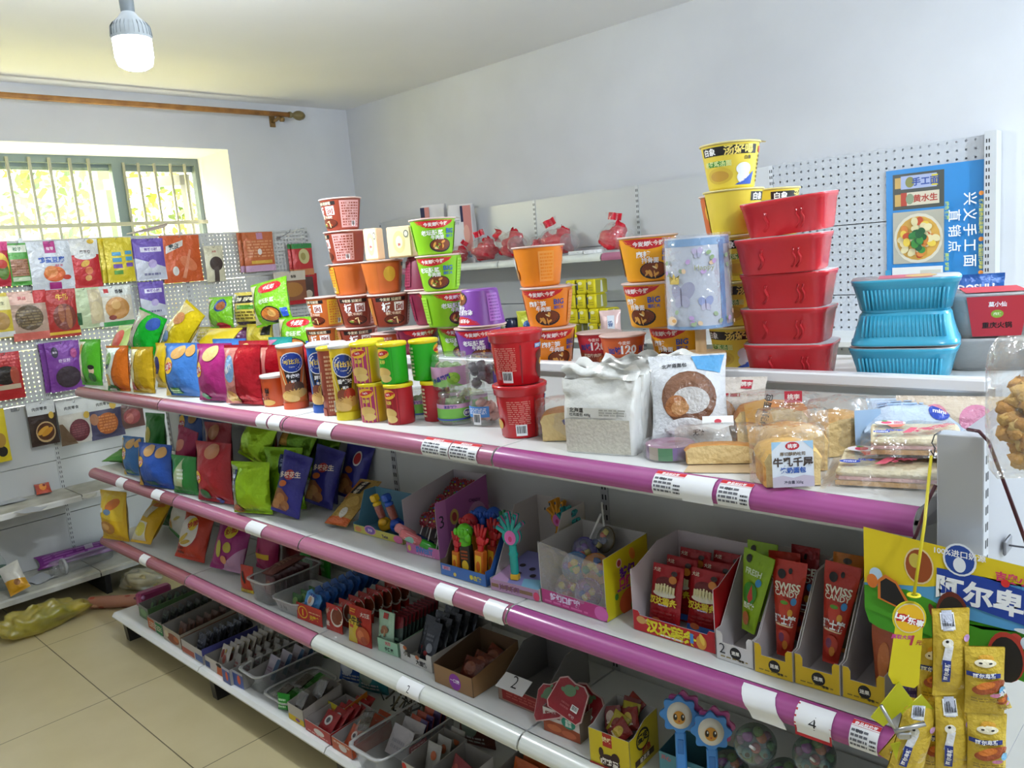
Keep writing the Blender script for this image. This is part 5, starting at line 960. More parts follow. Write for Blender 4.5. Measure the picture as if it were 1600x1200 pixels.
bag('pale yellow noodle multipack with black title band', 330, 495, 440, 54, base='d2c052', shapes=[('r', -.75, .68, 1, .9, '24201c'), ('t', .1, .79, .02, '白象 汤好喝', 'f0e8c8'), ('r', -.4, .5, .8, .62, '4f8f2e'), ('l', -.6, .2, .9, .46, 3, '6a5c20'), ('r', -.6, .06, 1, .15, '24201c'), ('r', -1, .05, -.8, .95, 'e6e4dc')], d=.085, h=.155, w=.165, yaw=14, P=V((.63, .56, ZD + .103)), **{k: v for k, v in np_.items() if k != 'Y'})
bag('large green noodle multipack with red oval, topmost of the packs', 398, 492, 432, 84, base='7cc020', shapes=ng, d=.095, h=.185, w=.215, yaw=14, roll=-8, P=V((.885, .545, ZD + .118)), **{k: v for k, v in np_.items() if k != 'Y'})
for i, (x, c) in enumerate(((.36, '6a1c4c'), (.20, 'a8982e'))): bag(('dark plum noodle multipack under the upper green pack', 'olive noodle multipack under the small green upper pack')[i], 0, 0, 0, 0, base=c, shapes=[('l', -.8, .2, .7, .8, 4, 'c0b090')], d=.09, h=.10, w=.15, yaw=12, P=V((x, .565, zz)), **{k: v for k, v in np_.items() if k != 'Y'})
# ================================================================ second shelf: chips, candy boxes, toys
T2 = Z2 + .0005
G2 = 'snack bags on the second shelf'
def chip2(label, u, vb, vt, wpx, base, shapes=(), **k):
    k.setdefault('z', T2); k.setdefault('group', G2); return chip(label, u, vb, vt, wpx, base, shapes, **k)
chip2('green snack bag lying flat at the left end of the second shelf', 168, 730, 712, 58, '3f9a2a', [('e', -.3, .6, .4, .2, 'c8c83c')], P=V((.075, .10, T2)), h=.17, w=.16, tilt=82, d=.055, yaw=30)
chip2('light blue chip bag first from the left on the second shelf', 212, 744, 683, 42, '3a72b0', bl, d=.07)
chip2('blue chip bag second from the left on the second shelf, with two potato slices', 252, 762, 694, 66, '2450a8', lays(-.62, .58, .8) + [('e', -.1, .85, .3, .13, 'c89a5c'), ('e', .6, .83, .28, .12, 'c89a5c'), ('r', -.35, .04, .25, .15, '2f7a5a'), ('p', [(-1, 0), (-.75, 0), (-.7, .6), (-1, .95)], 'd9a83a')], d=.075)
chip2('green chip bag tucked at the back left of the second shelf', 213, 700, 655, 38, '2f8a2c', [('e', -.3, .6, .4, .15, 'd8c84c')], P=at(219, 735, Z=T2) + V((0, .08, 0)), h=.24)
chip2('tall blue chip bag at the back, behind the two front blue ones', 262, 700, 650, 80, '2c4f94', lays(-.6, .75, .9) + [('e', .2, .86, .3, .1, 'b88a50')], P=at(268, 740, Z=T2) + V((0, .11, 0)), h=.26, w=.21)
chip2('dark navy bag deep in the second shelf behind the red bags', 318, 700, 648, 60, '1a2a66', [('e', .3, .3, .3, .08, 'a8784c')], P=V((.74, .27, T2)), h=.26, w=.2)
chip2('crimson chip bag leaning at the left of the green tipped bag', 283, 765, 700, 34, 'a01a4a', [('e', -.2, .7, .5, .1, 'd0806c', .5)], roll=12, P=at(275, 763, Z=T2) + V((0, .02, 0)), w=.13, h=.23)
chip2('small green and white pointed bag between the crimson and red bags', 292, 772, 722, 42, '2f8a3c', [('p', [(-.6, .5), (.1, .95), (.3, .5), (.1, .2), (-.7, .22)], 'b8c89a'), ('l', -.2, .4, .3, .7, 3, 'e4eee0')], taper=1, tilt=4, w=.16, h=.15, d=.05)
chip2('red chip bag behind the small green bag', 312, 750, 690, 50, '9c1f2c', [('e', -.1, .85, .4, .12, 'c0805c'), ('p', [(-.2, .5), (.4, .35), (.5, .2)], 'e0b04c')], P=at(312, 765, Z=T2) + V((.02, .08, 0)), h=.25)
chip2('large red chip bag with green oval, front of the second shelf', 338, 786, 692, 66, 'a81f28', lays(-.6, .42, .7) + [('e', .15, .86, .4, .12, 'c08058'), ('e', -.3, .14, .3, .09, '2f7a4a'), ('e', .4, .05, .15, .05, '4a50a0')], d=.075)
chip2('dark red bag at the back behind the large red chip bag', 365, 720, 660, 60, '8a1c26', [('e', -.5, .8, .5, .14, 'b8743c')], P=at(366, 778, Z=T2) + V((0, .13, 0)), h=.27, w=.17)
lime = [('e', .35, .2, .4, .12, 'c08a3c'), ('p', [(.0, .9), (.7, .9), (.6, .62), (.35, .55), (.1, .62)], '26365c'), ('l', .15, .7, .6, .85, 2, '90a0c0')]
chip2('front lime foil bag with dark blue label, left of the lime heap', 402, 803, 722, 66, '9ac41c', [('p', [(-1, .05), (-.55, .02), (-.45, .5), (-.55, .9), (-1, .95)], 'a8b890'), ('r', -.9, .4, -.5, .86, '27345e'), ('l', -.85, .42, -.55, .8, 3, 'c8d0e0'), ('e', -.6, .1, .3, .09, 'b88a44')], kind='foil', d=.09, yaw=20, w=.17)
chip2('lime foil bag with dark shield label in the middle of the heap', 442, 795, 716, 56, '7fae18', lime, kind='foil', d=.09, P=at(440, 797, Z=T2) + V((0, .05, 0)), yaw=20, w=.17, h=.215)
chip2('lime foil bag lying on top at the left of the heap', 410, 722, 672, 60, '9cc61e', [], kind='foil', d=.09, z=None, P=at(404, 720, Y=.15), roll=15, tilt=20, h=.16, w=.17)
chip2('dark lime foil bag with a chip picture on top of the heap', 452, 725, 672, 60, '5f8a14', [('p', [(-.9, .2), (-.2, .8), (.0, .3)], 'b8863c')], kind='foil', d=.09, z=None, P=at(447, 722, Y=.20), roll=20, tilt=20, h=.17, w=.18)
chip2('lime foil bag leaning at the right end of the heap', 486, 735, 690, 50, '6f9a18', [], kind='foil', d=.08, z=None, P=at(484, 760, Y=.26), roll=14, tilt=12, h=.19, w=.15)
pk = [('p', [(-1, .05), (.1, .05), (.3, .3), (-.3, .42), (-1, .38)], '8a5030'), ('e', -.3, .25, .35, .09, 'b07844'), ('e', .1, .16, .3, .08, 'a0683c'), ('e', -.6, .14, .3, .08, 'b8824c'), ('e', .0, .66, .36, .08, 'b83a3c', .3), ('t', 0, .66, .022, '多味花生', 'f0e0d0', .2), ('e', -.3, .5, .3, .05, 'c8682c', .3)]
G3 = 'purple nut bags'
kk = dict(kind='bag', group=G3, d=.05, roll=14, tilt=14, yaw=22, name='nut_bag', cat='snack bag')
chip2('front purple nut bag leaning right against the lime heap', 446, 812, 738, 54, '2f2c86', pk, **kk, w=.12, h=.21)
chip2('second purple nut bag, just behind the front one', 490, 796, 720, 46, '2c2a7e', pk, **kk, w=.12, h=.205)
chip2('third purple nut bag low between the two taller ones', 512, 788, 738, 36, '2a2878', pk, **{**kk, 'roll': 6}, w=.11, h=.14)
chip2('purple nut bag standing alone with a red round badge', 537, 787, 712, 50, '302e8a', pk[:4] + [('e', .2, .72, .3, .13, 'e0d8d8'), ('e', .2, .72, .24, .1, 'c02c34'), ('e', -.2, .5, .3, .06, 'b8683c')], **kk, w=.115, h=.205)
o = bag('gold and orange cracker bar lying diagonally on the second shelf', 512, 826, 775, 60, None, 'b8944c', [('p', [(-1, .0), (1, .0), (1, .14), (-1, .14)], 'c8602c'), ('r', -.9, .5, -.5, .95, 'c87a3c'), ('r', -.55, .62, .35, .92, '2c2420'), ('t', -.1, .77, .022, '老面包', 'e4d8c0', 1.57), ('e', .2, .22, .3, .1, 'd8d0c0'), ('e', .3, .45, .5, .12, 'c9a458')], d=.03, yaw=8, tilt=60, P=at(520, 829, Z=T2) + V((0, .012, .014)), h=.20, w=.10, name='cracker_bar', cat='snack bag', kind='wrap')
# --- yellow and blue box of bottle candies
c, w_, mid, yw = carton('low yellow-fronted box with a tall blue back card, holding two toy bottles', (552, 831), (632, 851), T2, .024, .12, .10, 'c8bf58', '5a8aa0', front=[('e', -.3, .75, .24, .6, 'd890b0'), ('e', -.3, .72, .2, .5, '7a5aa8'), ('t', -.3, .7, .011, '泡泡', 'f0e0f0'), ('e', -.8, .5, .14, .35, 'd8905c'), ('t', .3, .4, .013, 'Twist', '4a3a58', 0, .03), ('e', .82, .5, .18, .5, 'd870a0')], sf=.03)
def toy_bottle(label, P, c1, c2, yw, s=1, group='toy candy bottles'):
    o = thing('candy_bottle', label, 'toy candy', P, (R(8), R(-14), yw), group); m = MB(); m.lathe([(0, 0), (.020, .001), (.025, .008), (.026, .022), (.02, .034), (.013, .04)], 20, mat(c1, 'plastic'), ay=.75); m.blob((.012, -.012, .03), (.017, .016, .012), mat(c1, 'plastic'), 2, .05); m.build('body', o)
    MB().lathe([(.013, .04), (.0145, .055), (.0145, .075), (.013, .083)], 16, mat('d8b0a8', 'clear'), close=False).lathe([(.011, .042), (.012, .08), (0, .081)], 12, mat('c05a3c', 'food')).build('candy', o)
    m = MB(); m.lathe([(.013, .083), (.014, .09), (.006, .096), (0, .096)], 14, mat(c2, 'plastic')); m.rbox(-.012, -.012, .096, .012, .012, .118, mat(c2, 'plastic'), .004); m.build('cap', o); o.scale = (s, s, s); return o
toy_bottle('yellow toy candy bottle in the yellow-fronted box', inside(mid, yw, -.016, .05, .008), 'e0a81c', 'e3b81c', yw)
toy_bottle('blue toy candy bottle in the yellow-fronted box', inside(mid, yw, .038, .055, .010), '1f4fb4', '2a5cc0', yw, 1.05)
# --- pink carton of lollipops
c, w_, mid, yw = carton('pink display box of wrapped lollipops with a tall side wall marked 3', (634, 864), (690, 875), T2, .03, .19, .215, 'c870a8', 'b9aeb4', side='b2609e', front=[('e', -.82, .5, .1, .3, 'd8b85c'), ('t', .1, .55, .022, 'SWEET', '5a86c8', 0, .06), ('l', -.4, .05, .7, .2, 1, 'e0c0d8')], sf=.155, shape='plain',
    rside=[('r', -1, .0, -.62, .86, 'c878b4'), ('t', -.82, .55, .05, '3', '3a2a3c', 0, 0), ('e', -.35, .55, .16, .12, 'd8b05c'), ('e', -.35, .55, .09, .07, 'b8443c'), ('e', .5, .35, .4, .3, 'c890b8'), ('e', .5, .3, .3, .24, '8a3a80'), ('e', .5, .28, .2, .16, '3c2a50'), ('t', .45, .68, .014, 'CANDY', '6a3a70', -.2)])
LOL = None
def lolly(label, P, rot, cs):
    global LOL
    if LOL is None:
        LOL = thing('lollipop', label, 'lollipop', P, rot, 'wrapped round lollipops'); m = MB(); n = 28
        m.lathe([(0, -.004), (.014, -.004), (.0185, -.001), (.0185, .001), (.014, .004), (0, .004)], n, mat('7a1c28', 'plastic'))
        for k in range(5): a = k * 1.256; m.blob((.008 * cos(a), .008 * sin(a), .004), (.0045, .003, .0012), mat(('d0a82c', '2f5aa8', '3a8a3c', 'c8c0c0', 'b83a5c')[k], 'plastic'), k, .1, 7, 5)
        m.build('candy', LOL)
        m = MB(); m.lathe([(.0185, 0)] + [(.0185 + .0012 * j, .0015 * (-1) ** j) for j in range(1, 4)], n, mat('c0a050', 'film'), close=False)
        for k in range(14): a = 2 * pi * k / 14; m.blob((.0205 * cos(a), .0205 * sin(a), 0), (.0035, .0035, .0018), mat('a02838', 'wrap'), k, .1, 6, 4)
        m.build('wrapper', LOL); MB().tube([(0, -.018, 0), (0, -.075, 0)], .0017, 'e4e2de', 6).build('stick', LOL); return LOL
    return dup(LOL, label, P, rot)
ordn = ('first', 'second', 'third', 'fourth', 'fifth', 'sixth', 'seventh', 'eighth', 'ninth', 'tenth')
for r_ in range(5):
    for k in range(3): lolly(f'dark red round lollipop, {ordn[r_]} row from the front, {("left", "middle", "right")[k]}, in the pink box', inside(mid, yw, -.034 + .034 * k + .004 * (r_ % 2), .05 + .033 * r_, .088 + .017 * r_), (R(62), 0, yw + R(8 * (k - 1))), 0)
def tube_candy(label, P, rot, c1, c2):
    o = thing('candy_tube', label, 'toy candy', P, rot, 'toy candy tubes'); MB().lathe([(0, 0), (.011, .001), (.012, .004), (.012, .055), (.008, .06)], 16, mat(c2, 'plastic')).build('handle', o)
    m = MB(); m.lathe([(.009, .06), (.0135, .066), (.0135, .118), (.008, .124), (0, .124)], 16, mat(c1, 'wrap')); deco(m, Cone(.0137, .0137, .07, .115, -pi / 2, 2 * pi), [('r', -.5, .1, .4, .9, 'd8a0a0'), ('e', 0, .5, .3, .3, '7fae9c')], .0002, .0002); m.build('candy', o); return o
tube_candy('pink candy tube with dark blue handle, front left in the pink box', inside(mid, yw, -.012, .05, .012), (R(40), R(-38), yw), 'c87a7c', '26406a')
tube_candy('pink candy tube with green handle, front right in the pink box', inside(mid, yw, .034, .03, .012), (R(40), R(-42), yw), 'c86a6c', '3a9a2c')
# --- blue carton of boxing-glove candies
c, w_, mid, yw = carton('blue open box with boxing fist and hand candies standing in it', (688, 898), (762, 917), T2, .032, .12, .13, '3a6ab0', '6a5a4a', side='2f5aa0', front=[('r', -.92, .5, -.55, .82, 'b8a0c0'), ('t', -.73, .66, .009, '好玩', 'c03a4c'), ('t', .55, .45, .014, '拳击糖', 'd8c82c', 0, .03), ('e', -.35, .3, .07, .16, 'd8c05c', .6)], sf=.04)
def fist(label, P, c, yw, sleeve='d88a1c'):
    o = thing('fist_candy', label, 'toy candy', P, (0, 0, yw), 'boxing fist candies'); m = MB(); m.blob((0, 0, .118), (.024, .021, .022), mat(c, 'plastic'), 1, .03, 14, 10); m.blob((.018, -.014, .108), (.010, .010, .013), mat(c, 'plastic'), 2, .03)
    for k in range(4): m.blob((-.016 + .0105 * k, -.017, .122), (.0062, .007, .010), mat(c, 'plastic'), k, .02, 8, 6)
    m.lathe([(.014, .082), (.016, .086), (.017, .098), (.013, .102)], 16, mat(c, 'plastic')); m.build('fist', o)
    m = MB(); m.rbox(-.015, -.011, .0, .015, .011, .083, sleeve, .002); deco(m, Flat((0, -.011, 0), (1, 0, 0), (0, 0, 1), .03, .08), [('e', 0, .35, .7, .2, 'f0c83c'), ('l', -.7, .55, .7, .9, 3, 'a8481c')], .0004, .0002); m.build('sleeve', o); return o
def clap3(label, P, c, yw, sleeve, s=1):
    o = thing('hand_candy', label, 'toy candy', P, (0, R(6), yw), 'hand shaped candies'); m = MB(); m.blob((0, 0, .1), (.015, .007, .014), mat(c, 'plastic'), 1, .03, 10, 8)
    for k, (dx, L) in enumerate(((-.011, .024), (-.004, .03), (.004, .03), (.011, .025))): m.tube([(dx * .9, 0, .108), (dx * 1.25, -.002, .112 + L * .5), (dx * 1.5, 0, .112 + L)], .0043, mat(c, 'plastic'), 8)
    m.tube([(.012, 0, .095), (.022, -.004, .104), (.026, -.004, .114)], .0042, mat(c, 'plastic'), 8); m.lathe([(.007, .07), (.008, .09)], 12, mat(c, 'plastic')); m.build('hand', o)
    m = MB(); m.rbox(-.013, -.010, 0, .013, .010, .075, sleeve, .002); deco(m, Flat((0, -.010, 0), (1, 0, 0), (0, 0, 1), .026, .072), [('r', -.7, .1, .7, .9, 'e0b02c'), ('e', 0, .5, .5, .2, 'c8601c')], .0004, .0002); m.build('sleeve', o); o.scale = (s,) * 3; return o
fist('lime green fist candy at the front of the blue box', inside(mid, yw, -.012, .032, .002), '58b01c', yw + R(10), '2a2620')
fist('red fist candy behind the lime green one', inside(mid, yw, -.035, .075, .012), 'b8222c', yw)
fist('left blue fist candy behind the red fist', inside(mid, yw, -.028, .112, .022), '1f50b0', yw); fist('right blue fist candy at the back of the blue box', inside(mid, yw, .025, .108, .030), '1a4aa4', yw)
clap3('orange sleeved red hand candy, left front of the blue box', inside(mid, yw, -.045, .022, .002), 'b8242c', yw, 'c86a1c', .85)
clap3('red hand candy with orange sleeve at the right of the blue box', inside(mid, yw, .036, .028, .002), 'c02026', yw + R(5), 'c8641c', 1.05)
clap3('second red hand candy behind the first, fingers up', inside(mid, yw, .05, .062, .004), 'b01c24', yw, '9a2a1c', 1.1)
clap3('green tipped blue hand candy at the back right of the blue box', inside(mid, yw, .052, .108, .004), '3a8a5c', yw, '1f50a0', 1.15)
# --- white box with hand clappers
c, w_, mid, yw = carton('open white display box with a lilac and blue step, holding hand clappers', (764, 923), (846, 939), T2, .028, .185, .21, 'b08aa8', 'bdb4b0', side='c9c0ba', front=[('l', -.95, .2, .95, .8, 1, '8a6a50'), ('t', -.2, .5, .016, '拍手乐园', '7a4a6c', 0, .03), ('e', .9, .4, .12, .4, 'd84a6c')], sf=.03)
m = MB(); m.add([(-w_ / 2 + .003, .002, .027), (w_ / 2 - .003, .002, .027), (w_ / 2 - .003, .15, .05), (-w_ / 2 + .003, .15, .05)], [(0, 1, 2, 3)], '8f8fd0'); S = Flat((0, .002, .0273), (1, 0, 0), V((0, .148, .023)), w_ - .006, .149)
deco(m, S, [('p', [(-1, 0), (-.3, 0), (-.6, .4), (-1, .5)], 'c9a0cc'), ('p', [(.3, 0), (1, 0), (1, .3), (.1, .2)], '84b8d8')] + [('e', x, y, .12, .05, '3a3040') for x, y in ((-.5, .55), (0, .5), (.5, .6), (-.3, .3), (.3, .32), (.7, .4))], .0004, .0002); m.build('step', c)
def clapper(label, P, c1, c2, rot, s=1):
    o = thing('hand_clapper', label, 'toy', P, rot, 'hand clappers')
    for k in range(3):
        m = MB(); y = (k - 1) * .007; cc = c1 if k != 1 else c2
        m.lathe([(0, -.0025), (.022, -.0025), (.024, 0), (.022, .0025), (0, .0025)], 24, mat(cc, 'plastic'))
        pts = [V(p) for p in m.v]; m.v = [(p[0], p[2], p[1] + .095) for p in pts]; m.f = [f[::-1] for f in m.f]
        for a in (-62, -33, -8, 17, 45):
            L = (.036, .045, .048, .046, .038)[(-62, -33, -8, 17, 45).index(a)]
            m.tube([(0, 0, .095), (.5 * L * sin(R(a)) * 1.1, 0, .095 + .5 * L * cos(R(a)) * 1.2), (L * 1.2 * sin(R(a)), 0, .097 + L * 1.2 * cos(R(a)))], .0055, mat(cc, 'plastic'), 8)
        m.v = [(x, yy * .6 + y, z_) for x, yy, z_ in m.v]
        if k == 0:
            S = Flat((0, -.0085, .07), (1, 0, 0), (0, 0, 1), .05, .05); deco(m, S, [('e', 0, .45, .62, .36, 'd86ab0'), ('e', 0, .38, .2, .14, 'c02c6c')], .002, .0004)
            for a in (-62, -33, -8, 17, 45): S = Flat((.048 * sin(R(a)), -.0085, .095 + .048 * cos(R(a))), (1, 0, 0), (0, 0, 1), .01, .012); deco(m, S, [('e', 0, 0, .5, .4, '1a3a48')], .002, .0004)
        m.build('hand', o)
    m = MB(); m.lathe([(.009, .0), (.011, .004), (.011, .045), (.013, .05), (.010, .055), (.010, .08)], 14, mat(c1, 'plastic'), ay=.8); m.build('handle', o)
    m = MB(); m.rbox(-.011, -.008, -.014, .011, .008, .0, mat('d8a82c', 'plastic'), .002); m.build('base', o); o.scale = (s,) * 3; return o
clapper('turquoise hand clapper with pink palm standing at the front of the white box', inside(mid, yw, -.012, .022, .046), '1f9a92', 'd86aa8', (R(-4), R(-2), yw + R(12)))
clapper('orange hand clapper at the back of the white box', inside(mid, yw, .004, .185, .055), 'd8901c', 'd8901c', (0, R(5), yw), .9); clapper('teal hand clapper leaning at the back of the white box', inside(mid, yw, .034, .16, .06), '1f8a8a', '1f8a8a', (0, R(16), yw), .85)
# --- clear fronted box of bubble lollipops with yellow side
c, w_, mid, yw = carton('tall display box with yellow printed side wall and pink front lip, full of dome lollipops', (848, 940), (948, 974), T2, .034, .155, .165, 'b8387c', 'b9b4b0', side='d4c81e', sf=.145, shape='plain', front=[('t', -.25, .62, .018, '梦幻口红糖', 'e8d8f0', 0, .05), ('l', -.9, .1, .5, .35, 1, 'd870a8'), ('e', .85, .5, .2, .5, 'd86ab0')],
    rside=[('e', -.35, .77, .12, .07, 'e8c8c0'), ('e', -.35, .77, .08, .05, 'b83a3c'), ('e', .25, .82, .12, .1, 'e08a2c', .4), ('t', -.02, .6, .028, '梦幻', '6a2a9c', 0, .05), ('t', -.1, .47, .024, '口红', 'd8488c', 0, .05), ('t', .32, .47, .022, '糖', '2f9a4c', 0, .05), ('l', -.5, .34, .5, .4, 1, 'a8489c'), ('e', .05, .14, .5, .2, 'd8642c'), ('e', .25, .05, .2, .1, '4f9a3c'), ('e', -.55, .3, .08, .05, '4f9a3c')])
m = MB(); m.panel([(-w_ / 2, .034), (w_ / 2, .034), (w_ / 2, .13), (-w_ / 2, .15)], (0, .0006, 0), (1, 0, 0), (0, 0, 1), .0006, mat('eceaf0', 'film')); m.build('window', c)
def dome(label, P, rot, c1, c2, c3, stick=True, s=1):
    o = thing('dome_lollipop', label, 'lollipop', P, rot, 'dome lollipops')
    m = MB(); m.lathe([(0, -.008), (.030, -.007), (.034, -.002), (.034, .001), (.0, .003)], 30, mat(c1, 'plastic'))
    q = random.Random(len(label))
    for k in range(7): a = q.uniform(0, 6.3); d = .02 * sqrt(q.random()); m.blob((d * cos(a), d * sin(a), .008 + q.random() * .008), (.009, .009, .008), mat((c2, c3, 'd8c04c', 'c85a3c')[k % 4], 'plastic'), k, .15, 8, 6)
    m.build('candy', o); MB().lathe([(.033, .0), (.031, .012), (.022, .024), (.009, .029), (0, .030)], 28, mat('e8eef4', 'clear'), close=False).build('dome', o)
    if stick: MB().tube([(0, .034, 0), (0, .10, 0)], .0025, 'e8e6e2', 8).build('stick', o)
    o.scale = (s,) * 3; return o
fr = R(72)
dome('blue and green dome lollipop, front of the box, left', inside(mid, yw, -.022, .045, .088), (fr, 0, yw + R(18)), '2a6aa8', '3fae3c', '6a4ab8', False, s=1.05); dome('orange rimmed dome lollipop at the right of the blue one', inside(mid, yw, .030, .055, .092), (fr, 0, yw + R(18)), 'c8782c', '2a5ca8', '3a9a5c', False, s=1.05)
dome('purple dome lollipop low at the right of the box', inside(mid, yw, .024, .028, .042), (fr, 0, yw + R(14)), '7a4a9c', '2a4aa8', '8a4ab8', False); dome('dark red dome lollipop low at the left of the box', inside(mid, yw, -.035, .028, .040), (fr, 0, yw + R(12)), '7a1c34', 'a82c3c', '6a2a1c', False)
dome('violet dome lollipop at the back left of the box', inside(mid, yw, -.04, .10, .105), (fr, R(20), yw), '4a3a8c', '7a4ab0', '3a2a6c'); dome('brown dome lollipop at the top back of the box', inside(mid, yw, .005, .125, .135), (R(60), R(-30), yw), '5a4a2c', '3a3a5c', '2a3a6c', s=.95)
# --- red carton of fry-strip packs
c, w_, mid, yw = carton('red open carton of red fry snack packs', (990, 983), (1119, 1023), T2, .042, .165, .19, 'b81c24', 'cdbfc0', notch=(.014, .036), hs=.045, sf=.135, shape='slope', front=[('t', -.72, .62, .011, '大达', 'e8d0a8'), ('e', -.78, .62, .12, .2, 'd0a05c'), ('t', -.05, .42, .03, '汉达薯条', 'e3d22c', -.02, .05), ('l', -.3, .06, .25, .2, 1, 'f0e0e0'), ('e', .68, .38, .12, .36, 'd8963c'), ('r', .42, .2, .5, .7, '4a8ac8'), ('e', .7, .55, .05, .3, 'e8c04c', .3)])
fry = [('e', 0, .72, .68, .1, '6a1414'), ('r', -.7, .56, .62, .68, 'dccf96'), ('e', -.05, .55, .75, .05, 'e4dcc4')] + [('r', -.68 + .2 * k, .57, -.56 + .2 * k, .72 - .012 * abs(k - 3), 'e3d9a4') for k in range(7)] + [('t', -.05, .44, .017, '汉达薯条', 'e3c82c', 0, .04), ('l', -.3, .36, .3, .4, 1, 'c8b8e0'), ('r', -.9, .04, .9, .14, '3a6ab8'), ('e', -.4, .12, .3, .05, 'c86a3c'), ('t', -.6, .92, .009, '大达', 'd8c8b0'), ('e', .5, .8, .25, .06, 'c87a2c'), ('l', -.8, .18, .8, .3, 2, '8a1c1c'), ('e', .55, .9, .2, .04, '3a2420')]
pr0 = None
for i, (x, y, lb) in enumerate(((-.042, .03, 'front left red fry pack in the red carton'), (-.036, .075, 'second red fry pack on the left, in the red carton'), (-.030, .12, 'third red fry pack on the left, in the red carton'), (.040, .05, 'front right red fry pack, sunk deeper in the red carton'), (.042, .095, 'second red fry pack on the right, in the red carton'), (.042, .14, 'rearmost red fry pack on the right, in the red carton'))):
    z_ = (.004, .008, .012, .004, .006, .012)[i]
    pr0 = sachet(lb, inside(mid, yw, x, y, z_), yw, .076, .135, .012, 'a3181e', fry, 14, name='fry_pack', cat='snack pack', group='red fry packs', proto=pr0)
# --- cartons of gummy candy cones
emb = [('e', .0, .45, .26, .3, '221e1c'), ('t', .0, .45, .013, '迷果', 'f0ece0', 0, .03), ('l', -.7, .1, .7, .2, 1, '9a7a20')]
def cone_carton(label, A, B, outer, side, d=.2, hb=.175, pen=False):
    return carton(label, A, B, T2, .062, hb, d, outer, 'cfc6c6', side=side, notch=(.0105, .036), hs=.058, sf=.06, front=[('e', .05, .33, .3, .2, '221e1c'), ('t', .05, .33, .0085, '迷果', 'f0ece0', 0, .03), ('l', -.75, .1, .75, .17, 1, '8a7430'), ('t', .35, .13, .006, '零售', '3a3020')] + ([('t', -.65, .4, .03, '2', '2a2a2c', 0, -.005)] if pen else []))
def gummy(c, txt, fc): return [('e', .1, .9, .12, .03, '26221e'), ('e', -.4, .86, .25, .05, '241f1c'), ('t', 0, .74, .02, txt[0], 'ece6d0', 0, .03), ('t', 0, .67, .015, txt[1], 'ece6d0', 0, .02), ('e', .55, .6, .2, .04, '3a8ac8'), ('e', -.05, .52, .45, .1, fc), ('e', -.1, .58, .3, .02, '5a9a2c'), ('e', .4, .48, .2, .04, 'd89a2c'), ('t', .0, .4, .019, '瑞士糖', 'f0f0f0', 0, .04), ('p', [(-.8, .36), (.8, .34), (.7, .33), (-.7, .34)], 'e8c8a0'), ('e', 0, .2, .7, .1, 'b83a2c'), ('e', -.2, .22, .3, .05, '7a3a5c'), ('e', .2, .14, .3, .05, 'c87a2c')]
GG = dict(name='gummy_pack', cat='candy pack', group='cone shaped gummy packs', taper=.42)
c, w_, mid, yw = cone_carton('white open carton with green watermelon gummy packs', (1120, 1028), (1178, 1047), 'd3cfcc', 'd8d6d2', pen=True)
gw = [('e', -.5, .9, .2, .05, '26241e'), ('t', 0, .76, .016, 'FRESH', 'd8e8c0', 0, .03), ('e', .5, .66, .2, .05, '3a8ac0'), ('e', 0, .5, .6, .14, '3a8a2a'), ('p', [(.1, .62), (.35, .45), (.1, .38), (-.12, .45)], 'c03a34'), ('t', .1, .35, .013, '西瓜糖', 'e8f0e0', 0, .03), ('e', -.1, .18, .4, .09, 'b86a3c')]
a = sachet('front green watermelon gummy pack in the white carton', inside(mid, yw, .006, .045, .05), yw, .075, .16, .02, '8aae1c', gw, 10, 4, yaw=-14, **GG); sachet('second green gummy pack behind the front one in the white carton', inside(mid, yw, .01, .095, .05), yw, .075, .17, .02, '8aae1c', gw, 10, -6, yaw=-14, proto=a)
c, w_, mid, yw = cone_carton('yellow fronted open carton with red gummy packs, next to the white carton', (1179, 1049), (1240, 1067), 'd9b41e', 'dcd4cc')
a = sachet('red-orange gummy pack standing in the left yellow carton', inside(mid, yw, -.002, .05, .02), yw, .064, .185, .022, 'b8301e', gummy('', ('SWISS', 'CANDY'), 'c8402c'), 8, 3, yaw=8, **GG); sachet('red gummy pack at the back of the left yellow carton', inside(mid, yw, .004, .12, .02), yw, .056, .19, .018, '8a1a1c', gummy('', ('JUICE', 'CANDY'), 'a02c24'), 8, 0, name='gummy_pack', cat='candy pack', group='cone shaped gummy packs'); sachet('second red-orange gummy pack tucked behind the front one, left yellow carton', inside(mid, yw, -.012, .085, .02), yw, .064, .185, .022, '', (), 9, -4, proto=a)
c, w_, mid, yw = cone_carton('yellow fronted open carton in the middle of three, with a tilted red gummy pack', (1242, 1068), (1314, 1088), 'd9b41e', 'dcd4cc')
sachet('tilted red-orange gummy pack in the middle yellow carton', inside(mid, yw, .004, .05, .03), yw, .064, .17, .02, '', (), 12, 5, proto=a, yaw=4); sachet('orange gummy pack with clear window at the back of the middle yellow carton', inside(mid, yw, .006, .12, .02), yw, .056, .19, .018, 'c8741e', [('e', 0, .93, .3, .03, '3a2a1c'), ('e', -.4, .82, .2, .05, '241f1c'), ('t', .1, .66, .018, 'CREAM', '2a2a2c', 0, .03), ('r', -.8, .05, .8, .55, '6a5030')], 8, 0, name='gummy_pack', cat='candy pack', group='cone shaped gummy packs')
c, w_, mid, yw = cone_carton('right-hand yellow fronted carton beside the hanging card, nearly empty', (1316, 1089), (1384, 1109), 'd9b41e', 'dcd4cc')
sachet('violet gummy pack in the right-hand yellow carton', inside(mid, yw, .0, .09, .01), yw, .052, .18, .018, '3a2f8a', [('r', -.7, .05, .7, .5, '7a5a3c')], 8, 6, **GG); sachet('brown gummy pack at the front right of the right-hand yellow carton', inside(mid, yw, .022, .03, .01), yw, .05, .12, .016, 'a8502c', [('e', 0, .5, .5, .3, 'c8743c')], 6, 2, **GG)
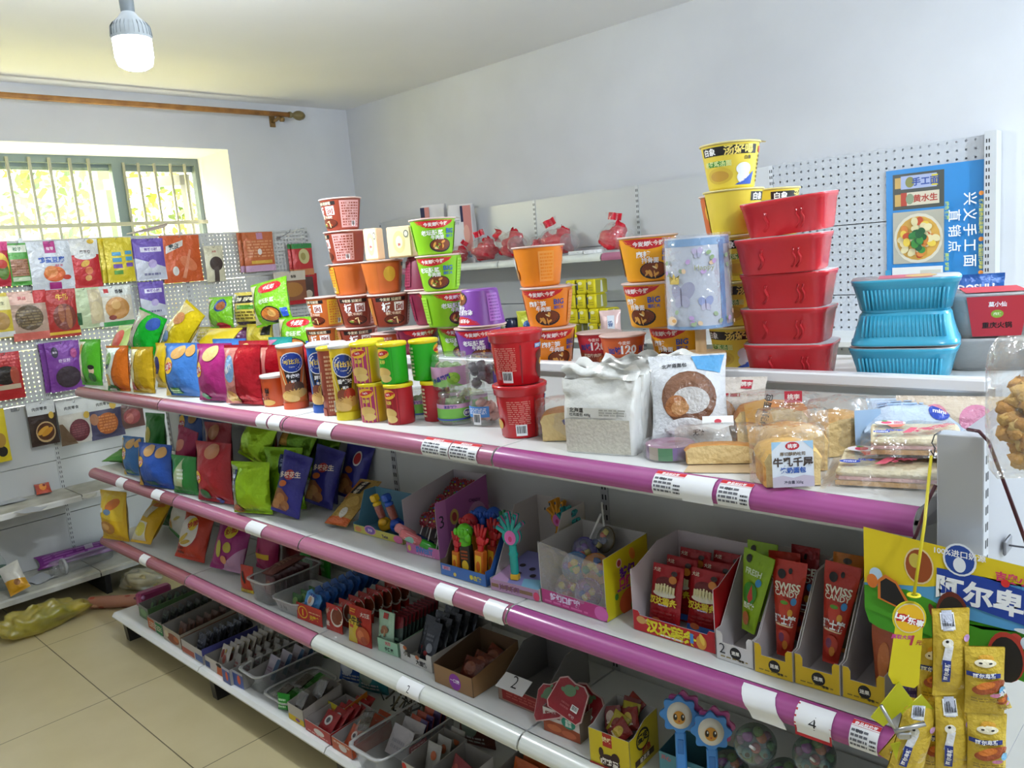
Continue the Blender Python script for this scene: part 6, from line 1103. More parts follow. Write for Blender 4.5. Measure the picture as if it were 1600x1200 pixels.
# tags on the second strip
ptag('small cream sticker on the left end of the second shelf strip', 182, 193, 1, False, v=752); ptag('square cream sticker on the second shelf strip, left section', 238, 251, 1, False, v=775, full=.8)
ptag('white folded paper tag on the second strip under the lime bags', 383, 406, 1, False, v=808, ang=.3); ptag('wide white paper tag on the second strip under the blue box', 681, 708, 1, False, v=930); ptag('white paper tag with a printed row on the second strip', 757, 786, 1, False, v=950, hang=.004)
ptag('crooked blank white paper on the second strip under the white carton', 1163, 1215, 1, False, v=1095, hang=.012, ang=-.5); ptag('red-framed white tag with a handwritten 4 on the second strip', 1243, 1300, 1, False, '4', v=1125, border='b8242c', hang=.012); ptag('red-headed price tag half hidden at the right end of the second strip', 1328, 1372, 1, True, v=1150)
# ================================================================ third shelf
T3 = Z3 + .0005
G4 = 'snack bags on the third shelf'
def chip3(label, u, vb, vt, wpx, base, shapes=(), **k):
    k.setdefault('z', T3); k.setdefault('group', G4); return chip(label, u, vb, vt, wpx, base, shapes, **k)
chip3('yellow snack bag with folded top, first from the left on the third shelf', 182, 845, 768, 50, 'd6ac1e', [('p', [(-.9, .5), (.9, .42), (.95, .9), (-.6, .95)], 'd9b72c'), ('e', .3, .75, .5, .1, 'c8702c', .4), ('e', -.6, .62, .22, .05, 'd8dcd8'), ('e', .0, .6, .3, .06, '6a86a8'), ('e', -.1, .28, .6, .14, 'b8803c'), ('e', -.2, .3, .3, .07, 'd0a060')], d=.08, yaw=15)
chip3('yellow and white snack bag lying towards the front, second from the left', 225, 860, 792, 60, 'd2a51c', [('p', [(-.9, .05), (.5, .05), (.4, .4), (-.8, .45)], 'd9d4c0'), ('e', -.1, .25, .5, .14, 'd8c850'), ('p', [(-.5, .55), (.2, .5), (.4, .8), (-.2, .85)], 'c9bfa8'), ('e', .2, .85, .6, .06, 'c8702c')], P=at(215, 858, Z=T3) + V((0, .02, .02)), h=.21, w=.14, tilt=44, yaw=14, d=.075)
chip3('dark green bag at the back left of the third shelf', 225, 805, 775, 40, '1f5a24', [], P=at(225, 835, Z=T3) + V((0, .12, 0)), h=.2, w=.16)
chip3('white and green leaning snack bag between the yellow and red ones', 272, 852, 795, 40, 'c9c6bc', [('p', [(-1, 0), (1, 0), (1, .16), (-1, .26)], '2a8a2c'), ('e', -.4, .3, .36, .13, 'd9b82c'), ('t', -.4, .3, .02, '脆脆', 'b8302c', .4), ('e', .2, .6, .3, .05, 'b8a860', .6)], roll=14, tilt=14, yaw=0, d=.06, P=at(266, 850, Z=T3) + V((0, .03, 0)))
rw = [('e', -.2, .56, .72, .32, 'd2ccc4'), ('e', .05, .72, .28, .14, 'd9bc2c', .5), ('t', .05, .72, .026, '妙脆', 'b8302c', .5, .03), ('e', -.3, .42, .4, .05, 'c8a83c', .7), ('e', -.1, .34, .35, .04, 'b8983c', .3), ('p', [(.3, .3), (.6, .55), (.64, .53), (.34, .28)], 'a83c3c'), ('l', -.7, .08, -.2, .25, 2, '6a1c14')]
chip3('red-orange snack bag with big white oval, leaning right', 302, 890, 806, 72, 'b8341a', rw, roll=6, tilt=24, yaw=20, d=.08, P=at(286, 886, Z=T3) + V((0, .03, 0)), w=.165)
chip3('magenta snack bag with yellow emblem and leaf shapes', 352, 902, 820, 76, '97206e', [('e', .1, .78, .38, .16, 'c9b32c'), ('t', .1, .78, .026, '妙脆', 'a8402c', .4, .03), ('e', -.35, .4, .2, .17, 'b8b03c', .2), ('e', .2, .45, .22, .11, 'b8a83c', .7), ('p', [(-.2, .0), (1, .0), (1, .5), (.5, .3)], 'b88aa8'), ('e', .05, .2, .2, .08, 'd09060')], roll=5, tilt=24, yaw=20, d=.08, P=at(343, 903, Z=T3) + V((0, .03, 0)), w=.17)
chip3('crimson snack bag with yellow band behind the clear tub', 405, 880, 836, 44, 'a02458', [('p', [(-1, .3), (.6, .36), (.6, .48), (-1, .42)], 'd8b01c'), ('t', -.2, .5, .02, '辣', '221c1c')], P=at(396, 905, Z=T3) + V((0, .06, 0)), h=.17, w=.13, roll=8)
chip3('orange and black snack bag standing beside the clear tub', 376, 930, 888, 36, 'b8361e', [('p', [(-1, .0), (1, 0), (1, .12), (-1, .18)], 'd0b82c'), ('e', -.1, .6, .2, .25, '262020', .5)], P=at(383, 928, Z=T3) + V((0, .012, 0)), h=.10, w=.07, d=.03)
chip3('yellow noodle snack bag at the back above the clear tub', 440, 870, 848, 70, 'b9a42c', [('e', 0, .5, .7, .2, 'c8622c')], P=at(428, 905, Z=T3) + V((0, .16, 0)), h=.16, w=.22)
chip3('dark red bag at the back of the third shelf behind the blue packs', 480, 880, 850, 60, '6a1c20', [('e', .4, .3, .3, .2, '2f8a2c')], P=V((1.27, .31, T3)), h=.18, w=.24, d=.05)
def tub(label, A, B, z, d, h, flare=1.12, rim=True, group='clear plastic tubs', kind='clear'):
    pa, pb = at(A[0], A[1], Z=z), at(B[0], B[1], Z=z); w_ = (pb - pa).length; yw = atan2((pb - pa).y, (pb - pa).x) * .4; mid = (pa + pb) / 2
    o = thing('plastic_tub', label, 'plastic tub', inside(mid, yw, 0, d / 2, .001), (0, 0, yw), group); a, b = w_ / 2, d / 2
    m = MB(); c = mat('c4c6c8', kind)
    m.lathe([(0, 0), (.94, 0), (.98, .004), (flare, h - .006), (flare + .05, h - .005), (flare + .05, h)], 40, c, sq=7, ax=a, ay=b, close=False); m.lathe([(flare, h), (.95, .005), (0, .004)], 40, c, sq=7, ax=a, ay=b, close=False); tb_ = m.build('tub', o)
    m = MB(); m.lathe([(flare - .03, h - .003), (flare + .06, h - .004), (flare + .07, h + .001), (flare - .02, h + .001), (flare - .03, h - .003)], 40, mat('d3d3d3', 'milky'), sq=7, ax=a, ay=b, close=False); m.build('rim', tb_)
    return o, inside(mid, yw, 0, 0, 0), yw, w_
o, mid, yw, w_ = tub('deep clear tub full of red packs, third shelf beside the crimson bag', (394, 938), (426, 949), T3, .21, .088)
s0 = None
for k in range(7): s0 = sachet(f'{ordn[k]} dark pink sachet from the front in the deep clear tub', inside(mid, yw, 0, .035 + .024 * k, .01), yw, min(.062, w_ - .012), .078, .016, '6a3a3c', [('e', 0, .5, .6, .3, '9a6a5c'), ('l', -.6, .2, .6, .4, 2, 'b89a90')], 8, 0, group='sachets in the deep clear tub', proto=s0)
bag('brown pack lying across the top of the deep clear tub', 430, 900, 878, 60, None, '7a4a44', [('l', -.8, .3, .6, .7, 4, 'a8806c')], d=.03, P=inside(mid, yw, .0, .03, .098), h=.15, w=.06, tilt=82, yaw=math.degrees(yw), name='snack_sachet', cat='sachet', group='sachets in the deep clear tub')
bag('bright green pack standing behind the tubs', 462, 905, 872, 26, T3, '2f9a24', [('l', -.5, .2, .5, .8, 3, '9ad08a')], P=at(455, 925, Z=T3) + V((0, .15, 0)), h=.12, w=.06, d=.03, name='snack_sachet', cat='sachet')
o, mid, yw, w_ = tub('small clear tub with handwriting on its front', (430, 953), (468, 966), T3, .15, .05, kind='milky')
m = MB(); deco(m, Flat((0, -.077, .004), (1, 0, 0), V((0, -.006, .044)), w_, .046), [('t', -.3, .5, .02, '3', '2a2a2c', .2, -.005), ('t', .1, .5, .02, 'kg', '2a2a2c', 0, -.005)], .002, .0002); m.build('handwriting', o)
for k in range(3): sachet(f'{ordn[k]} green sachet in the small clear tub with handwriting', inside(mid, yw, .0, .04 + .033 * k, .009), yw, min(.06, w_ - .012), .045, .014, '3a6a34', [('e', 0, .5, .5, .3, '8ab06a')], 14, group='green sachets in the small tub')
# blue packs behind a red one-yuan card
m = MB(); a, b_ = at(465, 966, Z=T3), at(504, 981, Z=T3); ww = (b_ - a).length; yw = atan2((b_ - a).y, (b_ - a).x); mid = (a + b_) / 2
m.panel([(-ww / 2, 0), (ww / 2, 0), (ww / 2, .058), (-ww / 2, .058)], (0, 0, 0), (1, 0, 0), (0, .05, 1), .0015, 'b3261c'); deco(m, Flat((0, 0, 0), (1, 0, 0), (0, .05, 1), ww, .058), [('e', -.5, .5, .38, .36, 'd9b82c'), ('e', -.5, .5, .32, .3, 'b3261c'), ('t', -.5, .5, .03, '1', 'e3c42c', 0, .04), ('t', .42, .34, .017, '元零食', 'e3c42c', 0, .04), ('l', .0, .58, .9, .7, 1, 'e0b08a')], .0004, .0002, 'paper')
tag(m.build('sign_card', None, mid + V((0, 0, .0008)), (0, 0, yw)), 'red card with a yellow circled 1 in front of the blue packs', 'sign')
bp = None
for k in range(9):
    lb = 'light blue shield-shaped pack at the front of the blue row' if k == 0 else f'{ordn[k - 1]} dark blue shield-shaped pack behind the front one'
    o = thing('jelly_pack', lb, 'snack pack', (0, 0, 0), (0, 0, 0), 'blue shield-shaped packs') if k < 2 else dup(bp, lb)
    if k < 2:
        m = MB(); out = [(.0, .0), (.026, .006), (.034, .03), (.036, .056), (.022, .068), (.0, .062), (-.022, .07), (-.036, .058), (-.034, .03), (-.026, .006)]
        m.panel(out, (0, 0, 0), (1, 0, 0), (0, 0, 1), .004, mat('4f93cf' if k == 0 else '1f4f94', 'bag')); m.blob((0, .0, .036), (.024, .007, .024), mat('3f86c8' if k == 0 else '1f4f94', 'bag'), 1, .05)
        if k == 0: deco(m, Flat((0, -.008, 0), (1, 0, 0), (0, 0, 1), .07, .07), [('e', .0, .6, .4, .26, 'd8dce0'), ('e', -.1, .6, .2, .16, 'c89a7a'), ('t', 0, .25, .013, '奶贝', '1c3c8c', 0, .03), ('l', -.5, .75, .5, .95, 1, '2a4a9c')], .0008, .0003)
        m.build('pack', o); bp = o
    o.location = inside(mid, yw, -.022 + .004 * k, .012 + .03 * k, .022 + .003 * k); o.rotation_euler = (-R(24), R(12), yw); o.scale = (1.1,) * 3
# red packs, green packs
pa = at(521, 988, Z=T3)
s0 = sachet('red pack with a bowl pictured, right of the one-yuan card', pa + V((0, .006, 0)), yw, .082, .088, .012, 'b02a1e', [('e', .45, .6, .7, .36, 'd9cfc4'), ('e', .5, .62, .6, .3, '7a3a24'), ('t', -.65, .75, .013, '香辣', 'e0c8b8', .6), ('t', -.6, .3, .02, '丝', 'ece0d8'), ('r', .1, .86, .6, .95, 'c83a3c')], 6, group='red beef snack packs')
for k in range(7): s0 = sachet(f'{ordn[k]} red beef snack pack in the row behind the front ones', pa + V((.01 + .004 * k, .045 + .034 * k, .002)), yw, 0, 0, 0, '', (), 9, rnd.uniform(-3, 3), proto=s0)
sachet('red and yellow pack with black brush lettering, front of the third shelf', at(562, 1008, Z=T3) + V((0, .004, 0)), yw, .107, .118, .012, 'b0271c', [('p', [(-1, .02), (-.2, .02), (-.1, .4), (.1, .6), (-.3, .75), (-1, .72)], 'cdb02c'), ('t', -.42, .62, .027, '素牛肚', '221c16', 0, .03), ('r', -.85, .42, -.45, .5, 'c03a2c'), ('e', .35, .28, .6, .24, 'b8552c'), ('e', .2, .3, .3, .12, 'cf7040'), ('e', .5, .18, .3, .1, 'a8482c'), ('t', .55, .84, .014, '大刀王', 'ece4dc', 0, .03), ('l', -.8, .82, -.3, .94, 2, 'd8a02c')], 7, name='snack_pack', cat='snack pack')
pm = at(600, 1019, Z=T3)
sachet('mint pack picturing mushrooms behind the mint carton', pm + V((-.005, .012, .0)), yw, .07, .118, .012, 'a9c8b0', [('r', -.3, .82, .3, .96, 'b03a34'), ('e', .0, .55, .45, .1, '9a6a4c'), ('r', -.1, .36, .1, .55, 'b08a68'), ('e', -.3, .48, .2, .06, '8a5a40')], 10, name='snack_pack', cat='snack pack')
c, w_, mid2, yw2 = carton('low mint green carton of vegetarian snack packs', (590, 1017), (625, 1027), T3, .042, .05, .2, '9cc7a8', '8aa890', front=[('r', -.25, .62, .3, .9, 'c8a89c'), ('t', 0, .76, .011, '大刀', 'b03a34'), ('t', .1, .32, .013, '手撕素', '2a3a30', 0, .03)], shape='plain')
s0 = None
for k in range(10): s0 = sachet(f'{ordn[k]} dark mint and red pack from the front in the mint carton', inside(mid2, yw2, .0, .026 + .016 * k, .006), yw2, min(.062, w_ - .009), .098, .01, '3a4a44', [('p', [(-1, .5), (1, .7), (1, 1), (-1, 1)], '7a1f28'), ('l', -.6, .1, .6, .4, 2, '90b8a0')], 14, 0, group='packs in the mint carton', proto=s0)
c, w_, mid2, yw2 = carton('white stepped carton of silver noodle snack packs', (627, 1030), (676, 1053), T3, .052, .06, .24, 'c9c5c0', 'a8a4a0', notch=(.02, .03), hs=.05, front=[('e', -.65, .82, .12, .12, 'b8683c'), ('t', -.55, .5, .016, '小面', '241f1e', 0, .03), ('e', .1, .55, .12, .12, 'b8683c'), ('t', .35, .28, .017, '大面筋', '241f1e', 0, .03)], shape='plain')
s0 = None
for k in range(10): s0 = sachet(f'{ordn[k]} silver-black pack from the front in the white stepped carton', inside(mid2, yw2, -.016 if k % 2 else .016, .024 + .019 * k, .008), yw2, min(.062, w_ - .042), .115, .012, '45474e', [('e', .2, .35, .4, .12, '8a8c94'), ('l', -.6, .5, .5, .7, 2, '6a6c74'), ('e', -.2, .2, .3, .06, 'a03a3c')], 26, 0, kind='foil', group='silver packs in the white carton', proto=s0)
# brown carton
c, w_, mid2, yw2 = carton('brown cardboard carton with a purple round logo', (679, 1066), (741, 1091), T3, .055, .085, .185, '8f6a44', '5f4734', front=[('e', .1, .45, .3, .42, '8a3a9c'), ('t', .1, .5, .012, '一口馋', 'e8dcec', 0, .03)], shape='plain', sf=.055)
for k in range(3): sachet(f'{ordn[k]} reddish clear pack lying in the brown carton', inside(mid2, yw2, .005, .05 + .035 * k, .008), yw2, .075, .06, .025, '6a2f22', [('e', 0, .5, .6, .3, '8a4a34')], 40, rnd.uniform(-20, 20), kind='wrap', group='packs in the brown carton')
# grey carton with a sign, low red box
c, w_, mid2, yw2 = carton('grey backed carton with red packs under the white sign', (779, 1092), (846, 1120), T3, .045, .115, .2, '8a6a58', '7a7674', shape='slope', sf=.05, side='8c8886', front=[('r', -.8, .12, 1, .95, '8a1f1c'), ('l', -.6, .3, .8, .8, 3, 'a8483c')])
m = MB(); m.panel([(-.052, 0), (.042, 0), (.055, .052), (-.035, .052)], (0, 0, 0), (1, 0, 0), (0, .55, .6), .001, 'c9c6c6'); deco(m, Flat((0, 0, 0), (1, 0, 0), (0, .55, .6), .1, .052), [('t', .1, .5, .046, '2', '2a2628', 0, -.008)], .0006, .0002, 'paper')
tag(m.build('sign_card', None, inside(mid2, yw2, -.01, -.02, .05), (0, 0, yw2)), 'white card with a handwritten 2 resting against the grey carton', 'sign')
# crab chips
c, w_, mid2, yw2 = carton('small white carton picturing fried strips, with a round green seal', (849, 1142), (909, 1162), T3, .062, .065, .075, 'cfc6c2', 'b0a8a4', shape='plain', side='8a7a70', front=[('p', [(-1, 0), (1, 0), (1, .42), (.2, .52), (-1, .5)], '9a4a2c'), ('e', -.4, .25, .4, .14, 'b8663c'), ('e', .4, .2, .4, .14, 'b8603c'), ('t', -.45, .78, .015, '烤鸡丝', '7a2a24', 0, .03), ('e', .42, .68, .38, .24, '2f8a74'), ('t', .42, .74, .0095, '香酥', 'dce8e0', 0, .03), ('t', .42, .6, .0095, '脆丝', 'dce8e0', 0, .03)])
cr_ = None
for k, (dx, dy, dz, rx, ry, lb) in enumerate(((-.046, -.006, .066, -38, -24, 'red crab pack fanned out to the left above the small white carton'), (.022, -.016, .098, -25, 16, 'red crab pack with a barcode, topmost above the small white carton'), (.03, .03, .062, -20, 30, 'red crab pack leaning right behind the topmost one'), (.0, .03, .06, -15, 4, 'red crab pack upright at the back of the small white carton'))):
    if cr_ is None:
        o = thing('crab_pack', lb, 'snack pack', (0, 0, 0), (0, 0, 0), 'red crab packs'); cr_ = o; m = MB(); out = [(-.034, -.03), (.034, -.03), (.041, -.02), (.034, .03), (.02, .04), (0, .036), (-.02, .04), (-.034, .03), (-.041, -.02)]
        m.panel([(x * 1.06, y * 1.06) for x, y in out], (0, .001, 0), (1, 0, 0), (0, 0, 1), .004, mat('c9a8a4', 'bag')); m.panel(out, (0, 0, 0), (1, 0, 0), (0, 0, 1), .002, mat('8a1420', 'bag'))
        deco(m, Flat((0, -.0005, -.03), (1, 0, 0), (0, 0, 1), .08, .07), [('e', -.1, .72, .36, .16, '5a7a58', .3), ('e', -.45, .66, .14, .06, '5a7a58'), ('e', .2, .9, .12, .05, '5a7a58'), ('b', .5, .35, .016, .012), ('l', -.3, .2, .2, .4, 2, 'a84a4c'), ('t', .5, .12, .007, '蟹味', 'c8a0a0')], .0006, .0002); m.build('pack', o)
    else: o = dup(cr_, lb)
    o.location = inside(mid2, yw2, dx, .02 + dy, dz + .0); o.rotation_euler = (R(rx), R(ry), yw2); o.scale = (1.18,) * 3
# yellow egg box
c, w_, mid2, yw2 = carton('yellow open box with a brown hen emblem and red corner', (921, 1192), (988, 1215), T3, .085, .105, .12, 'c9b21c', 'b3afaa', shape='slope', sf=.085, front=[('r', -.3, .62, .15, 1, 'a8281c'), ('t', -.08, .82, .013, '馋嘴', 'e8d0a0', 0, .03), ('e', .0, .22, .5, .2, '3a241c'), ('e', -.4, .42, .12, .14, '3a241c'), ('e', .3, .38, .2, .14, '3a241c'), ('t', 0, .2, .016, '卤鸡蛋', 'ece4d8', 0, .04), ('r', -1, 0, 1, .06, '8a241c')], side='c9b21c',
    rside=[('e', -.1, .62, .45, .24, '26221a'), ('e', -.1, .62, .38, .19, 'c9b21c'), ('t', -.1, .66, .022, '蛋定', '26221a', 0, .04), ('t', .1, .36, .018, '别急', 'a82c1c', 0, .03), ('r', -.7, .12, .6, .26, '3a2a1c'), ('t', -.05, .19, .013, '给蛋黄', 'e8d8c0')])
q = random.Random(8)
for k in range(7): sachet(f'{ordn[k]} small red and yellow egg sachet heaped in the yellow box', inside(mid2, yw2, q.uniform(-.02, .02), .03 + .011 * k, .055 + .004 * k), yw2, .045, .05, .02, ('8a2a24', 'a8962c', '7a3a3c')[k % 3], [('e', 0, .5, .5, .3, ('c8a83c', '7a2a1c', 'b8a090')[k % 3]), ('l', -.5, .2, .5, .35, 1, 'e0d0b0')], 30, q.uniform(-40, 40), kind='wrap', group='egg sachets in the yellow box')
# egg flower lollies
c, w_, mid2, yw2 = carton('teal box with a white rainbow, holding flower fan toys', (1030, 1222), (1128, 1256), T3, .07, .075, .09, '4f8a96', '3f6f7a', shape='plain', front=[('e', .15, .45, .5, .4, 'd8dce0'), ('e', .15, .4, .42, .34, '6aaab8'), ('t', -.75, .85, .012, '开心', 'c85a5c'), ('t', .1, .3, .02, '鸡蛋花', 'd8a82c', 0, .04)])
def eggfan(label, P, rz, s=1):
    o = thing('flower_fan', label, 'toy', P, (R(-6), 0, rz), 'flower fan toys')
    for nm, y, c, r in (('back_flower', .012, 'c85a9c', .036), ('front_flower', 0, '3f86cf', .037)):
        m = MB(); n = 72; out = [((r + .0042 * cos(8 * 2 * pi * j / n)) * cos(2 * pi * j / n), (r + .0042 * cos(8 * 2 * pi * j / n)) * sin(2 * pi * j / n) + (.006 if y else 0)) for j in range(n)]
        m.panel(out, (.008 if y else 0, y, .1), (1, 0, 0), (0, 0, 1), .008, mat(c, 'plastic')); m.build(nm, o)
    m = MB(); m.lathe([(.0, .009), (.012, .0085), (.021, .005), (.0255, 0)], 28, mat('d9d2c2', 'plastic'), ay=1.12); m.v = [(x, -z_, y + .1) for x, y, z_ in m.v]
    S = Flat((0, -.0095, .075), (1, 0, 0), (0, 0, 1), .05, .05); deco(m, S, [('e', 0, .5, .5, .28, 'c88a2c'), ('e', -.3, .52, .16, .14, '241c18'), ('e', .3, .52, .16, .14, '241c18'), ('e', -.26, .57, .05, .05, 'f4f4f0'), ('e', .34, .57, .05, .05, 'f4f4f0'), ('e', 0, .36, .07, .04, 'b8482c')], .0006, .0003); m.build('egg_face', o)
    m = MB(); m.rbox(-.011, -.002, -.05, .011, .012, .064, mat('3f86cf', 'plastic'), .003); m.rbox(-.006, -.003, .02, .006, -.0015, .05, mat('2f6fb4', 'plastic'), .001); m.build('handle', o); o.scale = (s,) * 3; return o
P = at(1061, 1122, Y=.05); eggfan('left blue flower fan toy with an egg face', V((P[0], .05, P[2] - .1)), R(28)); P = at(1111, 1148, Y=.055); eggfan('right blue flower fan toy with an egg face', V((P[0], .055, P[2] - .1)), R(30))
# skull lollies
def skull(label, u, v, Y, s, rz):
    P = at(u, v, Y=Y); o = thing('monster_lollipop', label, 'lollipop', P, (R(80), 0, rz), 'round monster lollipops'); m = MB(); m.lathe([(0, -.012), (.03, -.011), (.04, -.004), (.041, 0), (0, .002)], 32, mat('2f4a3a', 'plastic')); q = random.Random(len(label))
    for k in range(9): a = k * .7; m.blob((.029 * cos(a), .029 * sin(a), .006), (.009, .009, .008), mat(('3a6a3c', '5a2a4c', '2f5a5c')[k % 3], 'plastic'), k, .2, 8, 6)
    for x, y, c in ((-.014, .018, '7a2a7c'), (.012, .016, 'a86a4c'), (-.017, -.014, '2a6a6c'), (.017, -.014, '2a6a6c'), (0, -.004, '8a3a34'), (.006, .028, '4a6a2c')): m.blob((x, y, .01), (.0105, .0105, .011), mat(c, 'plastic'), 3, .04, 12, 9)
    for x in (-.017, .017): m.blob((x, -.014, .02), (.005, .005, .003), mat('14181c', 'plastic'), 1, 0)
    m.build('candy', o); MB().lathe([(.041, 0), (.039, .014), (.028, .028), (.012, .035), (0, .036)], 30, mat('dfe8ec', 'clear'), close=False).build('dome', o)
    MB().tube([(-.004, .004, .034), (-.012, .016, .05)], .003, 'dcdad6', 8).build('stick', o); o.scale = (s,) * 3
skull('round monster lollipop with green rim, left of two at the bottom right', 1180, 1162, .055, .98, R(32)); skull('round monster lollipop with green rim, right one partly under the strip', 1272, 1180, .075, .95, R(32))
for k, (u, v, Y) in enumerate(((1228, 1215, .10), (1140, 1200, .13))): skull(('round monster lollipop low behind the right one', 'round monster lollipop behind the left one')[k], u, v, Y, .95, R(30))
# pieces of tape and tags on the third strip
ptag('small cream sticker on the left end of the third shelf strip', 219, 229, 2, False, v=875); ptag('white paper tag with a handwritten 2 on the white third strip', 622, 655, 2, False, '2', v=1075)
# ================================================================ base deck
TB = ZB + .0008
def bcarton(label, A, B, hf, hb, d, outer, inner='958f88', **k): return carton(label, A, B, TB, hf, hb, d, outer, inner, shape='plain', **k)
def filled(n, fmt, mid, yw, w_, h, y0, dy, base, sh, tilt=20, t=.012, x=0, z=.004, group=None, kind='bag', jit=.004):
    s0 = None; cw = globals()['w_'] - .010; jit = min(jit, max(0, (cw - w_) / 2)); w_ = min(w_, cw)
    for k in range(n): s0 = sachet(fmt.format(ordn[k]), inside(mid, yw, x + rnd.uniform(-jit, jit), y0 + .006 + dy * k, z + .004), yw, w_, h, t, base, sh, tilt, rnd.uniform(-1.5, 1.5), group=group, kind=kind, proto=s0)
BW = .0
c, w_, mid, yw = bcarton('narrow white-green carton first from the left on the base deck', (219, 962), (233, 972), .06, .075, .24, '5a7a4c', front=[('e', 0, .5, .6, .3, '8aa87a'), ('r', -1, .8, 1, 1, '8a8c84')])
filled(5, '{} dark green sachet in the leftmost base carton', mid, yw, .045, .07, .03, .035, '2a3a2c', [('e', 0, .6, .5, .2, '6a8a5c')], group='sachets in the leftmost carton')
c, w_, mid, yw = bcarton('grey carton with orange and green front, second on the base deck', (233, 980), (255, 995), .055, .08, .26, '8a7a70', front=[('r', -1, 0, -.1, .9, 'b8623c'), ('r', .1, 0, 1, .9, '2f7a44'), ('l', -.8, .2, .9, .7, 3, 'c8c0a8')])
filled(6, '{} blackish sachet in the second base carton', mid, yw, .06, .075, .03, .036, '2a2c2a', [('l', -.6, .5, .6, .8, 2, '5a6a5a')], group='sachets in the second carton')
c, w_, mid, yw = bcarton('beige carton with brown food print, third on the base deck', (257, 998), (284, 1015), .062, .085, .27, 'a89a88', front=[('e', .1, .4, .7, .35, '8a4a2c'), ('e', -.6, .55, .24, .24, 'c8bca0'), ('e', .5, .5, .3, .2, 'b86a40')], rside=[('p', [(-1, .2), (.9, .3), (.9, .8), (-1, .6)], '7a4a30')])
filled(6, '{} brown snack sachet in the third base carton', mid, yw, .066, .07, .03, .036, '5a3a30', [('e', 0, .5, .5, .2, '8a5a44')], group='sachets in the third carton')
c, w_, mid, yw = bcarton('grey-blue carton of dark packs, fourth on the base deck', (286, 1019), (318, 1040), .06, .075, .26, 'b0aaa8', front=[('r', -1, .1, .2, .5, 'a85a48'), ('r', .3, .1, 1, .6, '5a6a9a')], rside=[('p', [(-1, .5), (.9, .6), (.9, .95), (-1, .9)], '4a4a8a')])
filled(8, '{} blue-grey foil pack in the fourth base carton', mid, yw, .07, .085, .022, .03, '4a4c58', [('l', -.6, .3, .6, .7, 2, '8a8c98')], group='packs in the fourth carton', kind='foil')
c, w_, mid, yw = bcarton('white carton with red sausage print and orange corner, at the deck joint', (322, 1042), (352, 1060), .05, .055, .26, 'b8b0aa', front=[('r', -1, .1, -.5, .6, '3a4a7a'), ('p', [(.2, 0), (1, 0), (1, .9), (.3, .8)], 'b85a2c'), ('e', .5, .8, .3, .14, '221f1e')])
filled(9, '{} white pack with red picture in the carton at the deck joint', mid, yw, .072, .085, .025, .026, 'b8b0a8', [('e', -.3, .6, .3, .2, '8a3a30'), ('e', .3, .4, .3, .2, 'a85a4c'), ('e', .2, .75, .15, .1, 'b8983c')], tilt=26, group='white packs at the deck joint')
for k, (A, B) in enumerate((((349, 1064), (361, 1072)), ((364, 1070), (383, 1078)))):
    c, w_, mid, yw = bcarton(('left of two narrow blue fronted cartons', 'right of two narrow blue fronted cartons')[k], A, B, .062, .08, .25, '2f4a94', front=[('e', .2, .5, .3, .3, 'c85a3c'), ('r', -1, .85, 1, 1, 'a8a8b4')], side='a09c98')
    filled(5, '{} grey pack in the ' + ('left', 'right')[k] + ' narrow blue carton', mid, yw, .04, .09, .03, .04, '8a8580', [('l', -.6, .4, .6, .7, 2, '7a3a3c')], group='packs in the narrow blue cartons')
o, mid, yw, w_ = tub('long clear tub with lilac card inside, on the base deck', (384, 1072), (412, 1090), TB, .27, .082)
filled(4, '{} white and lilac pack in the long clear tub', mid, yw, .075, .1, .05, .05, 'a39aa4', [('r', .5, .2, 1, .95, '2a4a6a'), ('l', -.6, .4, .3, .6, 2, '8a6a80')], tilt=30, group='packs in the long clear tub')
o, mid, yw, w_ = tub('shallow clear tray with green lining and chocolate bars', (418, 1092), (452, 1112), TB, .20, .032)
def choc(label, P, rot, s=1, col='2c1714'):
    o = thing('chocolate_bar', label, 'chocolate', P, rot, 'wrapped dark chocolate bars'); m = MB(); m.rbox(-.022, -.034, 0, .022, .034, .007, mat(col, 'plastic'), .003)
    for i in range(2):
        for j in range(3): m.rbox(-.019 + .02 * i, -.030 + .021 * j, .006, -.001 + .02 * i, -.012 + .021 * j, .009, mat(col, 'plastic'), .002)
    m.build('chocolate', o); m = MB(); m.grid(lambda a, b: V(((2 * a - 1) * .027, (2 * b - 1) * .044, .0105 - .01 * (abs(2 * b - 1) ** 6))), 6, 10, mat('d8d6d2', 'film')); m.build('wrapper', o); o.scale = (s,) * 3
choc('dark chocolate bar at the front of the shallow tray', inside(mid, yw, .0, .03, .036), (R(18), 0, yw)); choc('dark chocolate bar behind the first in the shallow tray', inside(mid, yw, .006, .11, .042), (R(14), 0, yw + R(4)))
bag('green pack lying in the shallow tray under the chocolate', 0, 0, 0, 0, None, '2a8a24', [('l', -.5, .2, .5, .7, 2, '8ac880')], P=inside(mid, yw, .0, .012, .006), h=.18, w=.075, d=.02, tilt=85, yaw=math.degrees(yw), name='snack_sachet', cat='sachet')
bag('green pack with white print at the deck edge below the tray', 440, 1108, 1080, 30, TB, '1f8a1c', [('l', -.6, .2, .6, .8, 3, 'b8e0b0')], P=at(441, 1112, Z=TB) + V((0, .01, 0)), h=.06, w=.055, d=.025, name='snack_sachet', cat='sachet', yaw=20)
c, w_, mid, yw = bcarton('white pouch carton with yellow foot beside the green pack', (452, 1122), (476, 1137), .06, .085, .16, 'a8a29c', front=[('r', -1, 0, 1, .35, 'c8aa1c'), ('e', .2, .2, .3, .1, '7a4a8a')])
choc('dark chocolate bar leaning in the yellow-footed carton, front', inside(mid, yw, .0, .03, .062), (R(52), 0, yw)); choc('dark chocolate bar at the back of the yellow-footed carton', inside(mid, yw, .004, .11, .075), (R(50), 0, yw))
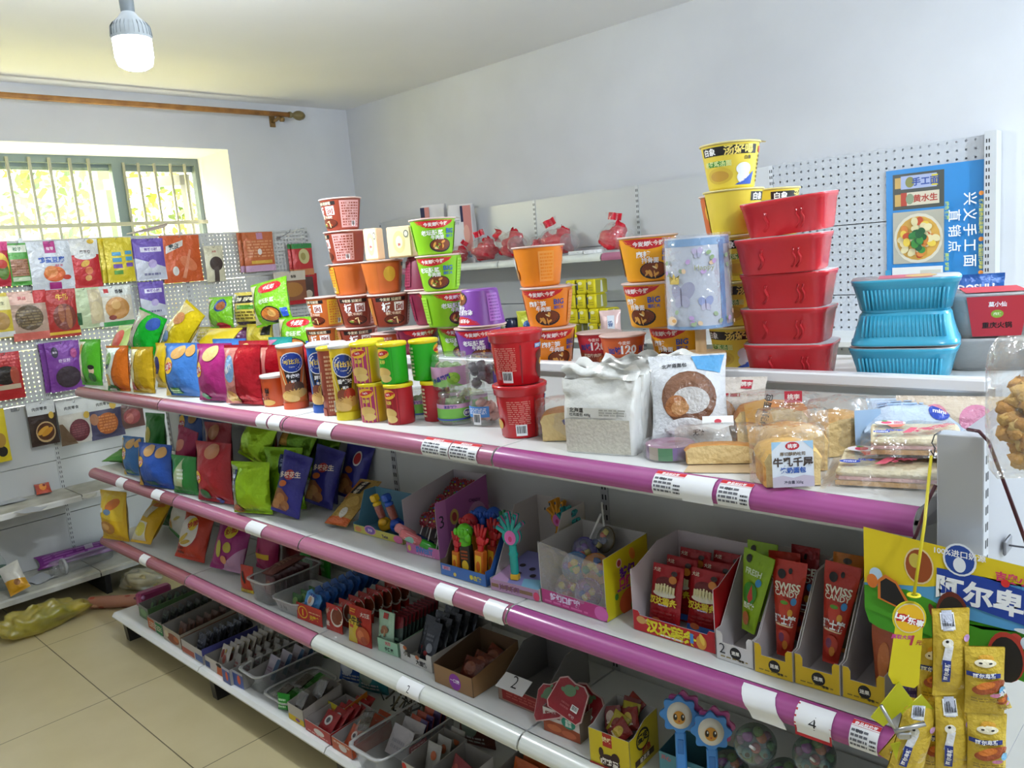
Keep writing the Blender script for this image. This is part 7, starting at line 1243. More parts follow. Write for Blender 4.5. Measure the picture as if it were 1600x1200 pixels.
c, w_, mid, yw = bcarton('red carton of red packs with white oval print', (478, 1140), (518, 1166), .04, .05, .17, 'a8201e', 'a8a09c', front=[('e', .1, .5, .4, .26, 'd0c8c4'), ('l', -.8, .1, .8, .3, 1, 'd09a90')])
filled(6, '{} red pack with white oval from the front of the red carton', mid, yw, .075, .07, .02, .024, '9a1f24', [('e', .0, .55, .45, .24, 'cfc8c4'), ('e', .0, .55, .25, .14, '4a4a50')], tilt=50, group='red packs in the red carton')
c, w_, mid, yw = bcarton('orange fronted carton of orange packs beside the clear tub', (520, 1168), (551, 1188), .04, .055, .16, 'b0481c', 'a8a09c', front=[('e', .1, .5, .4, .3, 'cfc8c4'), ('l', -.8, .6, .8, .9, 1, 'd0b0a0')])
filled(5, '{} orange pack in the orange carton', mid, yw, .06, .07, .02, .026, 'a8401c', [('e', .2, .55, .4, .2, 'c8b8b0'), ('e', .2, .55, .2, .1, '3a3436')], tilt=45, group='orange packs in the orange carton')
choc('chocolate wafer block lying on the orange packs', inside(mid, yw, .02, .09, .075), (R(30), R(-10), yw + R(20)), 1.0, '3a261c')
c, w_, mid, yw = bcarton('yellow-orange carton at the back behind the red one', (502, 1108), (540, 1130), .05, .07, .10, 'c8761c', front=[('r', -1, .6, 1, 1, 'd0c030')])
o, mid, yw, w_ = tub('large clear tub at the bottom edge with white and orange packs', (556, 1198), (604, 1226), TB, .29, .085)
filled(2, '{} white card pack standing in the large clear tub', mid, yw, .10, .09, .09, .05, 'b8b2b4', [('l', -.6, .2, .6, .6, 2, 'a09aa0')], tilt=35, group='packs in the large clear tub'); filled(4, '{} orange-red pack at the back of the large clear tub', mid, yw, .08, .085, .17, .03, 'b0482c', [('r', .2, 0, 1, 1, '4a3a6a'), ('e', -.3, .5, .4, .3, 'c86a44')], tilt=20, group='packs in the large clear tub')
m = MB(); deco(m, Flat((w_ / 2 * 1.06, -.02, .03), (0, 1, 0), (0.1, 0, 1), .07, .045), [('r', -1, 0, 1, 1, 'a86a70'), ('l', -.8, .1, .8, .9, 4, 'd8b8b8')], .002, .0003, 'paper'); m.build('label', o)
c, w_, mid, yw = bcarton('white carton with red and yellow swoosh at the bottom edge', (632, 1230), (668, 1252), .085, .105, .17, 'b8b4b0', front=[('e', -.8, .85, .2, .12, 'b82c24'), ('p', [(-1, .0), (1, .0), (1, .35), (-.2, .6), (-1, .75)], 'c8961c'), ('p', [(-.6, .1), (1, .05), (1, .28), (-.3, .5)], '6a7a6c')])
filled(3, '{} pale pack in the swoosh carton', mid, yw, .06, .11, .05, .04, 'a8a49c', [('e', .2, .7, .4, .12, 'b8623c')], group='packs in the swoosh carton')
c, w_, mid, yw = bcarton('white carton with gold swirls at the bottom edge, holding a red-blue pack', (672, 1256), (716, 1284), .1, .115, .15, 'bab6b2', front=[('e', -.5, .5, .16, .12, 'b89a2c'), ('e', .2, .45, .2, .14, 'c0a83c'), ('e', -.8, .8, .1, .1, 'a89a8c'), ('e', .6, .7, .1, .08, 'b8983c')], rside=[('e', .0, .55, .3, .2, 'b8a040'), ('e', .0, .55, .2, .13, 'bab6b2')])
sachet('red and blue round pack standing in the gold swirl carton', inside(mid, yw, .005, .05, .05), yw, .075, .085, .02, '7a1f24', [('e', .5, .4, .6, .45, 'a8b4bc'), ('l', .1, .2, .9, .6, 3, '6a7a90'), ('e', -.4, .6, .3, .2, 'a8483c')], 16, 12, name='snack_pack', cat='snack pack')
c, w_, mid, yw = bcarton('grey carton at the bottom edge with orange packs', (768, 1262), (830, 1290), .09, .11, .16, 'a29c98')
filled(3, '{} orange pack standing up at the bottom edge under the white strip', mid, yw, .085, .12, .035, .035, 'b8541c', [('l', -.6, .3, .5, .6, 2, 'd0843c')], group='orange packs at the bottom edge')
# things further back on the base deck
for k, (X, c_, lb) in enumerate(((1.55, '2a5aa8', 'blue and white pack at the back of the base deck'), (1.65, '2f7a80', 'teal pack at the back of the base deck'), (1.25, '2f8a24', 'green pack at the back of the base deck behind the long tub'), (1.1, '7a4a3c', 'brown pack at the back of the base deck'), (2.2, '6a3a34', 'dark red pack at the back of the base deck by the white cartons'))):
    bag(lb, 0, 0, 0, 0, TB, c_, [('e', -.2, .5, .5, .25, 'c0c4cc' if k == 0 else '8a9a8c'), ('l', -.6, .1, .6, .3, 2, 'c8c8c8')], P=V((X, .30, 0)), h=.13, w=.14, d=.06, tilt=12, yaw=15, name='snack_pack', cat='snack pack', group='packs at the back of the base deck')
o = thing('seaweed_bundle', 'dark feathery bundle of seaweed snacks in clear wrap on the base deck', 'snack', V((1.92, .26, TB + .002))); m = MB(); q = random.Random(6)
for k in range(46): a = V((q.uniform(-.09, .09), q.uniform(-.05, .05), q.uniform(.0, .07))); m.tube([a, a + V((q.uniform(-.03, .03), q.uniform(-.03, .03), q.uniform(.01, .04)))], q.uniform(.002, .004), q.choice(('2a2622', '4a4232', '6a5e3c', '3a3a30')), 5)
m.build('strands', o)
m = MB(); m.rbox(0, 0, 0, .05, .16, .07, 'a03a6c', .01); m.blob((.05, .02, .05), (.01, .01, .01), 'c88ac0', 1, .1); tag(m.build('pink_pouch', None, V((.03, .10, TB + .0))), 'pink pouch at the far left end of the base deck', 'pouch')

# ================================================================ floor and the window-side shelves
def lump(label, name, cat, P, r, c, kind, seed, parts=(), rz=0, amp=.12):
    o = thing(name, label, cat, P, (0, 0, rz)); m = MB(); m.blob((0, 0, r[2] * .92), r, mat(c, kind), seed, amp, 60, 36); m.v = [(x * k_, y * k_, max(.001, z_ * k_)) for x, y, z_ in m.v for k_ in (1 + .05 * sin(70 * x + 45 * z_ + seed) + .045 * sin(95 * y - 60 * x) + .03 * sin(160 * z_ + 80 * x),)]; m.build('bag', o)
    for nm, c_, rr, pos in parts: m = MB(); m.blob(pos, rr, mat(c_, 'food'), seed + 3, .3, 14, 10); m.v = [(x, y, max(.002, z_)) for x, y, z_ in m.v]; m.build(nm, o)
    return o
p0, p1 = at(18, 1000, Z=.0), at(122, 965, Z=.0); c0 = (p0 + p1) / 2
lump('crumpled yellow plastic bag of greens on the floor tiles', 'plastic_bag', 'plastic bag', V((c0[0], c0[1], .001)), (.21, .085, .065), 'd9c83a', 'tint', 4, [('greens', '3f6a24', (.09, .05, .04), (.06, 0, .05)), ('greens', '8a8a34', (.06, .04, .03), (-.09, 0, .04))], atan2((p1 - p0).y, (p1 - p0).x), .14)
p0, p1 = at(135, 944, Z=.03), at(222, 940, Z=.03); d_ = p1 - p0; L = d_.length
o = thing('food_roll', 'pink printed cylindrical food roll lying on the floor at the gondola foot', 'food roll', V((p0[0], p0[1], .0335)), (R(90), 0, atan2(d_.y, d_.x) + R(90))); m = MB(); m.lathe([(.0, 0), (.028, .001), (.033, .006), (.033, L - .006), (.028, L)], 26, 'b8806a'); m.v = [(x, y, -z_) for x, y, z_ in m.v]; m.f = [f[::-1] for f in m.f]; m.build('roll', o)
o.rotation_euler = (R(90), 0, atan2(d_.y, d_.x) - R(90)); m = MB(); q = random.Random(5)
for k in range(14): S = Cone(.0334, .0334, -L * .9, -.02, q.uniform(0, 6.28), pi); deco(m, S, [('e', 0, q.random(), .16, .06, q.choice(('6a3a4a', 'a8503c', 'd0a080', '8a5a5c')))], .0003, 0)
m.build('print', o)
p0 = at(190, 918, Z=.04); lump('clear bag of pale noodles on the floor behind the pink roll', 'plastic_bag', 'plastic bag', V((p0[0] + .0, p0[1] + .10, .001)), (.12, .085, .055), 'd8d2b8', 'tint', 9, [('noodles', 'b8a878', (.09, .07, .04), (0, 0, .045))], R(20))
# base deck of window unit: bottle, snack, tub, purple pack, papers
o = thing('water_bottle', 'clear water bottle with green label at the left edge on the low shelf', 'bottle', at(6, 920, Z=.152)); o.location.z = .1505
MB().lathe([(0, 0), (.03, .001), (.032, .006), (.032, .06), (.030, .065), (.032, .07), (.032, .13), (.028, .155), (.014, .185), (.013, .2), (.0, .2)], 26, mat('dfe8e6', 'clear'), close=False).build('body', o); MB().lathe([(.0326, .075), (.0326, .125)], 26, '2f6a4c', close=False).build('label', o); MB().lathe([(.0145, .2), (.015, .202), (.015, .216), (.0, .217)], 18, mat('d8dce0', 'plastic'), close=False).build('cap', o)
bag('white and yellow snack pack slumped beside the water bottle', 34, 932, 896, 34, .151, 'c9c6be', [('p', [(-1, 0), (1, 0), (1, .35), (-1, .5)], 'c8921c'), ('e', .2, .3, .3, .1, '8a5a2c')], d=.05, yaw=60, tilt=28, roll=-22, h=.16, w=.10, name='snack_pack', cat='snack pack')
o = thing('plastic_tub', 'long clear tub lying on its side on the low window-side shelf', 'plastic tub', at(128, 880, X=-.80), (0, R(90), R(8))); o.location.z = .152 + .045
MB().lathe([(0, -.16), (.036, -.16), (.040, -.15), (.042, .10), (.045, .11), (.045, .15), (.040, .16)], 30, mat('c9cccc', 'clear'), close=False).build('tub', o); o.rotation_euler = (R(90), 0, R(4)); m = MB(); m.lathe([(.038, .085), (.0445, .09), (.0445, .10), (.038, .104), (.038, .085)], 30, mat('d4d6d6', 'milky'), close=False); m.build('rim', o)
bag('purple bag lying at the back of the low window-side shelf', 118, 862, 846, 90, .152, '7a2f80', [('l', -.9, .2, .9, .8, 3, '9a5aa0'), ('r', .1, .4, .3, .9, 'b8a8b8')], P=V((-.915, .18, .153)), h=.10, w=.46, d=.05, yaw=82, tilt=58, name='snack_bag', cat='bag')
o = bag('small red-orange wrapped sweet on the upper window-side shelf', 70, 772, 757, 30, .571, 'b8442c', [('e', 0, .5, .5, .35, 'd8863c'), ('e', .2, .6, .2, .15, '8a241c')], P=at(70, 774, Z=.571), h=.09, w=.075, d=.03, tilt=62, yaw=80, name='wrapped_sweet', cat='sweet', kind='wrap')
for k, (u, v, Z, rz, w_, h_, lb) in enumerate(((24, 782, .571, 10, .16, .13, 'grey paper sheet on the upper window-side shelf'), (48, 798, .571, 40, .12, .1, 'second paper sheet near the shelf edge by the wrapped sweet'), (140, 775, .571, -20, .10, .07, 'torn white label piece at the right of the upper window-side shelf'), (62, 905, .151, 15, .15, .12, 'crumpled pale wrapper on the low window-side shelf'))):
    P = at(u, v, Z=Z); m = MB(); m.grid(lambda a, b: V(((a - .5) * w_, (b - .5) * h_, .003 + .003 * sin(7 * a + 5 * b + k) + .002)), 8, 8, mat('b9bcc0' if k != 2 else 'd4d4cc', 'paper')); m.grid(lambda a, b: V(((a - .5) * w_, (b - .5) * h_, .002 + .003 * sin(7 * a + 5 * b + k) + .002)), 8, 8, mat('b9bcc0', 'paper'), flip=True); tag(m.build('paper_sheet', None, P, (0, 0, R(rz))), lb, 'paper')

# ================================================================ goods on the long wall unit
ZU, ZL = 1.646, 1.211
def wb(u, v, Y=2.25, Z=None): P = at(u, v, Y=Y); P.z = Z if Z is not None else P.z; return P
for k, (u, lb) in enumerate(((682, 'pink and white paper bag at the left on the long wall shelf'), (718, 'pink-edged white paper bag beside the other one on the wall shelf'))):
    P = wb(u, 375, 2.33, ZU); h = solve(P, V((0, 0, 1)), 320); o = thing('paper_bag', lb, 'bag', P, (0, 0, R(30)), 'white and pink paper bags'); w_ = .16; m = MB()
    prof = lambda b: 1 if b < .75 else 1 - (b - .75) * 2.6
    m.grid(lambda a, b: V((w_ / 2 * (1, 1, -1, -1, 1)[min(4, int(a * 4 + .01))] if False else w_ / 2 * max(-1, min(1, 1.6 * cos(2 * pi * a + pi / 4))), .045 * prof(b) * max(-1, min(1, 1.6 * sin(2 * pi * a + pi / 4))), h * b)), 32, 10, mat('d9d6d6', 'paper'))
    deco(m, Flat((0, -.0455, 0), (1, 0, 0), (0, 0, 1), w_, h), [('r', -.95, .3, -.2, .96, 'c8837c') if k == 0 else ('r', .3, .2, .95, .97, 'c8837c'), ('r', -.95, .8, -.6, .96, '2a2a4a') if k == 0 else ('r', .1, .7, .3, .97, '2a2a4a'), ('e', .5 if k else -.55, .5, .25, .15, 'd8a090'), ('t', -.2, .7, .03, '酒', '8a8a90'), ('r', .45, .1, .8, .2, '4a7aa0')], .0008, .0003, 'paper'); m.build('bag', o)
# red-lidded bundles in clear film
q = random.Random(12)
for k, (u, v, lb, s, lean) in enumerate(((696, 398, 'first red scoop bundle in clear film, beside the paper bags', .9, 0), (716, 402, 'second red bundle in clear film, low beside the topmost green bowl', .8, 20), (765, 398, 'third red bundle with film ear, left of the leaning one', 1.05, -15), (800, 395, 'large red bundle in clear film leaning left', 1.25, -35), (835, 398, 'small red bundle in clear film behind the orange bowls', .9, 40), (868, 392, 'red bundle with a striped film collar on the wall shelf', 1.15, -10), (958, 385, 'red bundle with ring-shaped film top at the right of the wall shelf', 1.1, 5))):
    P = wb(u, v, 2.23, ZU + .008); o = thing('red_bundle', lb, 'wrapped bundle', P, (0, R(lean * .15), R(40 + lean)), 'red bundles in clear film'); o.scale = (s,) * 3
    m = MB(); rr = 1 + .1 * (k % 3); m.blob((0, 0, .048), (.062 * rr, .05, .046), mat('c4142a', 'wrap'), k, .22, 22, 14); m.blob((.03, -.01, .085), (.035, .022, .04), mat('c4142a', 'wrap'), k + 5, .3, 14, 10)
    m.v = [(x, y, max(.003, z_)) for x, y, z_ in m.v]; m.build('contents', o)
    m = MB(); ph = q.uniform(0, 6); m.blob((.008, 0, .062), (.082 * rr, .066, .062), film, k + 2, .1, 40, 22)
    m.v = [(x * (1 + .05 * sin(90 * z_ + 60 * y + ph)), y * (1 + .06 * sin(80 * x + 70 * z_)), max(.001, z_)) for x, y, z_ in m.v]; m.build('film', o)
    ta = R((-50, 35, -15, -70, 60, -20, 10)[k]); m = MB()
    m.grid(lambda a, b: V((.0 + sin(ta) * (.02 + .085 * b) + (2 * a - 1) * (.012 + .035 * b) * cos(ta), .012 * sin(9 * a + ph) * b, .10 + cos(ta) * (.0 + .075 * b) - (2 * a - 1) * (.012 + .035 * b) * sin(ta))), 12, 8, film); m.build('film_ear', o)
    m = MB(); m.grid(lambda a, b: V((sin(ta) * (.02 + .085 * (.55 + .45 * b)) + (2 * a - 1) * .03 * cos(ta), .012 * sin(9 * a + ph) - .0012, .10 + cos(ta) * .075 * (.55 + .45 * b) - (2 * a - 1) * .03 * sin(ta))), 12, 4, mat('cf2438', 'wrap')); m.build('red_edge', o)
    if k in (3, 5):
        m = MB(); m.lathe([(.045, .0), (.047, .004), (.03, .006), (0, .006)], 24, mat('d8c8cc', 'film')); m.build('end_cap', o, (.06, -.04, .05), (R(70), 0, R(40)))
for k, u in enumerate((905, 925)):
    P = wb(u, 412, 2.16, ZU); m = MB(); m.rbox(-.05, -.03, 0, .05, .03, .02, mat('d8d8d8', 'wrap'), .004); tag(m.build('white_pack', None, P, (0, 0, R(20 * k))), ('flat white wrapped pack on the wall shelf, left of two', 'flat white wrapped pack on the wall shelf, right of two')[k], 'pack', 'flat white packs')
# yellow tissue packs under the wall shelf
PX = (.125, .075, .10)
tp = None; posn = [(i, j) for j in range(3) for i in range(5)]
P0 = wb(902, 500, 2.14, ZL)
for i, j in [(0, 0), (2.0, 0), (3.0, 0), (0, 1), (1, 1), (2, 1), (3, 1), (0, 2), (1, 2), (2, 2), (0, 3), (1, 3), (2, 3)]:
    lb = f'yellow tissue pack, {ordn[j]} row up, {ordn[int(i)]} from the left, under the wall shelf'
    if tp is None:
        tp = o = thing('tissue_pack', lb, 'tissue pack', P0, group='yellow tissue packs'); m = MB(); m.rbox(-.032, -.05, 0, .032, .05, .075, mat('d8c81c', 'bag'), .008); deco(m, Flat((0, -.05, 0), (1, 0, 0), (0, 0, 1), .064, .075), [('e', -.1, .75, .4, .12, 'e8e0a8'), ('l', -.4, .2, .5, .5, 2, 'a89a1c'), ('r', -.8, .3, -.55, .8, '4a5a6a')], .0008, .0003); deco(m, Flat((.032, 0, 0), (0, 1, 0), (0, 0, 1), .1, .075), [('r', -.9, .05, .9, .95, '9a9430'), ('p', [(-.2, .1), (.2, .1), (.1, .9), (-.1, .9)], 'c8c8c0')], .0008, .0003); m.build('pack', o)
    else: o = dup(tp, lb)
    o.location = P0 + V((.07 * i + .006 * (j % 2), .0, .0765 * j)); o.rotation_euler = (0, 0, R(rnd.uniform(-4, 4)))
bag('yellow-green pack with blue swirl on the lower wall shelf, left of the orange bowls', 822, 480, 452, 26, ZL, 'c8cc3c', [('e', .2, .4, .5, .2, '2a5a9c')], P=wb(822, 490, 2.15, ZL), h=.14, w=.12, d=.06, yaw=30, name='snack_bag', cat='bag'); bag('pale yellow pack below it on the lower wall shelf beside the tissue packs', 830, 500, 480, 26, ZL, 'cfcb78', [('r', -.8, .2, .8, .6, 'd8d8a8')], P=wb(850, 495, 2.1, ZL), h=.10, w=.14, d=.07, yaw=30, name='snack_bag', cat='bag')
m = MB(); m.lathe([(0, 0), (.05, .001), (.055, .01), (.055, .09), (.048, .1), (0, .1)], 26, mat('1c2444', 'plastic')); tag(m.build('canister', None, wb(800, 492, 2.18, ZL)), 'dark navy canister on the lower wall shelf behind the purple bowl', 'canister')
m = MB(); q = random.Random(3)
for k in range(9): m.blob((q.uniform(-.03, .03), q.uniform(-.02, .02), .02 + q.uniform(0, .08)), (.018, .018, .02), mat(('8a9a4c', 'd8d0a8', '6a7a3c')[k % 3], 'bag'), k, .2, 8, 6)
tag(m.build('herb_pack', None, wb(782, 490, 2.12, ZL)), 'green and cream bobbled pack just right of the purple bowl', 'pack')
bag('pink and white pack standing on the lower wall shelf left of the amber bowls', 948, 490, 455, 26, ZL, 'd9b8b4', [('r', -.3, .1, .4, .8, 'd8dce4'), ('t', 0, .5, .03, '香', '3a5a94')], P=wb(952, 492, 2.12, ZL), h=.14, w=.11, d=.05, yaw=35, name='snack_pack', cat='snack pack')
# price strip dirt and the blue poster
o = thing('poster', 'blue poster for handmade noodles fixed to the right-hand pegboard, turned on its side', 'poster', (2.72, YP - .006, 1.40)); Wp, Hp = .40, .492
m = MB(); m.panel([(0, 0), (Wp, 0), (Wp, Hp), (0, Hp)], (0, 0, 0), (1, 0, 0), (0, 0, 1), .003, '2f8ad0'); S = Flat((Wp / 2, 0, 0), (1, 0, 0), (0, 0, 1), Wp, Hp)
d = [('r', -.86, .66, .14, .96, '4a4e48'), ('r', -.82, .84, -.7, .93, 'c8a45c'), ('r', -.7, .83, .0, .94, 'a9b4d8'), ('e', -.52, .885, .09, .045, '8a8a4c'), ('r', -.1, .84, .02, .93, 'd8c83c'), ('t', -.22, .885, .035, '手工面', '2a4a9c', 0, .03), ('r', -.82, .69, -.7, .79, 'c8a45c'), ('r', -.7, .69, -.58, .8, 'b8402c'), ('r', -.58, .69, .05, .8, 'd8ceb8'), ('t', -.22, .745, .032, '黄水生', 'b03a2c', 0, .03), ('e', -.52, .745, .08, .045, '8a9a7c')]
d += [('r', -.86, .2, .14, .64, 'b8b4a4'), ('e', -.36, .41, .48, .21, 'dcd6c4'), ('e', -.36, .41, .43, .185, 'd8a84c')]
q = random.Random(9)
for k in range(46): a = q.uniform(0, 6.28); r = q.uniform(.1, .88); d.append(('e', -.36 + .4 * r * cos(a), .41 + .17 * r * sin(a), .09, .028, q.choice(('e6d9a8', 'd8843c', 'e8c84c', 'c8502c', 'e0cfa0', 'ddd0a0')), q.uniform(0, 3)))
for k in range(22): a = q.uniform(0, 6.28); r = q.uniform(0, .5); d.append(('e', -.32 + .36 * r * cos(a), .39 + .19 * r * sin(a), .07, .03, q.choice(('1f5a34', '2f7a3c', '3f8a3c')), q.uniform(0, 3)))
d += [('r', -.86, .04, .14, .17, 'e4e4e2'), ('r', -.3, .06, .1, .14, 'd0ccbc'), ('r', -1, .0, -.88, .15, '3f9ac8')]
for i, ch in enumerate('兴义手工面'): d.append(('t', .64, .70 - .125 * i, .052, ch, 'f2f4f8', -pi / 2, .012))
for i, ch in enumerate('直销点'): d.append(('t', .36, .575 - .125 * i, .05, ch, 'f2f4f8', -pi / 2, .012))
for y in (.735, .37, -.0 + .1): d.append(('e', .84, y, .045, .018, 'e0903c'))
d += [('t', .84, .55, .017, '健康营养劲道美味', 'cfd05c', -pi / 2), ('t', .84, .23, .017, '全国招代理商', 'cfd05c', -pi / 2), ('t', .22, .62, .017, '绿色 健康', 'b8d05c', -pi / 2), ('t', .22, .20, .017, '美味 好面', 'b8d05c', -pi / 2)]
deco(m, S, d, .0008, .0002, 'print'); m.build('sheet', o)
# ================================================================ things hanging at the near end
cardY = -.045
o = thing('display_card', 'large hanging candy card, yellow sky and blue banner, with bar packs pushed through', 'display card', (3.54, cardY, 1.035))
Wc, Hc = .27, .185; m = MB()
q0 = [(0, .055), (.006, .036), (.02, .03)] + [(Wc, .0), (Wc, Hc - .02), (0, Hc)]
m.panel(q0, (0, 0, 0), (1, 0, -.02), (0, 0, 1), .0016, '3f9a1e', 'c8c4bc')
S = Flat((Wc / 2, -.0004, 0), (1, 0, -.02), (0, 0, 1), Wc, Hc)
d = [('p', [(-1, 1), (1, .9), (1, .4), (-1, .42)], '5aa4d8'), ('p', [(-1, 1), (1, .9), (1, .78), (.2, .78), (-.1, .66), (-.35, .6), (-1, .52)], 'e3c81c'), ('p', [(-1, .5), (-.55, .54), (-.3, .5), (.2, .36), (.6, .42), (1, .36), (1, 0), (-1, .3)], '4a9e22')]
d += [('e', -.42, .76, .15, .15, 'e8d0a0'), ('e', -.42, .76, .135, .135, '9a4a1e'), ('e', -.46, .80, .06, .06, 'c8b44a')]
d += [('p', [(-.24, .78), (.2, .78), (.75, .72), (.9, .66), (.9, .38), (.7, .46), (.3, .5), (-.24, .56)], '1c3f9c'), ('t', .30, .62, .037, '阿尔卑斯', 'f4f6fa', -.03, .04), ('e', -.02, .88, .16, .13, 'e8ecf2'), ('e', -.02, .88, .14, .115, '24489c'), ('t', -.02, .925, .011, '100%进口奶源', 'f4f4f8', 0, .02), ('e', -.02, .84, .06, .06, 'e8ecf4'), ('t', .62, .81, .014, '吉奥小牛奶糖', 'd83a6c', -.03, .04), ('e', .4, .77, .04, .03, 'd82c2c'), ('e', .68, .43, .2, .025, 'dfe9f0'), ('e', .5, .35, .06, .05, 'c84a3c'), ('e', .6, .34, .06, .055, 'd8e4f0'), ('e', .9, .36, .07, .06, 'e8ecf2'), ('e', .9, .3, .06, .06, 'd88a4c'), ('e', -.58, .36, .06, .055, 'e4e8e0'), ('e', -.28, .42, .03, .06, '6a2a1c', .3), ('e', -.86, .62, .07, .06, 'b8d0e8'), ('e', -.9, .56, .06, .06, 'd8742c')]
d += [('p', [(-.84, .42), (-.84, .58), (-.76, .64), (-.64, .6), (-.52, .46), (-.54, .36)], 'd8782c'), ('p', [(-.81, .43), (-.81, .57), (-.75, .61), (-.65, .58), (-.55, .45), (-.57, .38)], '1c1a1c'), ('e', -.08, .42, .16, .2, '6a2a1c'), ('e', -.08, .4, .14, .18, '241f1c'), ('e', .42, .2, .17, .2, 'b83a2c'), ('e', .42, .18, .15, .18, '241f1c'), ('p', [(.78, .16), (.78, .3), (.86, .36), (1, .34), (1, .12)], 'd8782c'), ('p', [(.81, .17), (.81, .29), (.87, .33), (1, .31), (1, .13)], '2a2220')]
deco(m, S, d, .0005, .00022, 'paper'); m.build('card', o)
# candy bars in twin-seal gold film, hanging as chains
bar_d = [('e', .0, .86, .4, .05, 'd8a030'), ('e', -.05, .80, .55, .055, 'f0e6c8'), ('e', -.3, .80, .1, .012, '2a2422'), ('e', .2, .80, .1, .012, '2a2422'), ('r', -.98, .60, .7, .665, '2a3a86'), ('t', -.12, .632, .0072, '阿尔卑斯', 'f0f0f4', .06, .03), ('e', .1, .47, .9, .09, 'a8502c', .3), ('e', -.1, .5, .5, .05, 'd87a34', .3), ('e', .8, .42, .2, .06, '6aaed8', .3), ('l', -.8, .24, .7, .32, 2, '9a8030'), ('e', .4, .36, .3, .03, 'c87a9c')]
bar_b = [('r', -.55, .78, .0, .99, 'c8ccdc'), ('b', -.27, .88, .018, .022), ('p', [(-.7, .4), (-.3, .4), (-.05, .62), (-.5, .62)], 'e4e4e8'), ('e', -.35, .65, .3, .05, 'f0ece0'), ('e', -.4, .67, .09, .015, '2a2422'), ('r', -.66, .2, -.24, .46, '2a3a86'), ('t', -.45, .33, .0065, '阿尔卑斯', 'f0f0f4', 1.5, .03), ('e', .7, .7, .2, .04, 'c89ac8')]
def bar(label, u, vt, vb, wpx, X=None, Y=-.075, col='d2b23c', sh=bar_d, roll=0, segs=2, kind='wrap', yaw=38, group='gold candy bar strips'):
    P = at(u, vb, Y=Y); yw = R(yaw); M = frame_of(yw, 0, R(roll)); a = M @ V((0, 0, 1)); h = solve(P, a, vt); w_ = wpx * dep(P) / F
    o = thing('candy_bar_strip', label, 'candy bars', P, (0, 0, 0), group); o.rotation_mode = 'YXZ'; o.rotation_euler = (0, R(roll), yw)
    for k in range(segs): SEED[0] += 1; bag_mesh(w_ * 1.03, h / segs * .99, .022, col, sh, None, SEED[0], kind, fold=1.2).build('bar', o, (.002 * (-1) ** k, -.002 * k, h * k / segs))
    return o
bar('gold candy bar strip seen from its barcode back, centre of the bunch', 1486, 948, 1215, 52, Y=-.105, sh=bar_b)
bar('gold candy bar strip left of the barcode strip', 1456, 995, 1212, 40, Y=-.085, sh=bar_d, segs=2)
bar('gold candy bar strip at the right of the bunch', 1538, 1008, 1215, 54, Y=-.095, sh=bar_d, segs=2, yaw=30)
bar('gold candy bar swinging out at the lower left of the bunch', 1408, 1092, 1215, 52, Y=-.14, sh=bar_b, roll=14, segs=1, yaw=40)
bar('second swinging gold bar tip pointing at the price tag', 1385, 1120, 1186, 34, Y=-.115, sh=bar_b, roll=38, segs=1, yaw=40)
bar('small gold bar corner sticking out at the right of the bunch', 1566, 1058, 1110, 24, Y=-.085, sh=bar_d, roll=-20, segs=1)
bar('dark purple candy bar strip behind the clip', 1428, 998, 1215, 34, Y=-.07, col='3a2a86', sh=[('e', .6, .5, .3, .2, '2a2a2a'), ('l', -.6, .2, .3, .8, 5, '6a5ab8'), ('e', .5, .9, .4, .06, '2f6a34')], segs=2, group='purple candy bar strips')
# clip strip with round tag on a yellow cord
P0 = at(1455, 712, Y=-.03); P1 = at(1428, 930, Y=-.13)
t_ = thing('clip_strip', 'yellow clip strip with a round tag on a yellow cord at the grey post', 'clip strip', P1, (0, 0, R(34)))
inv = Matrix.Rotation(-R(34), 3, 'Z')
m = MB(); rel = inv @ (P0 - P1); m.tube([rel, rel * .5 + V((.002, 0, -.002)), (0, 0, 0)], .0022, 'c9b81c', 8); m.build('cord', t_)
k_ = dep(P1) / F; m = MB(); cx, cz = -.006, -38 * k_; rr = 25 * k_; tagp = [(rr * 1.0 * cos(a) + cx, rr * 1.12 * sin(a) + cz) for a in [R(-38 + 12 * j) for j in range(22)]]
tagp = [(.006, .002), (-.006, .002)] if False else tagp
m.panel(tagp[:] + [(-.034, -135 * k_), (-.028, -150 * k_), (.000, -157 * k_), (.006, -150 * k_)], (0, 0, 0), (1, 0, 0), (0, 0, 1), .0014, 'd8c81e'); m.lathe([(.004, -.0007), (.009, -.0007), (.009, .0007), (.004, .0007), (.004, -.0007)], 16, 'd8c81e', (0, 0, 0), close=False)
S = Flat((cx, -.0003, cz), (1, 0, 0), (0, 0, 1), rr * 2, rr)
deco(m, S, [('e', 0, 0, .9, 1.0, 'd9ccae'), ('e', 0, 0, .84, .93, 'e8b41c'), ('p', [(-.8, .35), (-.3, .3), (.2, .0), (.82, -.1), (.8, -.62), (.2, -.42), (-.3, -.2), (-.78, -.15)], 'b8222c'), ('t', -.36, .06, .0115, "Lay's", 'ffffff', -.3, .04), ('t', .36, -.26, .0105, '乐事', 'ffffff', -.3, .03)], .0004, .0002, 'paper')
S = Flat((-.014, -.0003, -110 * k_), (1, 0, 0), (.16, 0, 1), .05, .05); deco(m, S, [('t', -.3, .72, .007, '赢取大奖', 'c03a8c', -.1), ('t', .25, .62, .02, '1', 'b02a4c', -.1, .03), ('t', .62, .55, .008, '元', 'b02a4c', -.1)], .0004, .0002, 'paper'); m.build('tag', t_)
m = MB(); cp = V((-.022, -.004, -165 * k_)); yl = 'c3c41e'
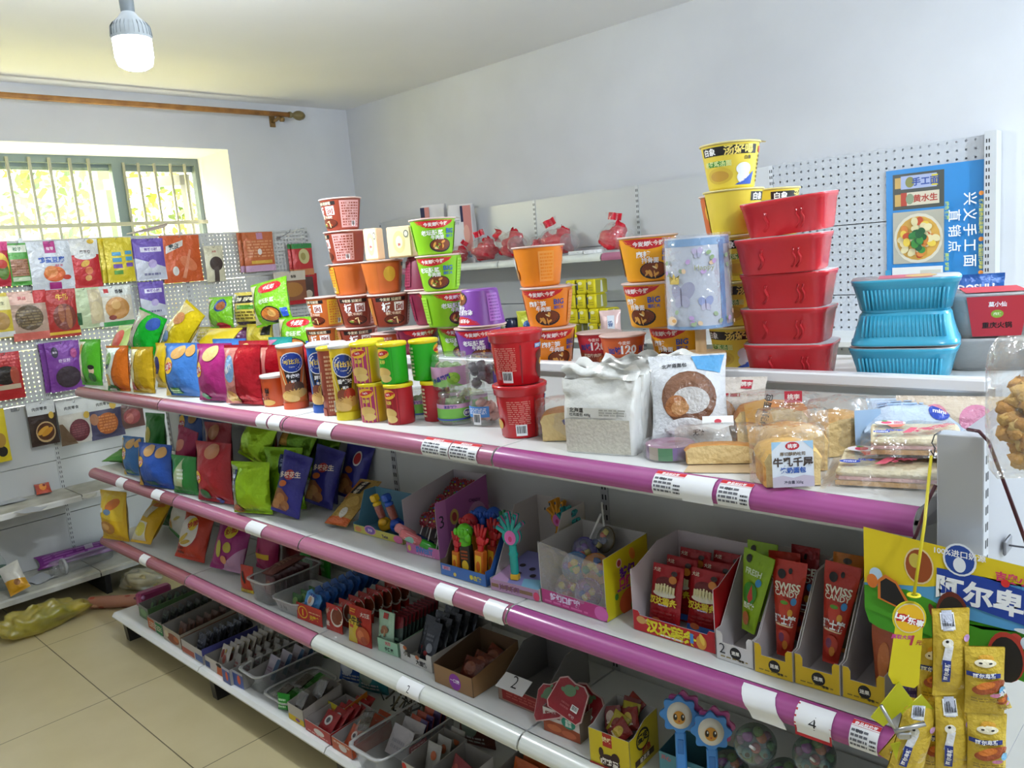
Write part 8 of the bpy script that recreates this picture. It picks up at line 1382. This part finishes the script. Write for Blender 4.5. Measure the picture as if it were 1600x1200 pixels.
m.panel([(-.035, -.04), (.0, .02), (.02, -.012), (-.018, -.055)], cp, (1, 0, 0), (0, -.15, 1), .002, yl); m.panel([(.004, -.03), (.03, .0), (.065, -.05), (.045, -.07), (.01, -.045)], cp + V((0, -.004, 0)), (1, .1, 0), (0, -.2, 1), .002, yl); m.panel([(-.012, -.075), (.004, -.07), (-.004, -.10)], cp + V((.0, -.003, 0)), (1, 0, 0), (0, 0, 1), .002, yl); m.build('ribbon', t_)
m = MB(); mt = mat('b8b8ba', 'metal'); m.tube([cp + V((-.026, -.012, -.01)), cp + V((-.014, -.014, -.035)), cp + V((-.002, -.012, -.055))], .0028, mt, 8); m.tube([cp + V((-.01, -.014, -.048)), cp + V((.03, -.016, -.034))], .0035, mt, 8); m.rbox(*(cp + V((-.006, -.018, -.058))), *(cp + V((.012, -.008, -.048))), mt, .002); m.build('clip', t_)
# maroon straps around the post
for lb, pts in (('maroon strap running down from the post top to the right', [(1512, 671, .01), (1530, 674, -.008), (1545, 690, -.012), (1575, 770, -.03), (1604, 850, -.05)]), ('maroon strap showing behind the yellow cord at the shelf end', [(1462, 758, -.012), (1450, 782, -.022), (1432, 835, -.03), (1417, 862, -.035)])):
    ps = [at(u, v, Y=y) for u, v, y in pts]; c0 = ps[0].copy(); m = MB(); m.tube([p - c0 for p in ps], .0026, '4a1420', 8); tag(m.build('strap', None, c0), lb, 'strap', 'maroon straps')
o = thing('wire_hook', 'thin black wire hook at the left edge of the post holding the yellow cord', 'hook', at(1468, 675, Y=-.006)); m = MB(); b_ = [at(u, v, Y=y) - o.location for u, v, y in ((1470, 674, .004), (1460, 680, -.008), (1456, 692, -.014), (1461, 700, -.018), (1459, 712, -.026), (1454, 704, -.028))]; m.tube(b_, .001, '2a2422', 6); m.build('wire', o)
# small final shifts so that neighbouring packs do not press into each other (metres)
NUDGE = {'snack_pack.004': (0.0113, 0.0098), 'snack_pack.006': (-0.0115, -0.0096), 'snack_pack.007': (0.0075, -0.001), 'snack_pack.008': (-0.0075, -0.005), 'snack_pack.009': (-0, 0.006), 'snack_pack.011': (0.0069, 0.0057), 'snack_pack.012': (-0.0069, -0.0057), 'snack_pack.013': (0.0047, 0.0038), 'snack_pack.014': (-0.0047, -0.0038), 'snack_pack.015': (-0.0001, -0.015), 'snack_pack.016': (0.0001, -0.024), 'snack_pack.017': (0.0006, -0.006), 'snack_pack.018': (-0.0008, 0.021), 'snack_pack.019': (0.0002, 0.024), 'snack_pack.024': (0.0069, 0.0057), 'snack_pack.025': (-0.0069, -0.0057), 'snack_pack.027': (-0, -0.006), 'snack_pack.028': (0, 0.006), 'chip_bag.003': (0.002, -0.0088), 'chip_bag.004': (-0.0073, -0.0053), 'chip_bag.005': (0.0073, 0.0053), 'chip_bag.007': (-0.0085, -0.0028), 'chip_bag.009': (-0.003, 0.0003), 'chip_bag.010': (-0.0083, -0.0034), 'chip_bag.011': (0.0058, -0.0014), 'chip_bag.012': (-0.0108, -0.0052), 'chip_bag.013': (0.0088, 0.014), 'chip_bag.014': (-0.0058, 0.0014), 'chip_bag.016': (0.0083, 0.0034), 'chip_can.002': (0.0005, -0.003), 'chip_can.004': (-0.006, -0.0008), 'chip_can.005': (-0.0065, 0.0041), 'chip_can.006': (0.015, -0.0007), 'chip_can.007': (0.0085, 0.0028), 'chip_can.008': (0.0045, -0.004), 'chip_can.009': (0.0038, -0.0046), 'chip_can.010': (-0, -0.003), 'chip_can.012': (-0.0291, -0.0074), 'chip_can.013': (0.0008, -0.0052), 'chip_can.014': (-0.0045, 0.004), 'chip_can.015': (-0.0038, 0.0046), 'candy_jar': (-0.018, 0.0029), 'candy_jar.003': (0.0338, 0.0092), 'toast_bag': (0.0007, -0.0238), 'toast_bag.001': (-0.0233, -0.0131), 'toast_bag.002': (-0.0088, 0.003), 'toast_bag.003': (0.002, 0.0148), 'bread_pack': (0.0087, 0.0036), 'bread_pack.001': (-0.0268, -0.0225), 'tape_tin': (-0.034, -0.0084), 'bread_pack.002': (0.0345, 0.0056), 'bread_pack.003': (-0.0348, -0.0034), 'bread_pack.004': (-0.0049, -0.0347), 'card_sheet': (0.0195, -0.022), 'bread_pack.005': (0.0042, -0.0347), 'bread_pack.006': (0.0054, -0.0346), 'bread_pack.007': (-0.0327, -0.0012), 'bread_pack.008': (-0.0019, -0.0246), 'bread_pack.009': (0.004, -0.0348), 'bread_pack.010': (-0.0112, 0.024), 'bread_pack.011': (0.0296, 0.0143), 'food_tray': (-0.0023, 0.0243), 'food_tray.001': (0.007, -0.026), 'food_tub': (-0.0017, -0.0025), 'hotpot_box': (0.0017, 0.0025), 'noodle_multipack.001': (0.003, -0.0003), 'noodle_multipack.002': (0.009, 0.0005), 'noodle_multipack.003': (0.0029, -0.0007), 'noodle_multipack.004': (-0.003, 0.0003), 'noodle_multipack.005': (-0.009, -0.0005), 'noodle_multipack.006': (-0.0029, 0.0007), 'chip_bag.019': (-0.0155, -0.0091), 'chip_bag.023': (0.0155, 0.0091), 'chip_bag.028': (-0.0052, -0.0108), 'chip_bag.029': (0.0089, -0.0339), 'chip_bag.030': (-0.0339, -0.0089), 'chip_bag.031': (-0.0067, 0.0207), 'chip_bag.032': (-0.0096, 0.0337), 'nut_bag.001': (0.029, 0.0017), 'nut_bag.002': (0.0011, -0.0121), 'nut_bag.003': (0.0158, 0.0138), 'chip_bag.034': (-0.005, -0.0033), 'chip_bag.036': (0.005, 0.0033), 'chip_bag.041': (-0.0107, -0.0006), 'chip_bag.042': (0.0107, -0.0144), 'snack_sachet.042': (0.0025, 0.0117), 'snack_sachet.045': (-0.005, 0.0006), 'snack_sachet.074': (0.0001, 0.005), 'snack_sachet.097': (0.0017, -0.0024), 'snack_sachet.098': (-0.0001, 0.012), 'snack_sachet.100': (-0.0011, -0.0028), 'snack_sachet.101': (0.0018, -0.0001), 'snack_sachet.102': (-0.0018, 0.0001), 'snack_sachet.103': (0.0016, -0.0001), 'snack_sachet.104': (0.0063, 0.0102), 'snack_sachet.105': (-0.0014, 0.0119), 'snack_sachet.112': (-0.0008, -0.0029), 'snack_sachet.113': (0.0008, 0.0029), 'snack_sachet.119': (-0.0001, 0.012), 'snack_pack.034': (-0.009, -0.0001), 'snack_pack.035': (0.009, 0.0001), 'snack_pack.036': (-0.0067, 0.0343), 'seaweed_bundle': (-0.0253, 0.0242), 'plastic_bag': (-0.003, -0.0147), 'food_roll': (0.003, 0.0147), 'paper_sheet': (-0.0164, -0.0309), 'paper_bag.001': (0.011, 0.0247), 'red_bundle': (-0.014, -0.0246), 'red_bundle.001': (0.003, -0.0001), 'red_bundle.002': (-0.035, 0.0003), 'red_bundle.003': (0.0215, -0.0075), 'red_bundle.004': (0.0268, 0.011), 'red_bundle.005': (0.0237, -0.0038), 'white_pack.001': (0.0318, -0.0146), 'tissue_pack.002': (-0.0133, 0.0122), 'tissue_pack.006': (-0.0113, 0.014), 'canister': (0.0048, 0.0076), 'herb_pack': (-0.0048, -0.0076), 'snack_pack.040': (0.0239, -0.0255)}
for n, (dx, dy) in NUDGE.items(): o = bpy.data.objects[n]; o.location.x += dx; o.location.y += dy
bpy.data.objects.remove(_to)
